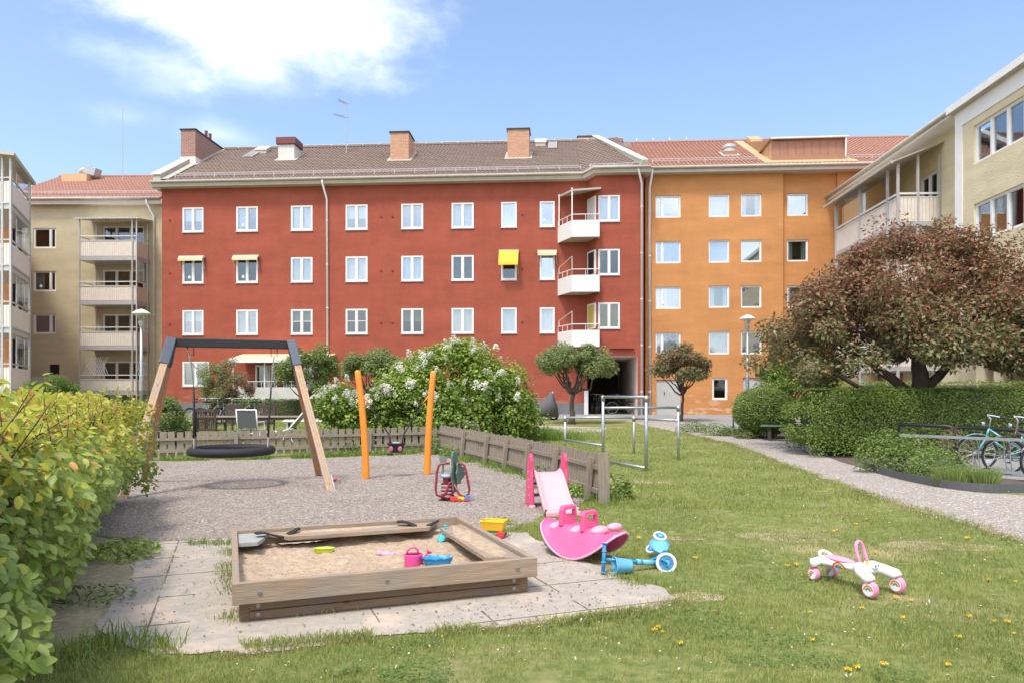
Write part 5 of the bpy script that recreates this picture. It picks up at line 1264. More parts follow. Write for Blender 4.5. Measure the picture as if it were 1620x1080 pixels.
def boxhedge(name, label, cat, c, half, hgt, ang, mats, leaf, n, seed, round_=.35, zb=.05, mixf=None, lump=.12, stem=True, core=True):
    rng = np.random.default_rng(seed); t = T(name, label, cat, (c[0], c[1], gz(c[1])), ang)
    hx, hy = half
    def surf(k, sc, jit):
        d = unit(rng.normal(0, 1, (k, 3))); e = .42 if round_ < .5 else .75     # superellipsoid shell
        q = np.sign(d) * np.abs(d) ** e
        q = q / np.maximum(1e-6, (np.abs(q) ** (2 / e * .5 + .6)).sum(1, keepdims=True) ** (1 / (2 / e * .5 + .6)))
        p = q * np.array([hx, hy, hgt / 2]) * sc
        nse = np.array([mnoise.noise(Vector((a * 2.2, b * 2.2, cc * 2.2 + seed))) + .5 * mnoise.noise(Vector((a * 6, b * 6, cc * 6))) for a, b, cc in p])
        o = unit(p / np.array([hx, hy, hgt / 2]) ** 2)
        p = p + o * (nse * lump)[:, None] + o * rng.normal(0, jit, (k, 1)) - o * .02; p[:, 2] += hgt / 2 + zb
        return p, o
    # sample more where the shell is long
    p, o = surf(n, 1, .035)
    extra = int(n * .5); xs = rng.uniform(-hx * .92, hx * .92, extra); side = rng.integers(0, 3, extra)
    zz = rng.uniform(.05, hgt * .96, extra); yy = rng.uniform(-hy * .9, hy * .9, extra)
    q = np.stack([xs, np.where(side == 0, -hy, np.where(side == 1, hy, yy)), np.where(side == 2, hgt + zb, zz + zb)], 1)
    oo = np.stack([0 * xs, np.where(side == 0, -1., np.where(side == 1, 1., 0)), np.where(side == 2, 1., 0.15)], 1)
    ns = nz2(np.stack([q[:, 0], q[:, 2] + q[:, 1]], 1), 2.5, seed); q = q + oo * (ns * lump - .04)[:, None]
    if round_ < .5: p = np.concatenate([p, q]); o = np.concatenate([o, oo])
    ok = p[:, 2] > .02; p, o = p[ok], o[ok]
    if mixf is None: leafobj('foliage', rng, p, o, leaf, MATS[mats[0]], t, asp=.6, rnd=1.0)
    else:
        m_ = mixf(p, rng, o); leafobj('foliage', rng, p[~m_], o[~m_], leaf, MATS[mats[0]], t, asp=.6, rnd=1.0); c_ = leafobj('foliage', rng, p[m_], o[m_], leaf, MATS[mats[1]], t, asp=.55, rnd=1.1); c_['label'] = 'paler leaves'
    # dense inner twigs
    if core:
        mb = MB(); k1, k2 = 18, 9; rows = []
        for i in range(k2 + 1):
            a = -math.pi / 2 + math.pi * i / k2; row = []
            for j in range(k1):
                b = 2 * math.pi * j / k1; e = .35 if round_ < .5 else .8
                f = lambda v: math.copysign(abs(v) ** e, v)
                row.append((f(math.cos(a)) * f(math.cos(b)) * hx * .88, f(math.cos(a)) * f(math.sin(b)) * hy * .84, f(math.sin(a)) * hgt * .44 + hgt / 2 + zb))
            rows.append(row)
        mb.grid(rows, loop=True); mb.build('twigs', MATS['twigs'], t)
    return t
boxhedge('shrub', 'rounded clipped shrub left of the green bench', 'shrub', (X(1209, 22.7), 22.7), (.92, .9), 1.45, 0, ['leaf_hedge', 'leaf_pale'], .058, 24000, 41, .9, .1, lambda p, r, o: r.random(len(p)) < np.clip(.3 - o[:, 0] * .5 + o[:, 2] * .35, .08, .9), .06)  # more pale leaves left and on top: sunlit side put into the colour
boxhedge('hedge', 'long clipped dark green hedge behind the bicycle racks', 'hedge', (10.85, 17.5), (4.3, .95), 1.58, R(-5), ['leaf_hedge', 'leaf_pale'], .055, 76000, 42, .2, .02, lambda p, r, o: r.random(len(p)) < np.clip(.18 - (p[:, 0] + 3.4) * .55, .12, .8) , .05)  # pale leaves gathered at the left end imitate its sunlit face
boxhedge('hedge', 'bright yellow green hedge top rising beyond the dark hedge by the beige house', 'hedge', (13.6, 22.4), (4.6, .8), 1.72, R(-4), ['leaf_lime', 'leaf_pale'], .06, 16000, 43, .2, .02, lambda p, r, o: r.random(len(p)) < .4, .1)
boxhedge('hedge', 'low clipped hedge along the white patio wall', 'hedge', (X(450, 34), 34.6), (2.9, .4), .85, 0, ['leaf_green', 'leaf_grey'], .07, 9000, 44, .2, .02, lambda p, r, o: r.random(len(p)) < .4, .1)
boxhedge('shrub', 'dark low shrub between the patio and the lilac bush', 'shrub', (X(517, 31), 31), (.75, .5), 1.0, 0, ['leaf_green', 'leaf_hedge'], .07, 4000, 45, .9, .02, lambda p, r, o: r.random(len(p)) < .4, .12)
# low plants: leafy clumps
def plant(label, X_, Y_, rx, ry, h, m, leaf, n, seed, name='plant', cat='plant', asp=.5, m2=None, group=None):
    rng = np.random.default_rng(seed); t = T(name, label, cat, (X_, Y_, gz(Y_) + .005), 0, group)
    a = rng.uniform(0, 6.28, n); r = rng.random(n) ** .5; z = rng.random(n) ** .8 * h * (1 - .6 * r ** 2); p = np.stack([np.cos(a) * r * rx, np.sin(a) * r * ry, z + .02], 1); o = np.stack([np.cos(a) * r, np.sin(a) * r, .6 + 0 * a], 1)
    if m2:
        q = rng.random(n) < .4; leafobj('leaves', rng, p[~q], o[~q], leaf, MATS[m], t, asp=asp); leafobj('leaves', rng, p[q], o[q], leaf, MATS[m2], t, asp=asp)
    else: leafobj('leaves', rng, p, o, leaf, MATS[m], t, asp=asp)
    mb = MB()
    for k in range(9):
        i = rng.integers(n); mb.tube([(p[i][0] * .2, p[i][1] * .2, -.02), tuple(p[i] * .6), tuple(p[i])], .004, 4)
    mb.build('stems', MATS['twigs'], t); return t
def blade_plant(label, X_, Y_, rx, ry, h, m, n, seed, w=.012):
    rng = np.random.default_rng(seed); t = T('plant', label, 'plant', (X_, Y_, gz(Y_) + .008)); a = rng.uniform(0, 6.28, n); r = rng.random(n) ** .5
    P0 = np.stack([np.cos(a) * r * rx, np.sin(a) * r * ry, 0 * a], 1); hh = h * rng.uniform(.6, 1.1, n); b = rng.uniform(0, 6.28, n); sd = np.stack([np.cos(b), np.sin(b), 0 * b], 1) * w / 2; ln = P0 * .6 + rng.normal(0, .05, (n, 3)) * np.array([1, 1, 0])
    mid = P0 + ln * .4 + up3 * (hh * .6)[:, None]; tip = P0 + ln + up3 * hh[:, None]; V = np.stack([P0 - sd, P0 + sd, mid + sd, mid - sd, tip], 1).reshape(-1, 3); i = np.arange(n)[:, None] * 5
    np_mesh('leaves', V, np.concatenate([i + np.array([0, 1, 2]), i + np.array([0, 2, 3]), i + np.array([3, 2, 4])]), MATS[m], t); return t
q = G(972, 790); plant('leafy green weed clump at the open end of the picket fence', q.x + .02, q.y + .1, .26, .2, .36, 'leaf_green', .075, 420, 51, m2='leaf_lime')
q = G(915, 785); plant('low weedy plant between the pink slide and the fence', q.x, q.y, .22, .18, .2, 'leaf_lime', .07, 260, 52)
q = G(856, 772); plant('small green plant against the fence left of the pink slide', q.x, q.y + .1, .2, .15, .36, 'leaf_green', .06, 260, 53, m2='leaf_grey')
q = G(683, 716); plant('leafy plant growing in the fence corner by the orange pole', q.x + .03, q.y - .3, .2, .16, .6, 'leaf_grey', .07, 330, 54, m2='leaf_green')
q = G(712, 722); plant('yellowing plant just right of the fence corner', q.x, q.y - .1, .25, .15, .3, 'leaf_pale', .07, 200, 55)
q = G(558, 718); plant('green plant at the foot of the rear fence left of the orange poles', q.x, q.y - .1, .3, .15, .28, 'leaf_green', .06, 260, 56)
q = G(688, 834); 
q = G(788, 838); plant('small yellow flowering weed beyond the yellow dump truck', q.x + .05, q.y + .35, .16, .08, .07, 'leaf_lime', .035, 160, 57, m2='leaf_yellow')
q = G(196, 880); plant('bright green weeds at the foot of the yellow leaved hedge', q.x, q.y, .3, .35, .13, 'leaf_lime', .06, 420, 58)
q = G(130, 950); plant('patch of low weeds under the hedge near the slabs', q.x, q.y, .35, .3, .07, 'leaf_green', .04, 300, 59)
for i, (px, py, rx, h, m_, lab) in enumerate(((1098, 684, .55, .38, 'leaf_green', 'dark green perennial clump nearest the bronze tree trunk'), (1135, 689, .5, .42, 'leaf_pale', 'pale green perennial clump in the border by the path'), (1162, 690, .45, .32, 'leaf_green', 'rounded green perennial in the middle of the path border'), (1185, 694, .35, .28, 'leaf_bronze_dark', 'brownish low shrub in the path border'))):
    q = G(px, py); plant(lab, q.x, q.y + .3, rx, .4, h, m_, .07, 700, 60 + i, m2='leaf_hedge')
for i, (px, py, rx, h, m_, m2, lf, n, lab) in enumerate(((1408, 748, .6, .85, 'leaf_green', 'leaf_pale', .05, 1500, 'feathery green perennial at the left end of the rack bed'), (1447, 748, .65, .75, 'leaf_pale', 'leaf_green', .05, 1600, 'grey green mound plant in front of the grey rack bar'), (1492, 762, .55, .62, 'leaf_green', 'leaf_pale', .05, 1500, 'dense green perennial by the curved edging'), (1515, 742, .45, .85, 'leaf_brown', 'leaf_grey', .05, 900, 'rose bush with brownish pink shoots in the rack bed'))):
    q = G(px, py); plant(lab, q.x, q.y + .15, rx, .3, h, m_, lf, int(n * 1.7), 70 + i, m2=m2)
q = G(1532, 775); blade_plant('tuft of upright narrow green leaves behind the dark edging', q.x, q.y + .36, .28, .1, .36, 'leaf_pale', 420, 75)
q = G(1580, 776); blade_plant('narrow leaved tuft nearest the bicycle wheel', q.x, q.y + .3, .18, .1, .36, 'leaf_pale', 260, 76)
# ------------------------------------------------------------------ the big foreground hedge on the left
rng = np.random.default_rng(21)
t = T('hedge', 'big foreground hedge with yellow green and orange new leaves along the left edge', 'hedge', (-3.6, 4.6, 0))
o0_ = np.array([-3.6, 4.6, 0])
# outer face runs from f(s); sample an undulating bank of leafy shoots
def hedge_x(y): return -2.12 - .44 * (y - 3.2)          # face line in world x
S = []; O = []
n = 15000
y = 2.3 + 7.6 * rng.random(n) ** 1.35; z = 1.5 * rng.random(n) ** .8; fx = hedge_x(y) - .14 * (z / 1.4 - .55) ** 2 * 4 + .0
belly = .42 * np.sin(np.clip(z / 1.5, 0, 1) * math.pi) ** .7
ns = nz2(np.stack([y, z], 1), 1.6, 2) * .28 + nz2(np.stack([y, z], 1), 4.5, 6) * .12
xx = fx - .42 + belly + ns - rng.random(n) ** 2 * .4 - np.clip(.5 - z, 0, 1) * .9
S.append(np.stack([xx, y, z], 1)); O.append(np.stack([np.full(n, .9), np.full(n, -.35), np.full(n, .35) + (z > 1.2) * .6], 1))
n = 11000
y = 2.2 + 8 * rng.random(n) ** 1.3; w = rng.random(n) * 2.6; xx = hedge_x(y) - .2 - w; zt = 1.34 + .0 * y + nz2(np.stack([xx, y], 1), 1.3, 9) * .2 + nz2(np.stack([xx, y], 1), 4, 3) * .09 - .05 * (w < .25)
S.append(np.stack([xx, y, zt - rng.random(n) ** 2 * .15], 1)); O.append(np.stack([np.full(n, .25), np.full(n, -.3), np.ones(n)], 1))
n = 3500; xx = rng.uniform(-5, -2.2, n); z = rng.uniform(.1, 1.4, n); y = 2.25 + 0 * z + nz2(np.stack([xx, z], 1), 2, 1) * .2
xx = rng.uniform(0, 1, n) * 2.5 + hedge_x(9.6) - 2.4; S.append(np.stack([xx, np.full(n, 9.9) + rng.normal(0, .12, n), z], 1)); O.append(np.tile([0, 1, .3], (n, 1)))
p = np.concatenate(S); o = np.concatenate(O)
# shoots: slender leafy twigs standing out of the top and face
tw = MB(); sp, so_ = [], []
for k in range(330):
    yy = 2.5 + 7 * rng.random() ** 1.2; ww = rng.random() ** 1.5 * 2.2; bxx = hedge_x(yy) - .1 - ww
    face = rng.random() < .35
    if face: b = np.array([hedge_x(yy) - .38, yy, rng.uniform(.3, 1.25)]); d = unit(np.array([.8, -.3, rng.uniform(-.1, .6)]) + rng.normal(0, .2, 3)); Ls = rng.uniform(.2, .42)
    else: b = np.array([bxx, yy, 1.2]); d = unit(np.array([.25, -.1, 1.0]) + rng.normal(0, .3, 3)); Ls = rng.uniform(.16, .42)
    e = b + d * Ls; tw.tube([tuple(b - o0_), tuple((b + e) / 2 - o0_ + rng.normal(0, .01, 3)), tuple(e - o0_)], [.004, .003, .0015], 4)
    m_ = int(Ls / .038)
    for j in range(m_):
        q = b + d * Ls * (j + 1) / m_; s_ = 1 if j % 2 else -1; sd = np.cross(d, [0, 1, 0]); sp.append(q); so_.append(unit(sd * s_ + d * .5 + rng.normal(0, .3, 3)))
sp = np.array(sp); so_ = np.array(so_)
def yel(z, y): return np.clip((z - .75) / .6, 0, 1) * .9 + np.clip((y - 5.5) / 5, 0, .35) * (z > .6)
r_ = rng.random(len(p)); ym = r_ < yel(p[:, 2], p[:, 1])
ok = ~((p[:, 2] < .40 - .03 * (p[:, 1] - 3)) & (rng.random(len(p)) < .9)); 
leafobj('leaves', rng, p[~ym & ok] - o0_, o[~ym & ok], .070, MATS['leaf_big'], t, asp=.54, oval=True, rnd=.6, droop=.95, fold=.3)
om = ym & (rng.random(len(p)) < .1)
c = leafobj('leaves', rng, p[ym & ~om] - o0_, o[ym & ~om], .064, MATS['leaf_yellow'], t, asp=.52, oval=True, rnd=.8, droop=.35, fold=.3); c['label'] = 'yellow young leaves on top'
cm = rng.random(len(sp)) < .16
c = leafobj('leaves', rng, np.concatenate([p[om], sp[cm]]) - o0_, np.concatenate([o[om], so_[cm]]), .06, MATS['leaf_orange'], t, asp=.5, oval=True, rnd=.6, droop=.3); c['label'] = 'orange young leaves'
lo = sp[:, 2] < 1.15
leafobj('leaves', rng, sp[~cm & lo] - o0_, so_[~cm & lo], .07, MATS['leaf_big'], t, asp=.6, oval=True, rnd=.5, droop=.5); leafobj('leaves', rng, sp[~cm & ~lo] - o0_, so_[~cm & ~lo], .065, MATS['leaf_yellow'], t, asp=.6, oval=True, rnd=.5, droop=.2)
for k in range(46):
    yy = 2.6 + 6.8 * rng.random(); b = Vector((hedge_x(yy) - rng.uniform(.45, 1.1), yy, 0))
    for j in range(4):
        e = b + Vector((rng.normal(-.02, .12), rng.normal(0, .2), rng.uniform(.7, 1.1))); pts = wobble(b, e, 4, .03, rng); tw.tube([q - Vector(o0_) for q in pts], [.016, .013, .01, .007, .005], 5)
tw.build('stems', MATS['bark_red'], t)
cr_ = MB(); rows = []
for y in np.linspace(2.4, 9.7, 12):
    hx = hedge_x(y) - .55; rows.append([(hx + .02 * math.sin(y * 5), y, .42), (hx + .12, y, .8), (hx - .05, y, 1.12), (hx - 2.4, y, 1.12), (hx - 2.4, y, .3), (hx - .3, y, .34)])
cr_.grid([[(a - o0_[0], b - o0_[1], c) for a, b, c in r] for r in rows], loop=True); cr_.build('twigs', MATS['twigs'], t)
# ================================================================== playground and garden objects
def wood(name, c, v=.18, st=(1, 14, 14)):
    m = mat(name, c, .8, var=v * 1.5, vscale=3.2, bump=.5, bscale=9, stretch=st, detail=8, bdist=.008, spec=.25); t = m.node_tree; b = t.nodes['Principled BSDF']
    src = b.inputs['Base Color'].links[0].from_socket; c2 = t.nodes.new('ShaderNodeTexCoord')
    n = t.nodes.new('ShaderNodeTexNoise'); n.inputs['Scale'].default_value = 3.1; n.inputs['Detail'].default_value = 6; t.links.new(c2.outputs['Object'], n.inputs['Vector'])       # grey weathering
    r = t.nodes.new('ShaderNodeMapRange'); r.inputs[1].default_value = .42; r.inputs[2].default_value = .68; r.inputs[4].default_value = .55; t.links.new(n.outputs[0], r.inputs[0])
    x = t.nodes.new('ShaderNodeMix'); x.data_type = 'RGBA'; t.links.new(r.outputs[0], x.inputs[0]); t.links.new(src, x.inputs[6]); g = sum(c) / 3; x.inputs[7].default_value = (g * 1.05, g * .98, g * .88, 1)
    v_ = t.nodes.new('ShaderNodeTexVoronoi'); v_.inputs['Scale'].default_value = 3.7; mp = t.nodes.new('ShaderNodeMapping'); mp.inputs['Scale'].default_value = (.8, 2.2, 2.2) if st[0] < 2 else (2.2, 2.2, .8); t.links.new(c2.outputs['Object'], mp.inputs[0]); t.links.new(mp.outputs[0], v_.inputs['Vector'])   # knots
    k = t.nodes.new('ShaderNodeMapRange'); k.inputs[1].default_value = .05; k.inputs[2].default_value = .11; k.inputs[3].default_value = .45; t.links.new(v_.outputs['Distance'], k.inputs[0])
    s = t.nodes.new('ShaderNodeVectorMath'); s.operation = 'SCALE'; t.links.new(x.outputs[2], s.inputs[0]); t.links.new(k.outputs[0], s.inputs['Scale']); t.links.new(s.outputs[0], b.inputs['Base Color']); return m
wood('wood_box', (.33, .24, .165)); wood('wood_box_low', (.19, .125, .078)); wood('wood_grey', (.27, .215, .16), .22, (14, 14, 1.2)); wood('wood_leg', (.50, .33, .21), .14, (12, 12, 1))
wood('wood_leg_dark', (.40, .20, .10), .14, (12, 12, 1)); wood('teak_dark', (.085, .055, .045), .25, (10, 10, 10)); wood('wood_pale', (.52, .47, .38), .1, (3, 10, 10))
mat('steel_blue', (.075, .09, .115), .4, .4, var=.08); mat('bolt_steel', (.30, .29, .27), .45, .8)
mat('orange_paint', (.83, .27, .03), .38, var=.05, vscale=5, bump=.05, bscale=20)
mat('pink_pale', (.74, .37, .39), .4, var=.04, vscale=7); mat('pink_hot', (.74, .065, .19), .35, var=.05, vscale=6); mat('pink_rocker', (.74, .115, .27), .35, var=.06, vscale=5); mat('pink_deep', (.72, .05, .14), .4)
mat('pink_seat', (.74, .34, .46), .45, var=.06, vscale=9); mat('purple_step', (.25, .20, .33), .5); mat('pink_magenta', (.72, .08, .30), .35)
mat('blue_scooter', (.02, .21, .42), .35, var=.06); mat('blue_light', (.13, .40, .58), .4, var=.06); mat('white_plastic', (.76, .76, .74), .35, var=.04, vscale=12)
mat('wheel_white', (.68, .66, .60), .5, var=.06, vscale=20); mat('yellow_toy', (.85, .50, .02), .35, var=.04); mat('green_toy', (.05, .35, .10), .4); mat('red_toy', (.70, .04, .04), .35); mat('blue_toy', (.02, .24, .62), .4)
mat('lime_toy', (.50, .66, .04), .4); mat('blue_shell', (.02, .28, .62), .35, var=.06); mat('teal_toy', (.02, .36, .40), .4); mat('maroon_tube', (.27, .03, .045), .4, var=.1); mat('green_board', (.11, .17, .135), .55, var=.15, vscale=12); mat('grey_seat', (.30, .36, .40), .5, var=.08)
mat('pink_wheel', (.70, .26, .42), .4, var=.05); mat('bench_green', (.10, .17, .14), .5)
mat('chain', (.38, .36, .33), .4, .8)
# ---- sandbox
LX, LY, RIM = (SR - SB).length, 2.0, .28
sb = T('sandbox', 'square wooden sandbox full of light sand standing on the stone slabs', 'sandbox', (SB.x, SB.y, .012), SA)
th = .048; hb = .142
def plank(name, x0, x1, y0, y1, z0, z1, m, par=sb, bv=.006, lab=None):
    o = MB().box(x0, x1, y0, y1, z0, z1).build(name, MATS[m], par, bevel=bv)
    if lab: o['label'] = lab
    return o
b = RIM - .012
pf = plank('rim_board', 0, LX, 0, th, b - hb, b, 'wood_box'); plank('rim_board', 0, LX, LY - th, LY, b - hb, b, 'wood_box')
pl1 = plank('rim_board', 0, th, th + .002, LY - th - .002, b - hb - .001, b - .002, 'wood_box'); plank('rim_board', LX - th, LX, th + .002, LY - th - .002, b - hb - .001, b - .002, 'wood_box')
MATS['wood_side'] = MATS['wood_box']
ins = .075; zl = b - hb - .004
for z0, z1 in ((0.0, zl / 2 - .002), (zl / 2 + .002, zl)):
    plank('low_board', ins + .03, LX - ins - .03, ins, ins + .045, z0, z1, 'wood_box_low'); plank('low_board', ins + .03, LX - ins - .03, LY - ins - .045, LY - ins, z0, z1, 'wood_box_low')
    plank('low_board', ins, ins + .045, ins + .05, LY - ins - .05, z0, z1, 'wood_box_low'); plank('low_board', LX - ins - .045, LX - ins, ins + .05, LY - ins - .05, z0, z1, 'wood_box_low')
for x in (ins - .03, LX - ins - .045): plank('corner_post', x, x + .075, ins + .006, ins + .08, -.01, zl, 'wood_box_low')
for x, z in ((.17, b - .075), (1.0, b - .07), (LX - .16, b - .07)):
    q = Matrix.Rotation(R(90), 4, 'X').to_quaternion(); MB().lathe([(.016, 0), (.016, .004), (.010, .006), (.010, .003)], (x, 0, z), 12, q).build('bolt', MATS['bolt_steel'], pf)
for x, z in ((.16, zl * .26), (.16, zl * .76), (LX - .16, zl * .26), (LX - .16, zl * .76)):
    q = Matrix.Rotation(R(90), 4, 'X').to_quaternion(); MB().lathe([(.015, 0), (.015, .004), (.008, .006)], (x, ins, z), 12, q).build('bolt', MATS['bolt_steel'], sb)
def sandz(x, y):
    v = .118 + .045 * mnoise.noise(Vector((x * 1.7, y * 1.7, 2))) + .022 * mnoise.noise(Vector((x * 5, y * 5, 4))) + .011 * mnoise.noise(Vector((x * 14, y * 14, 7))) + .006 * mnoise.noise(Vector((x * 35, y * 35, 1)))
    e = min(x, y, LX - x, LY - y); return v + .03 * max(0, 1 - e / .3)
rows = []; nX = 110
for i in range(nX + 1):
    y = th + .001 + (LY - 2 * th - .002) * i / nX; rows.append([(th + .001 + (LX - 2 * th - .002) * j / nX, y, sandz(th + (LX - 2 * th) * j / nX, y)) for j in range(nX + 1)])
MB().grid(rows).build('sand', MATS['play_sand'], sb, smooth=True)
def seat(pts, lab=None):
    return MB().prism(pts, .195, .232).build('seat_board', MATS['wood_box'], sb, bevel=.004)
sw = .26
seat([(th + .26, LY - th - .003), (th + .42, LY - th - sw), (LX - th - .34, LY - th - sw), (LX - th - .2, LY - th - .003)])
seat([(LX - th - .003, LY - th - .2), (LX - th - sw, LY - th - .34), (LX - th - sw, .32), (LX - th - .003, .2)])
for (cx_, cy_, a_, b2_, s_) in ((LX - th - .13, LY - 1.0, .10, .62, 1), (LX - th - .12, .62, .09, .34, 2), (.95, LY - th - .09, .55, .06, 3)):      # sand spilled over the seat boards
    pts_ = [(cx_ + a_ * (1 + .35 * mnoise.noise(Vector((math.cos(v) * 2, math.sin(v) * 2, s_)))) * math.cos(v), cy_ + b2_ * (1 + .35 * mnoise.noise(Vector((math.cos(v) * 3, math.sin(v) * 3, s_ + 4)))) * math.sin(v)) for v in np.linspace(0, 2 * math.pi, 33)[:-1]]
    pts_ = [(min(x, LX - th - .005), min(y, LY - th - .005)) for x, y in pts_]
    mb = MB(); mb.add([(cx_, cy_, .244)] + [(cx_ + (x - cx_) * .6, cy_ + (y - cy_) * .6, .240) for x, y in pts_] + [(x, y, .2325) for x, y in pts_], [(0, 1 + i, 1 + (i + 1) % 32) for i in range(32)] + [(1 + i, 33 + i, 33 + (i + 1) % 32, 1 + (i + 1) % 32) for i in range(32)]); mb.build('spilled_sand', MATS['play_sand'], sb, smooth=True)
mat('grey_pad', (.33, .33, .31), .8, var=.12, vscale=20)
cp = MB().prism([(th + .003, LY - th - .003), (th + .003, LY - th - .42), (th + .16, LY - th - .42), (th + .22, LY - th - .24), (th + .26, LY - th - .005)], .2, .236).build('corner_seat', MATS['grey_pad'], sb, bevel=.004)
for (cx, cy, rt) in ((th + .34, LY - th - .17, .3), (LX - th - .42, LY - th - .14, -.25)):      # drooping black rubber flap over each far corner
    rr = []; 
    for k in range(9):
        t_ = k / 8; x = -.2 + .4 * t_; rr.append([(cx + x * math.cos(rt) - w * math.sin(rt), cy + x * math.sin(rt) + w * math.cos(rt), .246 + .028 * math.sin(t_ * 6.3 + 1.0)) for w in (-.045 * math.sin(math.pi * min(1, t_ * .9 + .1)) - .01, .05)])
    MB().grid(rr).build('corner_flap', MATS['black_rubber'], sb, solid=.012, smooth=True)
# debris and twigs in the sand
rg = np.random.default_rng(9); k = 520; xs = rg.uniform(.07, LX - .07, k); ysn = rg.uniform(.07, LY - .07, k); a = rg.uniform(0, 6.28, k); s = rg.uniform(.004, .014, k); w = s * .3
P0 = np.stack([xs, ysn, np.array([sandz(u, v) for u, v in zip(xs, ysn)]) + .002], 1); d = np.stack([np.cos(a), np.sin(a), 0 * a], 1); e = np.stack([-np.sin(a), np.cos(a), 0 * a], 1)
V = np.stack([P0 - d * s[:, None], P0 + e * w[:, None], P0 + d * s[:, None], P0 - e * w[:, None], P0 + up3 * w[:, None]], 1).reshape(-1, 3); i = np.arange(k)[:, None] * 5
tag(np_mesh('debris', V, np.concatenate([i + np.array(q) for q in ((0, 4, 1), (1, 4, 2), (2, 4, 3), (3, 4, 0))]), MATS['debris'], sb), kind='stuff')
def onsand(px, py):                               # a point of the sand seen at px, py
    z = .13
    for _ in range(6):
        q = Pz(px, py, z); l = Matrix.Rotation(-SA, 3, 'Z') @ (q - Vector((SB.x, SB.y, 0))); z = sandz(min(max(l.x, .05), LX - .05), min(max(l.y, .05), LY - .05)) + .012
    return q
def oval_mould(loc, rz, a, b_, h, m, name, label, cat, lobes=0, lip=.012):
    t = T(name, label, cat, loc, rz); n = 40; prof = [(1.0, h), (.93, h * .55), (.8, 0.0), (.0, .0)]
    mb = MB(); rows = []
    for r, z in [(1.0 + lip * 4, h), (1.0, h)] + prof[1:]:
        rows.append([(a * r * math.cos(t_) * (1 + (.09 * math.cos(lobes * t_) if lobes else 0)), b_ * r * math.sin(t_) * (1 + (.09 * math.cos(lobes * t_) if lobes else 0)), z + (.006 * math.cos(lobes * t_) if lobes else 0)) for t_ in np.linspace(0, 2 * math.pi, n + 1)[:-1]])
    mb.grid(rows, loop=True); mb.build('body', MATS[m], t, smooth=True, solid=.004); return t
q = onsand(513, 872); oval_mould(q - Vector((0, 0, .012)), R(5), .085, .045, .045, 'lime_toy', 'sand_mould', 'lime green boat shaped sand mould lying in the sandbox', 'sand toy')
q = onsand(692, 893); t = oval_mould(q + Vector((0, 0, .0)), R(8), .112, .07, .06, 'blue_shell', 'sand_mould', 'blue scalloped shell mould beside the pink watering can', 'sand toy', 9)
q = onsand(611, 875); t = T('sand_mould', 'flat pink crab shaped mould half buried in the sand', 'sand toy', q - Vector((0, 0, .01)), R(-10))
mb = MB(); mb.ell((0, 0, .01), .055, .04, .022, 16, 8)
for s in (-1, 1):
    for k in range(3): mb.tube([(s * .04, -.02 + k * .02, .012), (s * .075, -.035 + k * .03, .012)], [.009, .006], 6)
    mb.ell((s * .085, .04, .012), .022, .016, .012, 10, 6)
mb.build('body', MATS['pink_seat'], t, smooth=True)
# watering can
q = onsand(654, 896); t = T('watering_can', 'hot pink toy watering can standing in the sandbox', 'watering can', q - Vector((0, 0, .012)), R(12))
MB().lathe([(.0, .0), (.066, .0), (.070, .008), (.072, .1), (.074, .115), (.070, .118), (.066, .11), (.064, .02)], (0, 0, 0), 24, scale=(1, .8)).build('body', MATS['pink_magenta'], t, smooth=True)
mb = MB(); mb.tube([(-.052, 0, .112), (-.045, 0, .145), (-.02, 0, .166), (.012, 0, .166), (.035, 0, .146), (.04, 0, .112)], .0085, 8); mb.build('handle', MATS['pink_magenta'], t, smooth=True)
sp_ = MB(); sp_.tube([(.06, 0, .04), (.09, 0, .09), (.115, 0, .118)], [.013, .010, .009], 8); so2 = sp_.build('spout', MATS['pink_hot'], t, smooth=True)
MB().lathe([(.008, -.008), (.024, .012), (.024, .018), (.0, .02)], (.118, 0, .120), 14, Matrix.Rotation(R(40), 4, 'Y').to_quaternion()).build('rose', MATS['pink_hot'], so2, smooth=True)
MB().lathe([(.0, .112), (.06, .112), (.062, .118), (.0, .119)], (0, 0, 0), 20, scale=(1, .8), arc=math.pi).build('splash_guard', MATS['pink_hot'], t)
# teal spade leaning on the corner seat
q = onsand(697, 856); t = T('toy_spade', 'teal plastic spade leaning against the seat board in the far sandbox corner', 'toy spade', q, R(20))
a = Vector((0, 0, .012)); e = Vector((.075, .10, .125)); d = (e - a)
mb = MB(); mb.tube([a + d * .38, e], .008, 8); mb.tube([e + Vector((-.022, .006, 0)), e + Vector((.022, -.006, .0))], .008, 8); mb.build('handle', MATS['teal_toy'], t, smooth=True)
mb = MB(); sdv = Vector((.03, -.0225, 0)); rows = [[a + d * k + sdv * w * f + Vector((0, 0, -.006 * (1 - w * w))) for w in (-1, -.5, 0, .5, 1)] for k, f in ((-.08, .45), (.0, .85), (.2, 1), (.38, .9), (.42, .3))]; mb.grid(rows); mb.build('blade', MATS['teal_toy'], t, smooth=True, solid=.004)
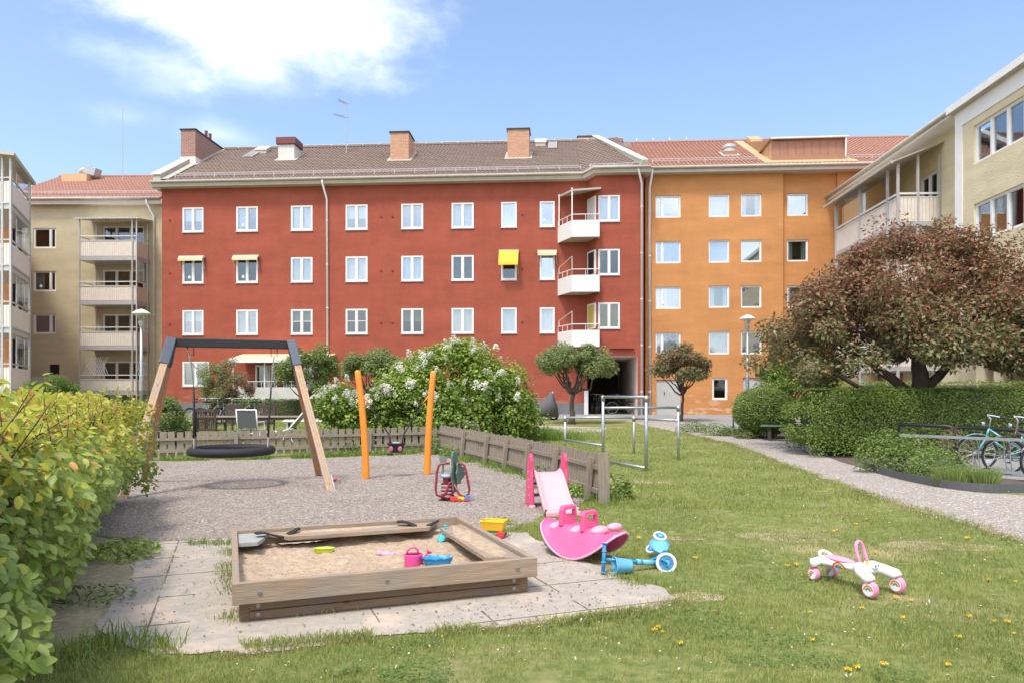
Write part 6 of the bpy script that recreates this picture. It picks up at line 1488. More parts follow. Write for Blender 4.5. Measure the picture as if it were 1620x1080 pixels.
# yellow dump truck
q = G(784, 853); t = T('toy_truck', 'yellow toy dump truck with a green chassis standing beyond the sandbox', 'toy truck', (q.x - .02, q.y + .1, .012), R(-14))
mb = MB(); mb.add([(-.10, -.06, .075), (.10, -.06, .075), (.10, .06, .075), (-.10, .06, .075), (-.125, -.085, .165), (.125, -.085, .165), (.125, .085, .165), (-.125, .085, .165)], [(3, 2, 1, 0), (0, 1, 5, 4), (1, 2, 6, 5), (2, 3, 7, 6), (3, 0, 4, 7)]); mb.build('tipper', MATS['yellow_toy'], t, solid=.006)
mb = MB(); mb.tube([(-.125, -.085, .167), (.125, -.085, .167), (.125, .085, .167), (-.125, .085, .167)], .008, 6, closed=True); mb.build('tipper_rim', MATS['yellow_toy'], t)
MB().box(-.1, .1, -.07, .07, .128, .134).build('sand_load', MATS['play_sand'], t)
MB().box(-.12, .13, -.045, .045, .045, .072).build('chassis', MATS['green_toy'], t, bevel=.006)
for x in (-.08, .09):
    for y in (-.065, .065): MB().lathe([(.0, -.02), (.030, -.02), (.038, -.012), (.038, .012), (.030, .02), (.0, .02)], (x, y, .038), 18, Matrix.Rotation(R(90), 4, 'X').to_quaternion()).build('wheel', MATS['red_toy'], t, smooth=False)
# ---- slide
q0 = Pz(890, 817, 0); sl_y = Pz(842, 806, 0)
t = T('slide', 'small pink plastic slide with hot pink ladder sides against the fence', 'slide', (q0.x, q0.y + .03, 0), R(10))
prof = [(-.02, .055), (.06, .05), (.16, .06), (.30, .13), (.45, .24), (.60, .35), (.72, .43), (.80, .455), (.90, .455)]
mb = MB(); rows = []
for y, z in prof:
    w = .17 + (.035 * max(0, 1 - (y + .02) / .25)); rows.append([(-w - .022, y, z - .03), (-w - .022, y, z + .045), (-w, y, z + .05), (-w + .02, y, z + .0), (-w * .5, y, z - .006), (w * .5, y, z - .006), (w - .02, y, z), (w, y, z + .05), (w + .022, y, z + .045), (w + .022, y, z - .03)])
mb.grid(rows); mb.build('chute', MATS['pink_pale'], t, smooth=True, solid=.008, sub=1)
mb = MB(); mb.prism([(-.22, -.07), (.22, -.07), (.20, .06), (-.20, .06)], .0, .075); mb.build('chute_foot', MATS['pink_pale'], t, bevel=.02, seg=3)
for s in (-1, 1):
    mb = MB(); x0, x1 = (.207, .255) if s > 0 else (-.255, -.207)
    out = [(.66, .0), (1.10, .0), (1.0, .35), (.93, .60), (.90, .66), (.86, .70), (.80, .71), (.745, .68), (.73, .62), (.74, .50), (.72, .40)]
    inn = [(.80, .50), (.79, .62), (.81, .655), (.84, .655), (.865, .61), (.88, .50)]
    vs = [(x, y, z) for x in (x0, x1) for y, z in out]; n = len(out)
    mb.add(vs, [tuple(reversed(range(n))), tuple(range(n, 2 * n))] + [(i, (i + 1) % n, n + (i + 1) % n, n + i) for i in range(n)])
    o = mb.build('ladder_side', MATS['pink_hot'], t, bevel=.015, seg=3)
    MB().lathe([(.0, 0), (.05, 0), (.045, .03), (.02, .05), (0, .052)], ((x0 + x1) / 2, .69, .0), 14).build('foot', MATS['pink_pale'], o, smooth=True)
    for k in range(4): MB().ell((x0 - .001 if s < 0 else x1 + .001, .80 + .02 * k, .16 + .1 * k), .004, .012, .012, 8, 6).build('plug', MATS['white_plastic'], o)
for z in (.12, .28, .42): MB().box(-.205, .205, .86 + (.42 - z) * .25, .98 + (.42 - z) * .25, z, z + .03).build('step', MATS['purple_step'], t, bevel=.008)
# ---- seesaw rocker
q = G(921, 889); t = T('seesaw', 'pink plastic rocking seesaw with three moulded seats and two handles', 'seesaw', (q.x + .03, q.y + .22, .004), R(-47))
Lh = .46
def rim(s): return .012 + .27 * abs(s) ** 1.9
def topz(s): return .262 + .03 * abs(s) ** 3 - .022 * math.cos(s * 9.4) * (abs(s) < .8)
n = 41; rows = []
for i in range(n):
    s = -1 + 2 * i / (n - 1); x = s * Lh; w = .175 * (1 - abs(s) ** 3.2) ** .5 + .012; wt = w * .50; zr2 = rim(s); zt = max(zr2 + .02, topz(s))
    e = 1.0
    rows.append([(x * 1.03, -w * 1.12, zr2), (x, -w, zr2 + .02), (x, -w * .86, zr2 + (zt - zr2) * .35), (x, -wt * 1.1, zr2 + (zt - zr2) * .85), (x, -wt * .8, zt), (x, 0, zt - .012), (x, wt * .8, zt), (x, wt * 1.1, zr2 + (zt - zr2) * .85), (x, w * .86, zr2 + (zt - zr2) * .35), (x, w, zr2 + .02), (x * 1.03, w * 1.12, zr2)])
MB().grid(rows).build('hull', MATS['pink_rocker'], t, smooth=True, solid=.008)
mb = MB(); pts = []
for i in range(n): s = -1 + 2 * i / (n - 1); w = .175 * (1 - abs(s) ** 3.2) ** .5 + .012; pts.append((s * Lh * 1.03, -w * 1.12, rim(s)))
for i in reversed(range(n)): s = -1 + 2 * i / (n - 1); w = .175 * (1 - abs(s) ** 3.2) ** .5 + .012; pts.append((s * Lh * 1.03, w * 1.12, rim(s)))
mb.tube(pts, .011, 8, closed=True); mb.build('rocking_rim', MATS['pink_seat'], t, smooth=True)
for s in (-.68, -.10, .44, .80):
    if s == .80: MB().ell((s * Lh, 0, topz(.8) + .045), .055, .085, .035, 16, 8).build('backrest', MATS['pink_seat'], t, smooth=True); continue
    MB().ell((s * Lh, 0, topz(s) - .012), .072, .108, .045, 20, 10).build('seat', MATS['pink_seat'], t, smooth=True)
for s in (-.40, .17):
    x = s * Lh; z0 = topz(s) - .01; a_, h_ = .10, .175
    out = [(-a_ * 1.05, z0), (-a_, z0 + h_ * .8), (-a_ * .8, z0 + h_), (a_ * .8, z0 + h_), (a_, z0 + h_ * .8), (a_ * 1.05, z0)]
    inn = [(-a_ * .62, z0 + h_ * .55), (-a_ * .62, z0 + h_ * .76), (-a_ * .5, z0 + h_ * .83), (a_ * .5, z0 + h_ * .83), (a_ * .62, z0 + h_ * .76), (a_ * .62, z0 + h_ * .55)]
    vs = []
    for xx in (x - .018, x + .018): vs += [(xx, p[0], p[1]) for p in out] + [(xx, p[0], p[1]) for p in inn]
    fs = []
    for o_ in (0, 12):
        fs += [(o_ + i, o_ + i + 1, o_ + 7 + i, o_ + 6 + i) for i in range(5)] + [(o_ + 0, o_ + 6, o_ + 11, o_ + 5)]
    fs += [(i, (i + 1) % 6, 12 + (i + 1) % 6, 12 + i) for i in range(6)] + [(6 + i, 6 + (i + 1) % 6, 18 + (i + 1) % 6, 18 + i) for i in range(6)]
    MB().add(vs, fs).build('handle', MATS['pink_rocker'], t, bevel=.008, seg=3)
# ---- scooter lying on its side
S0 = G(950, 909); t = T('scooter', 'blue three wheeled toy scooter lying on its side with a bucket basket', 'scooter', (S0.x, S0.y, 0), 0)
def rel(px, py, Y): return P(px, py, Y) - Vector((S0.x, S0.y, 0))
hb_, ht = rel(954, 906, 6.05), rel(956.5, 858, 6.12)
MB().tube([hb_, ht], .016, 12).build('handlebar', MATS['blue_scooter'], t, smooth=True)
d = (ht - hb_)
for k in (0.02, .36, .72, .985): MB().tube([hb_ + d * (k - .012), hb_ + d * (k + .012)], .024 if k in (.36, .72) else .027, 12).build('grip_ring', MATS['blue_light'], t, smooth=True)
st0, st1, st2 = rel(956, 884, 6.1), rel(1008, 888, 6.2), rel(1040, 890, 6.3)
MB().tube([st0, st1, st2], [.015, .016, .016], 12).build('stem', MATS['blue_scooter'], t, smooth=True)
MB().tube([st1 - (st1 - st0) * .02, st1 + (st2 - st1) * .18], .026, 12).build('clamp', MATS['blue_light'], t, smooth=True)
MB().tube([st1 + (st2 - st1) * .25, st2], .024, 12).build('head_tube', MATS['blue_light'], t, smooth=True)
w0 = rel(1054, 890, 6.22)
def scwheel(c, r, w, ax, nm='wheel'):
    qd = Vector(ax).to_track_quat('Z', 'Y'); o = MB().lathe([(r * .72, -w * .5), (r * .93, -w * .5), (r, -w * .25), (r, w * .25), (r * .93, w * .5), (r * .72, w * .5), (r * .70, 0)], c, 28, qd).build(nm, MATS['wheel_white'], t, smooth=True)
    h = MB().lathe([(.0, -w * .42), (r * .3, -w * .45), (r * .3, w * .45), (.0, w * .45)], c, 16, qd)
    for k in range(5):
        a = k * 2 * math.pi / 5; v = qd @ Vector((math.cos(a), math.sin(a), 0)); h.bar(Vector(c) + v * r * .2, Vector(c) + v * r * .74, r * .22, w * .6, up=tuple(qd @ Vector((0, 0, 1))))
    h.build('hub', MATS['blue_light'], o); MB().lathe([(0, -w * .3), (r * .71, -w * .3), (r * .71, w * .3), (0, w * .3)], c, 20, qd).build('hub_disc', MATS['blue_scooter'], o)
scwheel(w0, .088, .032, (-.1, -.96, .25))
fk = MB(); fk.tube([st2 + Vector((-.03, 0, 0)), st2 + Vector((.0, -.04, .03)), w0 + Vector((-.03, -.03, .035)), w0 + Vector((.0, -.026, .0))], .011, 8); fk.tube([st2, st2 + Vector((.0, .03, -.04)), st2 + Vector((.03, .04, -.06)), w0 + Vector((0, .03, -.02))], .011, 8); fk.build('fork', MATS['blue_scooter'], t, smooth=True)
fr = MB(); d1 = rel(1052, 872, 6.5); fr.tube([st1 + (st2 - st1) * .45, st2 + Vector((.0, .03, .04)), d1], [.012, .013, .016], 8); fr.tube([st2, d1 + Vector((.0, -.02, 0))], .012, 8); fr.build('frame', MATS['blue_scooter'], t, smooth=True)
dk = MB(); c0, c1 = rel(1047, 874, 6.5), rel(1044, 855, 6.62); rows = []
for k in range(8):
    u_ = k / 7; c = c0 + (c1 - c0) * u_; w = .03 + .055 * math.sin(math.pi * (u_ * .75 + .12)); rows.append([c + Vector((-w * 1.15, .03, .012)), c + Vector((-w * .5, -.012, 0)), c + Vector((0, -.02, 0)), c + Vector((w * .5, -.012, 0)), c + Vector((w, .03, .01))])
dk.grid(rows); dk.build('deck', MATS['blue_light'], t, smooth=True, solid=.014)
scwheel(rel(1044, 848, 6.66), .062, .03, (.1, -.45, .9)); scwheel(rel(1031, 868, 6.72), .055, .03, (-.3, -.5, .8))
bk_ = MB(); bc = rel(985, 894, 6.12); qd = Vector((-1, -.12, .02)).to_track_quat('Z', 'Y'); bk_.lathe([(.0, -.075), (.058, -.075), (.062, -.065), (.083, .06), (.095, .068), (.095, .074), (.082, .07), (.06, -.06)], bc, 26, qd, scale=(1, .85)); bk_.build('basket', MATS['blue_light'], t, smooth=True)
# ---- ride-on car
fr_m = (G(1381, 948) + G(1416, 938)) / 2; rr_m = (G(1291, 919) + G(1313, 914)) / 2
ang = math.atan2(fr_m.y - rr_m.y, fr_m.x - rr_m.x); L_ = (fr_m - rr_m).length
t = T('ride_on_toy', 'white toddler ride on toy with pink wheels and rainbow stickers', 'ride-on toy', (rr_m.x, rr_m.y, .01), ang)
hf, hr = (G(1416, 938) - G(1381, 948)).length / 2, (G(1313, 914) - G(1291, 919)).length / 2 + .01
mb = MB(); rows = []
for x, w, z0, z1 in ((-.055, .045, .125, .155), (-.04, .075, .12, .175), (.02, .085, .118, .192), (.10, .07, .12, .192), (.22, .058, .125, .180), (.33, .06, .125, .19), (.40, .07, .13, .20), (.45, .06, .135, .195), (.475, .035, .145, .18)):
    rows.append([(x, -w, z0 + .012), (x, -w, (z0 + z1) / 2 + .008), (x, -w * .7, z1), (x, 0, z1 + .004), (x, w * .7, z1), (x, w, (z0 + z1) / 2 + .008), (x, w, z0 + .012), (x, w * .5, z0), (x, -w * .5, z0)])
mb.grid(rows, loop=True); o_ = mb; n = 9; o_.f.append(list(reversed(range(9)))); o_.m.append(0); o_.f.append([8 * 9 + i for i in range(9)]); o_.m.append(0)
body = mb.build('body', MATS['white_plastic'], t, smooth=True, sub=1)
for s in (-1, 1):
    mb = MB(); pts = [(.36, s * .03, .165), (.40, s * hf * .45, .17), (.45, s * hf * .8, .155), (L_ - .01, s * hf, .135), (L_ + .005, s * hf, .118)]
    for a, c, wa, wb in zip(pts, pts[1:], (.05, .045, .042, .04), (.045, .042, .04, .036)): pass
    mb.tube(pts, [.05, .05, .044, .042, .038], 12); mb.build('front_arm', MATS['white_plastic'], t, smooth=True)
    mb = MB(); mb.tube([(.02, s * .03, .15), (-.01, s * hr, .14), (-.0, s * hr, .105)], [.04, .036, .03], 12); mb.build('rear_arm', MATS['white_plastic'], t, smooth=True)
MB().ell((.16, 0, .190), .14, .06, .018, 20, 8).build('seat', MATS['pink_seat'], t, smooth=True)
mb = MB(); mb.tube([(.05, -.06, .175), (.02, -.057, .198), (.0, -.042, .214), (-.008, -.02, .221), (-.010, 0, .223), (-.008, .02, .221), (.0, .042, .214), (.02, .057, .198), (.05, .06, .175)], .011, 8); mb.build('seat_back', MATS['white_plastic'], t, smooth=True)
MB().tube([(.385, -.04, .19), (.355, -.043, .25), (.34, -.041, .30), (.332, -.034, .335), (.328, -.018, .354), (.327, 0, .36), (.328, .018, .354), (.332, .034, .335), (.34, .041, .30), (.355, .043, .25), (.385, .04, .19)], .013, 12).build('handle', MATS['pink_wheel'], t, smooth=True)
hd = MB().ell((.455, 0, .198), .036, .04, .036, 18, 12).build('head', MATS['white_plastic'], t, smooth=True)
MB().lathe([(.024, 0), (.024, .014), (.018, .018), (0, .018)], (.42, 0, .205), 14).build('crown_patch', MATS['yellow_toy'], hd)
for s in (-1, 1): MB().ell((.4875, s * .015, .206), .003, .007, .010, 10, 8).build('eye', MATS['black_paint'], hd)
RB = [('red_toy', 1.0), ('yellow_toy', .8), ('teal_toy', .6), ('blue_toy', .4)]
for x, y in ((L_, -hf), (L_, hf), (0, -hr), (0, hr)):
    r = .062 if x else .05; qd = Matrix.Rotation(R(90), 4, 'X').to_quaternion()
    o = MB().lathe([(.0, -.024), (r * .86, -.024), (r, -.012), (r, .012), (r * .86, .024), (0, .024)], (x, y, r), 28, qd).build('wheel', MATS['pink_wheel'], t)
    yy = y - .0265
    MB().lathe([(0, 0), (r * .74, 0), (r * .74, .002), (0, .002)], (x, yy + .002, r), 24, qd).build('hub_disc', MATS['white_plastic'], o)
    rot = .0 if x else .9
    for k, (mm, f) in enumerate(RB):
        m2 = MB(); ra, rb_ = r * .64 * f, r * .64 * (f - .2); yk = yy - .0004 - .0 * k
        a = [rot + math.pi * i / 14 for i in range(15)]
        m2.add([(x + ra * math.cos(v), yk, r * .86 + ra * math.sin(v)) for v in a] + [(x + rb_ * math.cos(v), yk, r * .86 + rb_ * math.sin(v)) for v in a], [(i, i + 1, 16 + i, 15 + i) for i in range(14)])
        m2.build('rainbow_sticker', MATS[mm], o, solid=.0008)
    MB().bar((x, y, r * 1.2), (x, y, .125), .03, .05).build('caster', MATS['pink_hot'], t, bevel=.006)
for k, (mm, f) in enumerate(RB):
    m2 = MB(); a = [math.pi * i / 14 for i in range(15)]; ra, rb_ = .05 * f, .05 * (f - .2)
    m2.add([(.2 + ra * math.cos(v) * 1.2, -.0605 - .010 * math.sin(v), .132 + ra * math.sin(v)) for v in a] + [(.2 + rb_ * math.cos(v) * 1.2, -.0605 - .010 * math.sin(v), .132 + rb_ * math.sin(v)) for v in a], [(i, i + 1, 16 + i, 15 + i) for i in range(14)])
    m2.build('rainbow_sticker', MATS[mm], body, solid=.002)
# ---- basket swing
SL, SRt = Vector((-5.36, 11.63, 2.38)), Vector((-3.71, 12.21, 2.38)); bd = (SRt - SL); bd.z = 0; bd.normalize(); pd = Vector((-bd.y, bd.x, 0))
sc = (SL + SRt) / 2; t = T('swing', 'timber A-frame swing with dark steel beam and big black basket seat', 'swing', (sc.x, sc.y, 0), 0)
rl = lambda v: v - Vector((sc.x, sc.y, 0))
MB().bar(rl(SL + Vector((0, 0, -.075))), rl(SRt + Vector((0, 0, -.075))), .11, .14).build('beam', MATS['black_paint'], t, bevel=.012)
for e, s in ((SL, -1), (SRt, 1)):
    for pp_ in (-1, 1):
        top = e + bd * s * .03 + pd * pp_ * .05 + Vector((0, 0, -.02)); bot = e + bd * s * .575 + pd * pp_ * 1.075; bot.z = -.05; dr_ = (bot - top)
        h0 = top + dr_ * .16
        lg = MB(); off = bd * .0
        for k in (-1, 0, 1): w_ = bd * s * k * .036; lg.bar(rl(h0 + w_), rl(bot + w_), .13, .038, up=tuple(bd)) if False else lg.bar(rl(h0 + w_), rl(bot + w_), .034, .10, up=tuple(pd))
        lo = lg.build('leg', MATS['wood_leg' if pp_ < 0 else 'wood_leg_dark'], t, bevel=.004)
        MB().bar(rl(top), rl(h0 + dr_ * .01), .14, .13, up=tuple(pd)).build('leg_bracket', MATS['steel_blue'], lo, bevel=.006)
        if s > 0 and pp_ < 0: MB().bar(rl(bot - dr_ * .11 + bd * .07), rl(bot + bd * .07), .02, .1, up=tuple(pd)).build('ground_shoe', MATS['galvanised'], lo)
zs = .58; seatc = rl(Vector((sc.x, sc.y - .05, zs)))
ring = [(seatc + Vector((.61 * math.cos(a), .61 * math.sin(a), 0))) for a in np.linspace(0, 2 * math.pi, 41)[:-1]]
se = MB().tube(ring, .068, 14, closed=True).build('basket_ring', MATS['black_rubber'], t, smooth=True)
nm_ = MB()
for k in range(-5, 6):
    o_ = k * .1; hw = math.sqrt(.57 ** 2 - o_ ** 2)
    nm_.tube([seatc + Vector((o_, -hw, 0)), seatc + Vector((o_, 0, -.06)), seatc + Vector((o_, hw, 0))], .008, 5); nm_.tube([seatc + Vector((-hw, o_, .004)), seatc + Vector((0, o_, -.056)), seatc + Vector((hw, o_, .004))], .008, 5)
nm_.build('net', MATS['black_paint'], se)
for s in (-1, 1):
    e = rl((SL if s < 0 else SRt) - bd * s * .24 + Vector((0, 0, -.15)))
    hk = MB(); hk.tube([e + Vector((-.05, 0, .02)), e + Vector((-.05, 0, -.12)), e + Vector((.05, 0, -.12)), e + Vector((.05, 0, .02))], .008, 6); hk.build('hanger', MATS['dark_metal'], t)
    j = e + Vector((0, 0, -.12)); mid_ = rl(Vector((sc.x, sc.y, 0))) + bd * s * .5 + Vector((0, 0, zs + .05)); lowk = j + (mid_ - j) * .34
    ch = MB(); nl = 22
    for k in range(nl):
        a = j + (lowk - j) * k / nl; b2 = j + (lowk - j) * (k + 1) / nl; ch.bar(a, b2 + (b2 - a) * .15, .022 if k % 2 else .007, .007 if k % 2 else .022, up=(0, 1, 0))
    ch.build('chain', MATS['chain'], t)
    for u_ in (-1, 1):
        a_ = math.atan2(bd.y, bd.x) + (0 if s > 0 else math.pi) + u_ * .42; f = seatc + Vector((.6 * math.cos(a_), .6 * math.sin(a_), .06)); g_ = f + (lowk - f) * .16
        MB().tube([lowk, g_], .014, 7).build('rope', MATS['black_rubber'], t, smooth=True); MB().tube([g_, f], .012, 6).build('chain', MATS['chain'], t)
sf_ = MB(); e = rl(SL + bd * .18 + Vector((0, 0, -.15))); sf_.tube([e, e + Vector((.06, 0, -.22)), e + Vector((.16, 0, -.33)), e + bd * .16 + Vector((.02, 0, -.32))], .009, 6); sf_.build('safety_chain', MATS['chain'], t)
# ---- toddler swing on two curved orange poles
A_, B_ = Pz(579, 757, 0), Pz(676, 750, 0); c_ = (A_ + B_) / 2
t = T('swing', 'toddler swing hung between two curved orange poles', 'swing', (c_.x, c_.y, 0), 0)
tops_ = []
for base, px_t, py_t in ((A_, 566, 589), (B_, 685.5, 590)):
    Yb = base.y; tp_ = P(px_t, py_t, Yb); pts = []
    s = -1 if px_t < 600 else 1
    for k in range(15):
        u_ = k / 14; pts.append(Vector((base.x + (tp_.x - base.x) * u_ ** 1.9, Yb, -.1 + (tp_.z + .1) * u_)) - Vector((c_.x, c_.y, 0)))
    o = MB().tube(pts + [pts[-1] + Vector((s * .004, 0, .03)), pts[-1] + Vector((s * .005, 0, .045))], [.066 - .012 * k / 14 for k in range(15)] + [.045, .02], 18).build('pole', MATS['orange_paint'], t, smooth=True)
    hk = pts[11] + Vector((-s * .05, 0, 0)); hk2 = hk + Vector((-s * .11, 0, -.14)); MB().tube([hk, hk2], [.016, .010], 8).build('pole_hook', MATS['orange_paint'], o, smooth=True); tops_.append(hk2)
Yc = (A_.y + B_.y) / 2; bs = P(627, 706, Yc) - Vector((c_.x, c_.y, 0))
for hk2, s in zip(tops_, (-1, 1)):
    m1 = bs + Vector((s * .13, 0, .22)); MB().tube([hk2, hk2 + (m1 - hk2) * .5 + Vector((0, 0, -.02)), m1], .011, 7).build('rope', MATS['black_rubber'], t, smooth=True)
    MB().tube([m1, m1 + Vector((-s * .015, 0, -.1)), bs + Vector((s * .115, 0, .07))], .014, 7).build('rubber_strap', MATS['black_rubber'], t, smooth=True)
    MB().ell(hk2 + (m1 - hk2) * (.4 if s < 0 else .6), .03, .03, .055, 10, 8).build('strap_bundle', MATS['black_rubber'], t, smooth=True)
st_ = MB(); st_.lathe([(.10, -.10), (.125, -.06), (.145, .03), (.165, .05), (.17, .07), (.15, .075), (.12, .03), (.10, -.05), (0, -.07)], bs, 26, scale=(1, .8)); so3 = st_.build('toddler_seat', MATS['black_rubber'], t, smooth=True)
mat('pink_dusty', (.45, .12, .20), .7)
for s in (-1, 1): MB().ell(bs + Vector((s * .08, -.098, -.03)), .04, .012, .05, 14, 8).build('leg_hole_trim', MATS['pink_dusty'], so3, smooth=True)
MB().ell(bs + Vector((0, 0, .06)), .09, .07, .03, 14, 8).build('cushion', MATS['blind_grey'], so3, smooth=True); MB().box(bs.x - .15, bs.x - .04, bs.y - .11, bs.y - .03, bs.z - .15, bs.z - .115).build('tag_plate', MATS['dark_metal'], so3)
# ---- spring rocker
q = G(716, 792); t = T('spring_rocker', 'spring rider with red tube frame green animal board and grey seat', 'spring rider', (q.x, q.y, 0), 0)
def tb_(pts, r=.017): return MB().tube(pts, r, 10)
loop = [(-.14, -.02, .06), (-.22, -.02, .09), (-.235, -.02, .16), (-.215, -.02, .42), (-.19, -.02, .50), (-.15, -.02, .525), (-.04, -.02, .53)]
tb_(loop).build('tube_frame', MATS['maroon_tube'], t, smooth=True)
tb_([(.06, -.02, .53), (.13, -.02, .525), (.165, -.02, .50), (.19, -.02, .42), (.235, -.02, .17), (.225, -.02, .10), (.16, -.02, .07), (.10, -.02, .09), (.02, -.02, .24)]).build('tube_frame', MATS['maroon_tube'], t, smooth=True)
tb_([(-.14, -.02, .06), (-.09, -.02, .12), (-.04, -.02, .26), (.0, -.02, .27)]).build('tube_frame', MATS['maroon_tube'], t, smooth=True)
spc = [(-.075 + .085 * math.cos(a), .08 + .085 * math.sin(a), .01 + .22 * a / (2 * math.pi * 4.5)) for a in np.linspace(0, 2 * math.pi * 4.5, 90)]
MB().tube(spc, .013, 7).build('spring', MATS['maroon_tube'], t, smooth=True)
MB().lathe([(.0, .0), (.13, .0), (.13, .012), (0, .012)], (-.075, .08, 0), 18).build('base_plate', MATS['dark_metal'], t)
MB().lathe([(.06, .23), (.07, .30), (.075, .32), (0, .32)], (-.075, .08, 0), 14).build('seat_base', MATS['maroon_tube'], t)
MB().ell((-.09, .06, .35), .10, .12, .035, 18, 8).build('seat', MATS['grey_seat'], t, smooth=True)
Mb = Matrix.Translation((.03, .02, 0)) @ Matrix.Rotation(R(64), 4, 'Z') @ Matrix.Rotation(R(90), 4, 'X')
sil = [(-.05, .14), (.03, .12), (.05, .22), (.13, .26), (.19, .33), (.20, .40), (.15, .43), (.17, .50), (.12, .55), (.07, .56), (.06, .64), (.01, .70), (-.06, .69), (-.09, .62), (-.08, .5), (-.11, .4), (-.08, .28)]
MB().prism(sil, -.012, .012, M=Mb).build('animal_board', MATS['green_board'], t, bevel=.003)
Mb2 = Mb @ Matrix.Translation((.02, -.03, .06)); MB().prism([(x * .8, .2 + y * .55) for x, y in sil], -.01, .01, M=Mb2).build('animal_board', MATS['green_board'], t, bevel=.003)
MB().lathe([(0, 0), (.055, 0), (.055, .02), (0, .02)], (-.15, .2, .56), 16, Matrix.Rotation(R(80), 4, 'X').to_quaternion()).build('back_disc', MATS['green_board'], t)
MB().box(-.165, -.14, .2, .22, .36, .56).build('back_stem', MATS['green_board'], t)
# toys lying on the gravel
q = G(727, 793); t = T('toy_truck', 'small red yellow and blue toy truck lying under the spring rider', 'toy truck', (q.x, q.y, .012), R(8))
MB().box(-.13, -.03, -.035, .035, .0, .06).build('cab', MATS['red_toy'], t, bevel=.012); MB().box(-.026, .07, -.035, .035, .008, .055).build('tank', MATS['yellow_toy'], t, bevel=.014); MB().box(.075, .14, -.035, .035, .0, .075).build('bin', MATS['blue_toy'], t, bevel=.008)
for x in (-.10, .0, .10): MB().lathe([(0, -.01), (.022, -.01), (.022, .01), (0, .01)], (x, -.043, .02), 14, Matrix.Rotation(R(90), 4, 'X').to_quaternion()).build('wheel', MATS['red_toy'], t)
q = G(529, 762); t = T('toy_spade', 'small red toy spade lying on the gravel by the swing leg', 'toy spade', (q.x - .02, q.y, .012), R(-8))
MB().lathe([(.0, .0), (.035, .006), (.05, .03), (.052, .045), (.047, .04), (.0, .012)], (0, 0, 0), 16, scale=(1.2, .9)).build('scoop', MATS['red_toy'], t, smooth=True); MB().tube([(.05, 0, .03), (.13, 0, .015)], .01, 8).build('handle', MATS['red_toy'], t, smooth=True)
q = G(388, 1002)
# ---- climbing bars
t = T('climbing_bars', 'galvanised steel climbing bars of three heights on the lawn', 'climbing frame', (2.59, 14.15, 0), 0)
B0 = Vector((2.59, 14.15, 0))
PS = {'a': (Vector((1.29, 17.8, 0)), .92), 'b': (Vector((1.97, 15.87, 0)), 1.43), 'c': (B0, 1.43), 'd': (Vector((3.72, 16.4, 0)), 1.2), 'e': (Vector((2.95, 17.75, 0)), .92)}
for k, (p, h) in PS.items():
    o = MB().tube([p - B0 + Vector((0, 0, gz(p.y) - .1)), p - B0 + Vector((0, 0, h))], .034 if k in 'bc' else .03, 12).build('post', MATS['galvanised'], t, smooth=True)
    MB().tube([p - B0 + Vector((0, 0, h - .08)), p - B0 + Vector((0, 0, h + .03))], .045, 12).build('joint', MATS['galvanised'], o, smooth=True)
for a, b2, h in (('b', 'c', 1.43), ('b', 'd', 1.19), ('a', 'e', .92), ('e', 'd', .9), ('a', 'b', .375), ('b', 'c', .06)):
    z_ = Vector((0, 0, h)); MB().tube([PS[a][0] - B0 + z_, PS[b2][0] - B0 + z_], .028, 12).build('bar', MATS['galvanised'], t, smooth=True)
# ---- picket fences
def picket(label, pts, hgt, pitch, pw, back, postf, rails=(.3, .75), lean=0):
    pts = [Vector(p) for p in pts]; t = T('picket_fence', label, 'fence', (pts[0].x, pts[0].y, 0)); o0 = Vector((pts[0].x, pts[0].y, 0)); cum = [0]
    for a, b2 in zip(pts, pts[1:]): cum.append(cum[-1] + (b2 - a).length)
    def at(s):
        s = min(max(s, 0), cum[-1] - 1e-4)
        for i in range(len(pts) - 1):
            if s <= cum[i + 1]: u_ = (s - cum[i]) / (cum[i + 1] - cum[i]); return pts[i] + (pts[i + 1] - pts[i]) * u_, (pts[i + 1] - pts[i]).normalized()
    n = int(cum[-1] / pitch); pk = MB()
    for k in range(n):
        p, d = at((k + .5) * pitch); p = Vector((p.x, p.y, gz(p.y))) - o0; nn = Vector((d.y, -d.x, 0)) * -back; h = hgt * random.uniform(.98, 1.02); r_ = random.uniform(-.012, .012)
        pk.bar(p + nn * .03 + Vector((0, 0, .07)), p + nn * (.03 + lean * h) + d * r_ + Vector((0, 0, h)), pw * random.uniform(.93, 1.05), .02, up=tuple(nn))
    o = pk.build('pickets', MATS['wood_grey'], t)
    for z in rails:
        r_ = MB(); m_ = max(2, int(cum[-1] / .8)); pr_ = None
        for k in range(m_ + 1):
            p, d = at(cum[-1] * k / m_); nn = Vector((d.y, -d.x, 0)) * -back; p = Vector((p.x, p.y, gz(p.y) + z)) - o0 + nn * (lean * z)
            if pr_ is not None: r_.bar(pr_, p, .035, .06)
            pr_ = p
        r_.build('rail', MATS['wood_grey'], t)
    for s in postf:
        p, d = at(s * cum[-1]); nn = Vector((d.y, -d.x, 0)) * -back; p = Vector((p.x, p.y, gz(p.y))) - o0 - nn * .055
        po_ = MB().bar(p + Vector((0, 0, .02)), p + nn * lean * hgt + Vector((0, 0, hgt * .93)), .09, .07, up=tuple(nn)).build('post', MATS['wood_grey'], t, bevel=.004)
        MB().bar(p + Vector((0, 0, -.02)) - nn * .035, p + Vector((0, 0, .12)) - nn * .035, .06, .012, up=tuple(nn)).build('post_shoe', MATS['galvanised'], po_)
    return t
fl_ = [G(150, 733), G(222, 729), G(450, 722), G(690, 714)]
picket('grey wooden picket fence along the back of the gravel playground', fl_, .63, .178, .135, 1, [.12, .38, .6, .78, .995], (.2, .47))
fr_ = [G(691, 713), G(760, 731), G(815, 748), G(870, 766), G(915, 782), G(948, 797)]
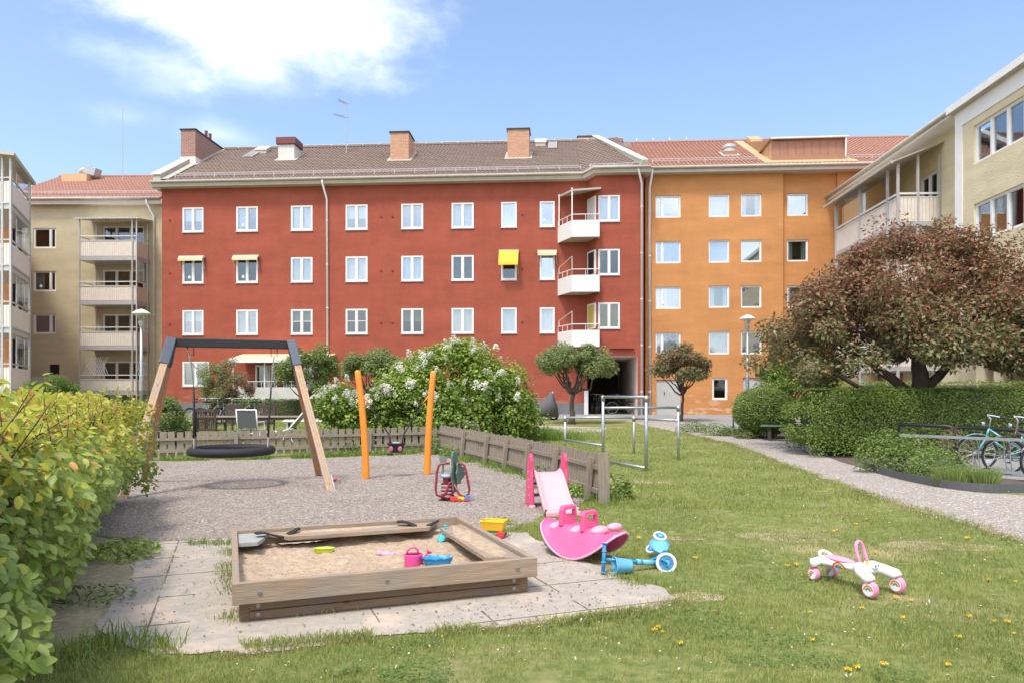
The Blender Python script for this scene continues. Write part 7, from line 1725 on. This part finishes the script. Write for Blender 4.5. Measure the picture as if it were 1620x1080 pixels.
t = picket('grey wooden picket fence running diagonally toward the pink slide', fr_, .66, .108, .08, 1, [.2, .36, .5, .64, .79, .96], (.16, .48), .08)
q = G(948, 797); MB().box(q.x - fr_[0].x - .015, q.x - fr_[0].x + .14, q.y - fr_[0].y - .02, q.y - fr_[0].y + .03, 0, .70).build('end_board', MATS['wood_grey'], t, bevel=.004)
# ---- street lamps
def lamp(label, px, ptop, Y):
    zt = CH + (HZ - ptop) / F * Y - gz(Y); t = T('street_lamp', label, 'street lamp', (X(px, Y), Y, gz(Y)), 0, 'lamp posts in the yard')
    MB().tube([(0, 0, -.1), (0, 0, zt - .55)], [.05, .042], 12).build('post', MATS['galvanised'], t, smooth=True)
    MB().lathe([(.055, 1.4), (.065, 1.45), (.065, 1.9), (.055, 1.95)], (0, 0, 0), 12).build('service_hatch', MATS['galvanised'], t)
    MB().lathe([(.04, zt - .6), (.06, zt - .55), (.09, zt - .42), (.10, zt - .40)], (0, 0, 0), 16).build('socket', MATS['aluminium'], t, smooth=True)
    MB().lathe([(.07, zt - .4), (.13, zt - .2), (.15, zt - .14)], (0, 0, 0), 20).build('glass_cone', MATS['glass_bright'], t, smooth=True)
    MB().lathe([(.28, zt - .16), (.27, zt - .13), (.18, zt - .07), (.08, zt - .02), (0, zt), ], (0, 0, 0), 24).build('shade', MATS['white_metal'], t, smooth=True, solid=.008)
    return t
lamp('grey lamp post with a white disc shade beside the olive balconies', 223.5, 489, 24); lamp('grey lamp post with a white disc shade in front of the orange house', 1182.5, 498, 26)
# ---- furniture behind the fence
def slat_chair(loc, rz, label):
    t = T('garden_chair', label, 'garden chair', loc, rz, 'dark slatted garden chairs')
    for x in (-.27, .27):
        MB().bar((x, .25, 0), (x, .25, .62), .045, .045).build('leg', MATS['teak_dark'], t); MB().bar((x, -.24, 0), (x, -.34, .98), .045, .045).build('leg', MATS['teak_dark'], t); MB().bar((x, -.28, .63), (x, .27, .63), .06, .03).build('armrest', MATS['teak_dark'], t)
    m = MB()
    for k in range(8): m.bar((-.25, -.2 + k * .06, .42), (.25, -.2 + k * .06, .42), .045, .02)
    m.build('seat', MATS['teak_dark'], t); m = MB(); m.bar((-.28, -.34, .97), (.28, -.34, .97), .04, .08); m.bar((-.26, -.265, .45), (.26, -.265, .45), .035, .06)
    for k in range(11): x = -.24 + k * .048; m.bar((x, -.262, .47), (x, -.335, .95), .028, .015, up=(0, 1, 0))
    m.build('backrest', MATS['teak_dark'], t); return t
Yc_ = 20.0
c0 = slat_chair((X(334, Yc_), Yc_, gz(Yc_)), R(-4), 'dark slatted garden chair at the left near side of the table')
dup(c0, (X(415, 22.8), 22.8, gz(22.8)), R(178), 'dark slatted garden chair behind the grey sling chair')
dup(c0, (X(362, 23.0), 23.0, gz(23)), R(170), 'dark slatted garden chair on the far side at the left of the table')
t = T('garden_table', 'long brown wooden garden table on the lawn behind the fence', 'garden table', (X(380, 21.5), 21.5, gz(21.5)), R(3)); tp2 = MB()
for k in range(9): tp2.box(-1.3, 1.75, -.45 + k * .1, -.355 + k * .1, .70, .73)
tp2.build('tabletop', MATS['wood_grey'], t); MB().box(-1.2, 1.65, -.40, .40, .63, .698).build('apron', MATS['teak_dark'], t)
for x in (-1.1, 1.5):
    for y in (-.36, .36): MB().box(x - .035, x + .035, y - .035, y + .035, 0, .63).build('leg', MATS['teak_dark'], t)
mat('sling_grey', (.10, .10, .105), .8)
Yc_ = 19.8; t = T('garden_chair', 'white framed garden chair with grey sling back turned to the fence', 'garden chair', (X(398, Yc_), Yc_, gz(Yc_)), R(-3))
for x in (-.27, .27): MB().tube([(x, .28, 0), (x, .22, .45), (x, -.25, .45), (x, -.36, 1.0)], .02, 8).build('side_frame', MATS['white_metal'], t, smooth=True); MB().tube([(x, -.05, .45), (x, -.33, 0)], .02, 8).build('leg', MATS['white_metal'], t); MB().tube([(x, -.30, .66), (x, .2, .66), (x, .22, .45)], .018, 8).build('armrest', MATS['white_metal'], t)
MB().add([(-.25, -.27, .5), (.25, -.27, .5), (.25, -.35, .95), (-.25, -.35, .95)], [(0, 1, 2, 3)]).build('back_sling', MATS['sling_grey'], t, solid=.012); MB().add([(-.25, -.24, .45), (.25, -.24, .45), (.25, .2, .45), (-.25, .2, .45)], [(0, 1, 2, 3)]).build('seat_sling', MATS['sling_grey'], t, solid=.012); MB().tube([(-.27, -.36, .99), (.27, -.36, .99)], .02, 8).build('top_rail', MATS['white_metal'], t)
Yc_ = 20.6; t = T('sun_lounger', 'white metal sun lounger with raised back beside the tables', 'sun lounger', (X(455, Yc_), Yc_, gz(Yc_)), R(4))
for y in (-.3, .3): MB().tube([(-1.05, y, .02), (-.35, y, .38), (.05, y, .42), (.55, y, .98)] if False else [(-.95, y, .30), (-.1, y, .36), (.1, y, .42), (.52, y, .92)], .022, 8).build('side_rail', MATS['white_metal'], t, smooth=True)
for x, x2 in ((-.8, -.7), (0.05, -.12), (.05, .25)):
    for y in (-.3, .3): MB().tube([(x, y, .36), (x2, y, 0)], .018, 6).build('leg', MATS['white_metal'], t)
MB().add([(-.95, -.28, .31), (-.95, .28, .31), (.08, .28, .4), (.08, -.28, .4)], [(0, 1, 2, 3)]).add([(.1, -.28, .43), (.1, .28, .43), (.52, .28, .92), (.52, -.28, .92)], [(0, 1, 2, 3)]).build('sling', MATS['pale_sheet'], t, solid=.01)
Yc_ = 21.5; t = T('garden_bench', 'low bench with pale slats and white metal frame left of the lilac', 'garden bench', (X(484, Yc_), Yc_, gz(Yc_)), R(0)); m = MB()
for k in range(7): m.box(-.52 + k * .15, -.39 + k * .15, -.35, .35, .62, .65)
m.build('slats', MATS['wood_pale'], t); MB().tube([(-.55, -.36, .59), (.75, -.36, .59), (.75, .36, .59), (-.55, .36, .59)], .03, 8, closed=True).build('frame', MATS['white_metal'], t)
for x in (-.45, .45):
    for y in (-.3, .3): MB().tube([(x, y, .6), (x, y, 0)], .025, 8).build('leg', MATS['white_metal'], t)
# green bench between the clipped shrubs
q = G(1246, 697); t = T('park_bench', 'green topped bench between the round shrub and the clipped hedge', 'bench', (q.x, q.y, q.z), R(-20)); m = MB()
for k in range(4): m.box(-.75, .75, -.22 + k * .11, -.12 + k * .11, .42, .46)
m.build('seat', MATS['bench_green'], t, bevel=.004)
for x in (-.5, .5): MB().box(x - .05, x + .05, -.15, .15, -.02, .418).build('leg', MATS['teak_dark'], t, bevel=.006)
# ---- bicycles
mat('spoke', (.45, .45, .46), .4, .6); mat('bike_black', (.03, .03, .032), .35, .1); mat('bike_brown', (.10, .06, .065), .3, .1); mat('bike_turq', (.16, .42, .46), .35, .1); mat('bike_white', (.62, .62, .64), .35); mat('reflector', (.55, .05, .03), .3); mat('saddle_black', (.02, .02, .022), .6)
def bicycle(label, loc, rz, frame_m, basket=False, roll=0, group=None, far=False, stepthru=True, rot=None):
    t = T('bicycle', label, 'bicycle', loc, rz, group, rot=(roll, 0, rz)); r = .335; ns = 14 if far else 24; qd = Matrix.Rotation(R(90), 4, 'X').to_quaternion()
    for x in (0, 1.06):
        ty = MB().tube([(x + r * math.cos(a), 0, r + r * math.sin(a)) for a in np.linspace(0, 2 * math.pi, ns * 2 + 1)[:-1]], .021, 6 if far else 10, closed=True).build('wheel', MATS['black_rubber'], t, smooth=True)
        ri = MB(); ri.tube([(x + (r - .03) * math.cos(a), 0, r + (r - .03) * math.sin(a)) for a in np.linspace(0, 2 * math.pi, ns * 2 + 1)[:-1]], .011, 5, closed=True)
        for k in range(ns): a = 2 * math.pi * k / ns; ri.tube([(x, .02 * (-1) ** k, r), (x + (r - .03) * math.cos(a + .2 * (-1) ** k), 0, r + (r - .03) * math.sin(a + .2 * (-1) ** k))], .0022 if not far else .004, 3)
        ri.tube([(x, -.04, r), (x, .04, r)], .025, 8); ri.build('rim', MATS['spoke'], ty)
        mg = MB(); a0, a1 = (-.1, 2.6) if x == 0 else (.55, 2.9); g_ = []
        for k in range(13): a = a0 + (a1 - a0) * k / 12; g_.append([(x + (r + .04) * math.cos(a), w, r + (r + .04) * math.sin(a) - abs(w) * .3) for w in (-.028, 0, .028)])
        mg.grid(g_); mg.build('mudguard', MATS[frame_m if not far else 'bike_black'], t, smooth=True, solid=.002)
    bb = Vector((.42, 0, .28)); st = Vector((.30, 0, .72)); hd = Vector((.86, 0, .80)); hl = Vector((.90, 0, .66)); f = MB()
    for a, b2, rr_ in ((bb, st, .016), (bb, hl, .019), (bb + (st - bb) * (.35 if stepthru else .93), hd, .018), (hd, hl, .02)): f.tube([a, b2], rr_, 8)
    f.build('frame', MATS[frame_m], t, smooth=True); f = MB()
    for y in (-.05, .05): f.tube([bb + Vector((0, y * .5, 0)), (0, y, r)], .010, 6); f.tube([st - Vector((0, -y * .3, .06)), (0, y, r)], .008, 6); f.tube([hl + Vector((0, y * .6, -.0)), (.99, y, r + .14), (1.06, y, r)], .012, 6)
    f.build('stays', MATS[frame_m], t, smooth=True)
    MB().tube([st, (.27, 0, .90)], .013, 8).build('seat_post', MATS['spoke'], t); m = MB(); m.ell((.24, 0, .93), .12, .085, .035, 14, 8); m.ell((.38, 0, .93), .08, .03, .025, 10, 6); m.build('saddle', MATS['saddle_black'], t, smooth=True)
    MB().tube([hd, (.83, 0, 1.0), (.86, 0, 1.03)], .014, 8).build('stem', MATS['spoke'], t, smooth=True); hbm = MB().tube([(.62, -.29, 1.02), (.74, -.27, 1.04), (.86, -.12, 1.07), (.87, 0, 1.04), (.86, .12, 1.07), (.74, .27, 1.04), (.62, .29, 1.02)], .012, 8).build('handlebar', MATS['bike_white' if not far else 'spoke'], t, smooth=True)
    for s in (-1, 1): MB().tube([(.60, s * .292, 1.018), (.73, s * .272, 1.038)], .018, 8).build('grip', MATS['saddle_black'], hbm, smooth=True)
    m = MB(); m.tube([(bb.x + .09 * math.cos(a), -.04, bb.z + .09 * math.sin(a)) for a in np.linspace(0, 6.28, 19)[:-1]], .008, 5, closed=True); m.tube([bb + Vector((0, -.06, 0)), bb + Vector((.1, -.07, -.13))], .009, 6); m.tube([bb + Vector((0, .06, 0)), bb + Vector((-.1, .07, .13))], .009, 6); m.bar(bb + Vector((.1, -.16, -.13)), bb + Vector((.1, -.06, -.13)), .08, .02); m.build('crank', MATS['dark_metal'], t)
    if not far:
        MB().bar((.05, -.05, .72), (.05, .05, .72), .34, .012).build('luggage_rack', MATS['dark_metal'], t); MB().bar((-.13, -.03, .70), (-.13, .03, .70), .015, .04).build('rear_reflector', MATS['reflector'], t)
        MB().lathe([(0, 0), (.035, .0), (.045, .05), (.0, .055)], (.93, 0, .90), 12, Matrix.Rotation(R(90), 4, 'Y').to_quaternion()).build('headlight', MATS['spoke'], t)
    if basket:
        m = MB(); z0, z1 = .86, 1.08
        for z in (z0, .93, 1.0, z1): m.tube([(.93, -.15, z), (1.2, -.17, z), (1.2, .17, z), (.93, .15, z)], .006, 4, closed=True)
        for k in range(8): y = -.16 + k * .045; m.tube([(1.2, y, z0), (1.2, y, z1)], .004, 3)
        for k in range(6): x = .93 + k * .054; m.tube([(x, -.16, z0), (x, -.16, z1)], .004, 3); m.tube([(x, .16, z0), (x, .16, z1)], .004, 3)
        m.box(.93, 1.2, -.15, .15, z0, z0 + .01); m.build('basket', MATS['dark_metal'], t)
    return t
gk = gz(14) + .014
bicycle('turquoise bicycle with silver handlebar farther back in the rack', (10.05, 13.9, gk), R(157), 'bike_turq', group='bicycles in the rack by the hedge')
bicycle('dark brown bicycle with silver handlebar in the middle of the rack', (10.05, 13.15, gk), R(160), 'bike_brown', group='bicycles in the rack by the hedge')
bicycle('bicycle cut by the right photo edge with its black front wheel foremost', (9.95, 12.05, gk), R(166), 'bike_white', group='bicycles in the rack by the hedge')
Yp = 39.6; gy = gz(Yp) + .004; ppx = RF.u(985) if False else 0
bicycle('dark bicycle with a basket parked in the passage against the pink wall', (X(1000, 39.3), 39.3, gy), R(178), 'bike_black', True, group='bicycles in the passage', far=True)
fb_ = bicycle('black bicycle standing end on in the dark of the passage', (X(938, 41), 41.0, gy), R(-84), 'bike_black', group='bicycles in the passage', far=True)
dup(fb_, (X(946, 41.4), 41.4, gy), R(-92), 'black bicycle leaning deeper in the dark passage')
Yb_ = 28.5; src = bicycle('grey bicycle at the left end of the row under the red wall', (X(300, Yb_), Yb_, gz(Yb_)), R(70), 'spoke', group='bicycles parked in a row under the red wall', far=True)
for k, px in enumerate((316, 331, 346, 362, 378, 394, 409)):
    dup(src, (X(px, Yb_ + .15 * (k % 3)), Yb_ + .15 * (k % 3), gz(Yb_)), R((62, 115, 75, 50, 120, 66, 98)[k]), 'grey bicycle crowded in the middle of the row under the red wall' if k < 6 else 'grey bicycle at the right end of the row under the red wall')
# ---- bike rack with grey bars, black rail, bed edging
q = Vector((X(1424, 14.6), 14.6, 0)); t = T('bicycle_rack', 'grey steel bicycle rack with looped wheel holders by the flower bed', 'bicycle rack', (q.x, q.y, gk))
ra_, rb2 = Vector((0, 0, .66)), Vector((3.05, -3.4, .66))
MB().bar(ra_, rb2, .06, .05).build('top_bar', MATS['galvanised'], t); MB().bar(ra_ + Vector((.1, 0, -.6)), rb2 + Vector((.1, 0, -.6)), .06, .05).build('ground_bar', MATS['galvanised'], t)
d = (rb2 - ra_) / 9
for k in range(9):
    p = ra_ + d * (k + .5)
    for s in (-1, 1): MB().tube([p + d * .07 * s, p + d * .09 * s + Vector((.12, .1, -.1)), p + d * .09 * s + Vector((.14, .12, -.35)), p + d * .07 * s + Vector((.1, 0, -.58))], .011, 6).build('wheel_holder', MATS['galvanised'], t, smooth=True)
t = T('railing', 'low black steel railing in front of the clipped hedge', 'railing', (X(1424, 15.8), 15.8, gz(15)))
def rr(px, py, Y): return P(px, py, Y) - Vector((X(1424, 15.8), 15.8, gz(15)))
for pts in ([rr(1423, 730, 15.8), rr(1423, 672, 15.8), rr(1424, 670, 15.78), rr(1500, 674, 15.1), rr(1508, 676, 15.05), rr(1511, 682, 15.05), rr(1511, 740, 15.05)], [rr(1513, 740, 14.9), rr(1513, 679, 14.9), rr(1516, 674.5, 14.9), rr(1620, 681, 14.0), rr(1700, 686, 13.4), rr(1702, 740, 13.4)]):
    MB().tube(pts, .038, 10).build('rail', MATS['black_paint'], t, smooth=True)
t = T('railing', 'small black hoop railing left of the rounded clipped shrub', 'railing', (X(1160, 27), 27, gz(27))); z_ = CH + (HZ - 651) / F * 27 - gz(27)
MB().tube([(0, 0, 0), (0, 0, z_), (1.4, .2, z_), (1.4, .2, 0)], .03, 8).build('rail', MATS['black_paint'], t)
MB().tube([(0.03, 0, z_ * .45), (1.37, .2, z_ * .45)], .02, 8).build('lower_rail', MATS['galvanised'], t)
ed = [G(1366, 741), G(1400, 752), G(1450, 764), G(1500, 773), G(1560, 779), G(1620, 779)]; ed.append(Vector((ed[-1].x + 1.2, ed[-1].y - .1, 0)))
m = MB(); 
def crom(p, k=5):
    out = []
    for i in range(len(p) - 1):
        a, b2, c, d2 = p[max(i - 1, 0)], p[i], p[i + 1], p[min(i + 2, len(p) - 1)]
        for j in range(k): u_ = j / k; out.append(.5 * ((2 * b2) + (c - a) * u_ + (2 * a - 5 * b2 + 4 * c - d2) * u_ * u_ + (3 * b2 - a - 3 * c + d2) * u_ ** 3))
    return out + [p[-1]]
cc = crom(ed)
for a, b2 in zip(cc, cc[1:]): m.bar(Vector((a.x - ed[0].x, a.y - ed[0].y, .06)), Vector((b2.x - ed[0].x, b2.y - ed[0].y, .06)), .02, .15)
t = T('bed_edging', 'curved dark grey metal edging round the rack flower bed', 'edging', (ed[0].x, ed[0].y, 0)); m.build('edge_strip', MATS['steel_blue'] if False else mat('edge_grey', (.11, .11, .115), .6, .3, var=.1), t)
# ---- things beside the tree near the passage
Y = 33; t = T('railing', 'galvanised metal gate rail beside the lilac bush near the red wall', 'railing', (X(848, Y), Y, gz(Y)))
MB().tube([(0, 0, 0), (0, 0, .95), (.55, 0, .95), (.55, 0, 0)], .025, 8).build('rail', MATS['galvanised'], t)
for k in range(3): MB().tube([(.14 + k * .13, 0, 0), (.14 + k * .13, 0, .95)], .014, 6).build('bar', MATS['galvanised'], t)
t = T('moped', 'grey covered scooter parked at the red wall behind the lilac', 'moped', (X(862, 32.5) - .2, 32.5, gz(32.5)), R(10))
m = MB(); rows = []
for x, w, h in ((-.75, .05, .45), (-.6, .2, .75), (-.2, .28, .85), (.1, .25, .8), (.35, .22, 1.1), (.5, .3, 1.25), (.62, .2, 1.05), (.8, .08, .5)): rows.append([(x, -w, .12), (x, -w * .9, h * .6), (x, -w * .3, h), (x, w * .3, h), (x, w * .9, h * .6), (x, w, .12)])
m.grid(rows); m.build('cover', MATS['sling_grey'], t, smooth=True, solid=.01)
for x in (-.55, .6): MB().tube([(x + .2 * math.cos(a), 0, .22 + .2 * math.sin(a)) for a in np.linspace(0, 6.28, 21)[:-1]], .045, 8, closed=True).build('wheel', MATS['black_rubber'], t, smooth=True)
MB().tube([(.5, -.3, 1.2), (.55, 0, 1.25), (.5, .3, 1.2)], .02, 8).build('handlebar', MATS['bike_white'], t)
# ---- dandelions
rg = np.random.default_rng(31); leafmat('dandelion', [(.80, .50, .02), (.85, .62, .04)], .2)
def dandelion(x, y, s, label='yellow dandelion flower open in the short grass'):
    t = T('dandelion', label, 'flower', (x, y, gz(y)), rg.uniform(0, 6), 'yellow dandelions scattered over the lawn'); MB().tube([(0, 0, 0), (.002, 0, .024)], .0018, 4).build('stalk', MATS['leaf_hedge'], t)
    n = 60; a = rg.uniform(0, 6.28, n); r = rg.random(n) ** .5 * .014; q = np.stack([np.cos(a) * r, np.sin(a) * r, .025 + 0 * a], 1); oo = np.stack([np.cos(a), np.sin(a), .6 + 0 * a], 1); leafobj('flower_head', rg, q, oo, .012, MATS['dandelion'], t, asp=.5); return t
spots = [(1035, 992), (1042, 988), (1048, 994), (1076, 1013), (1131, 961), (1282, 962), (1364, 957), (1416, 940), (1441, 944), (1428, 972), (1533, 970), (1574, 978), (1594, 979), (1604, 996), (1517, 1003), (1500, 1047), (1342, 1056), (1356, 1052), (1397, 1046), (1286, 1008), (1245, 890), (1259, 888), (1385, 868), (1330, 880), (1564, 912), (1606, 914), (1100, 878), (1370, 815), (1354, 823), (1318, 835), (1530, 846), (952, 962), (780, 835), (792, 834), (1010, 846)]
d0 = None
for i, (px, py) in enumerate(spots):
    g = G(px, py + 8)
    if d0 is None: d0 = dandelion(g.x, g.y, 1)
    else: dup(d0, (g.x, g.y, 0), rg.uniform(0, 6), scale=rg.uniform(.7, 1.1) * (1 if py > 900 else 1.3))
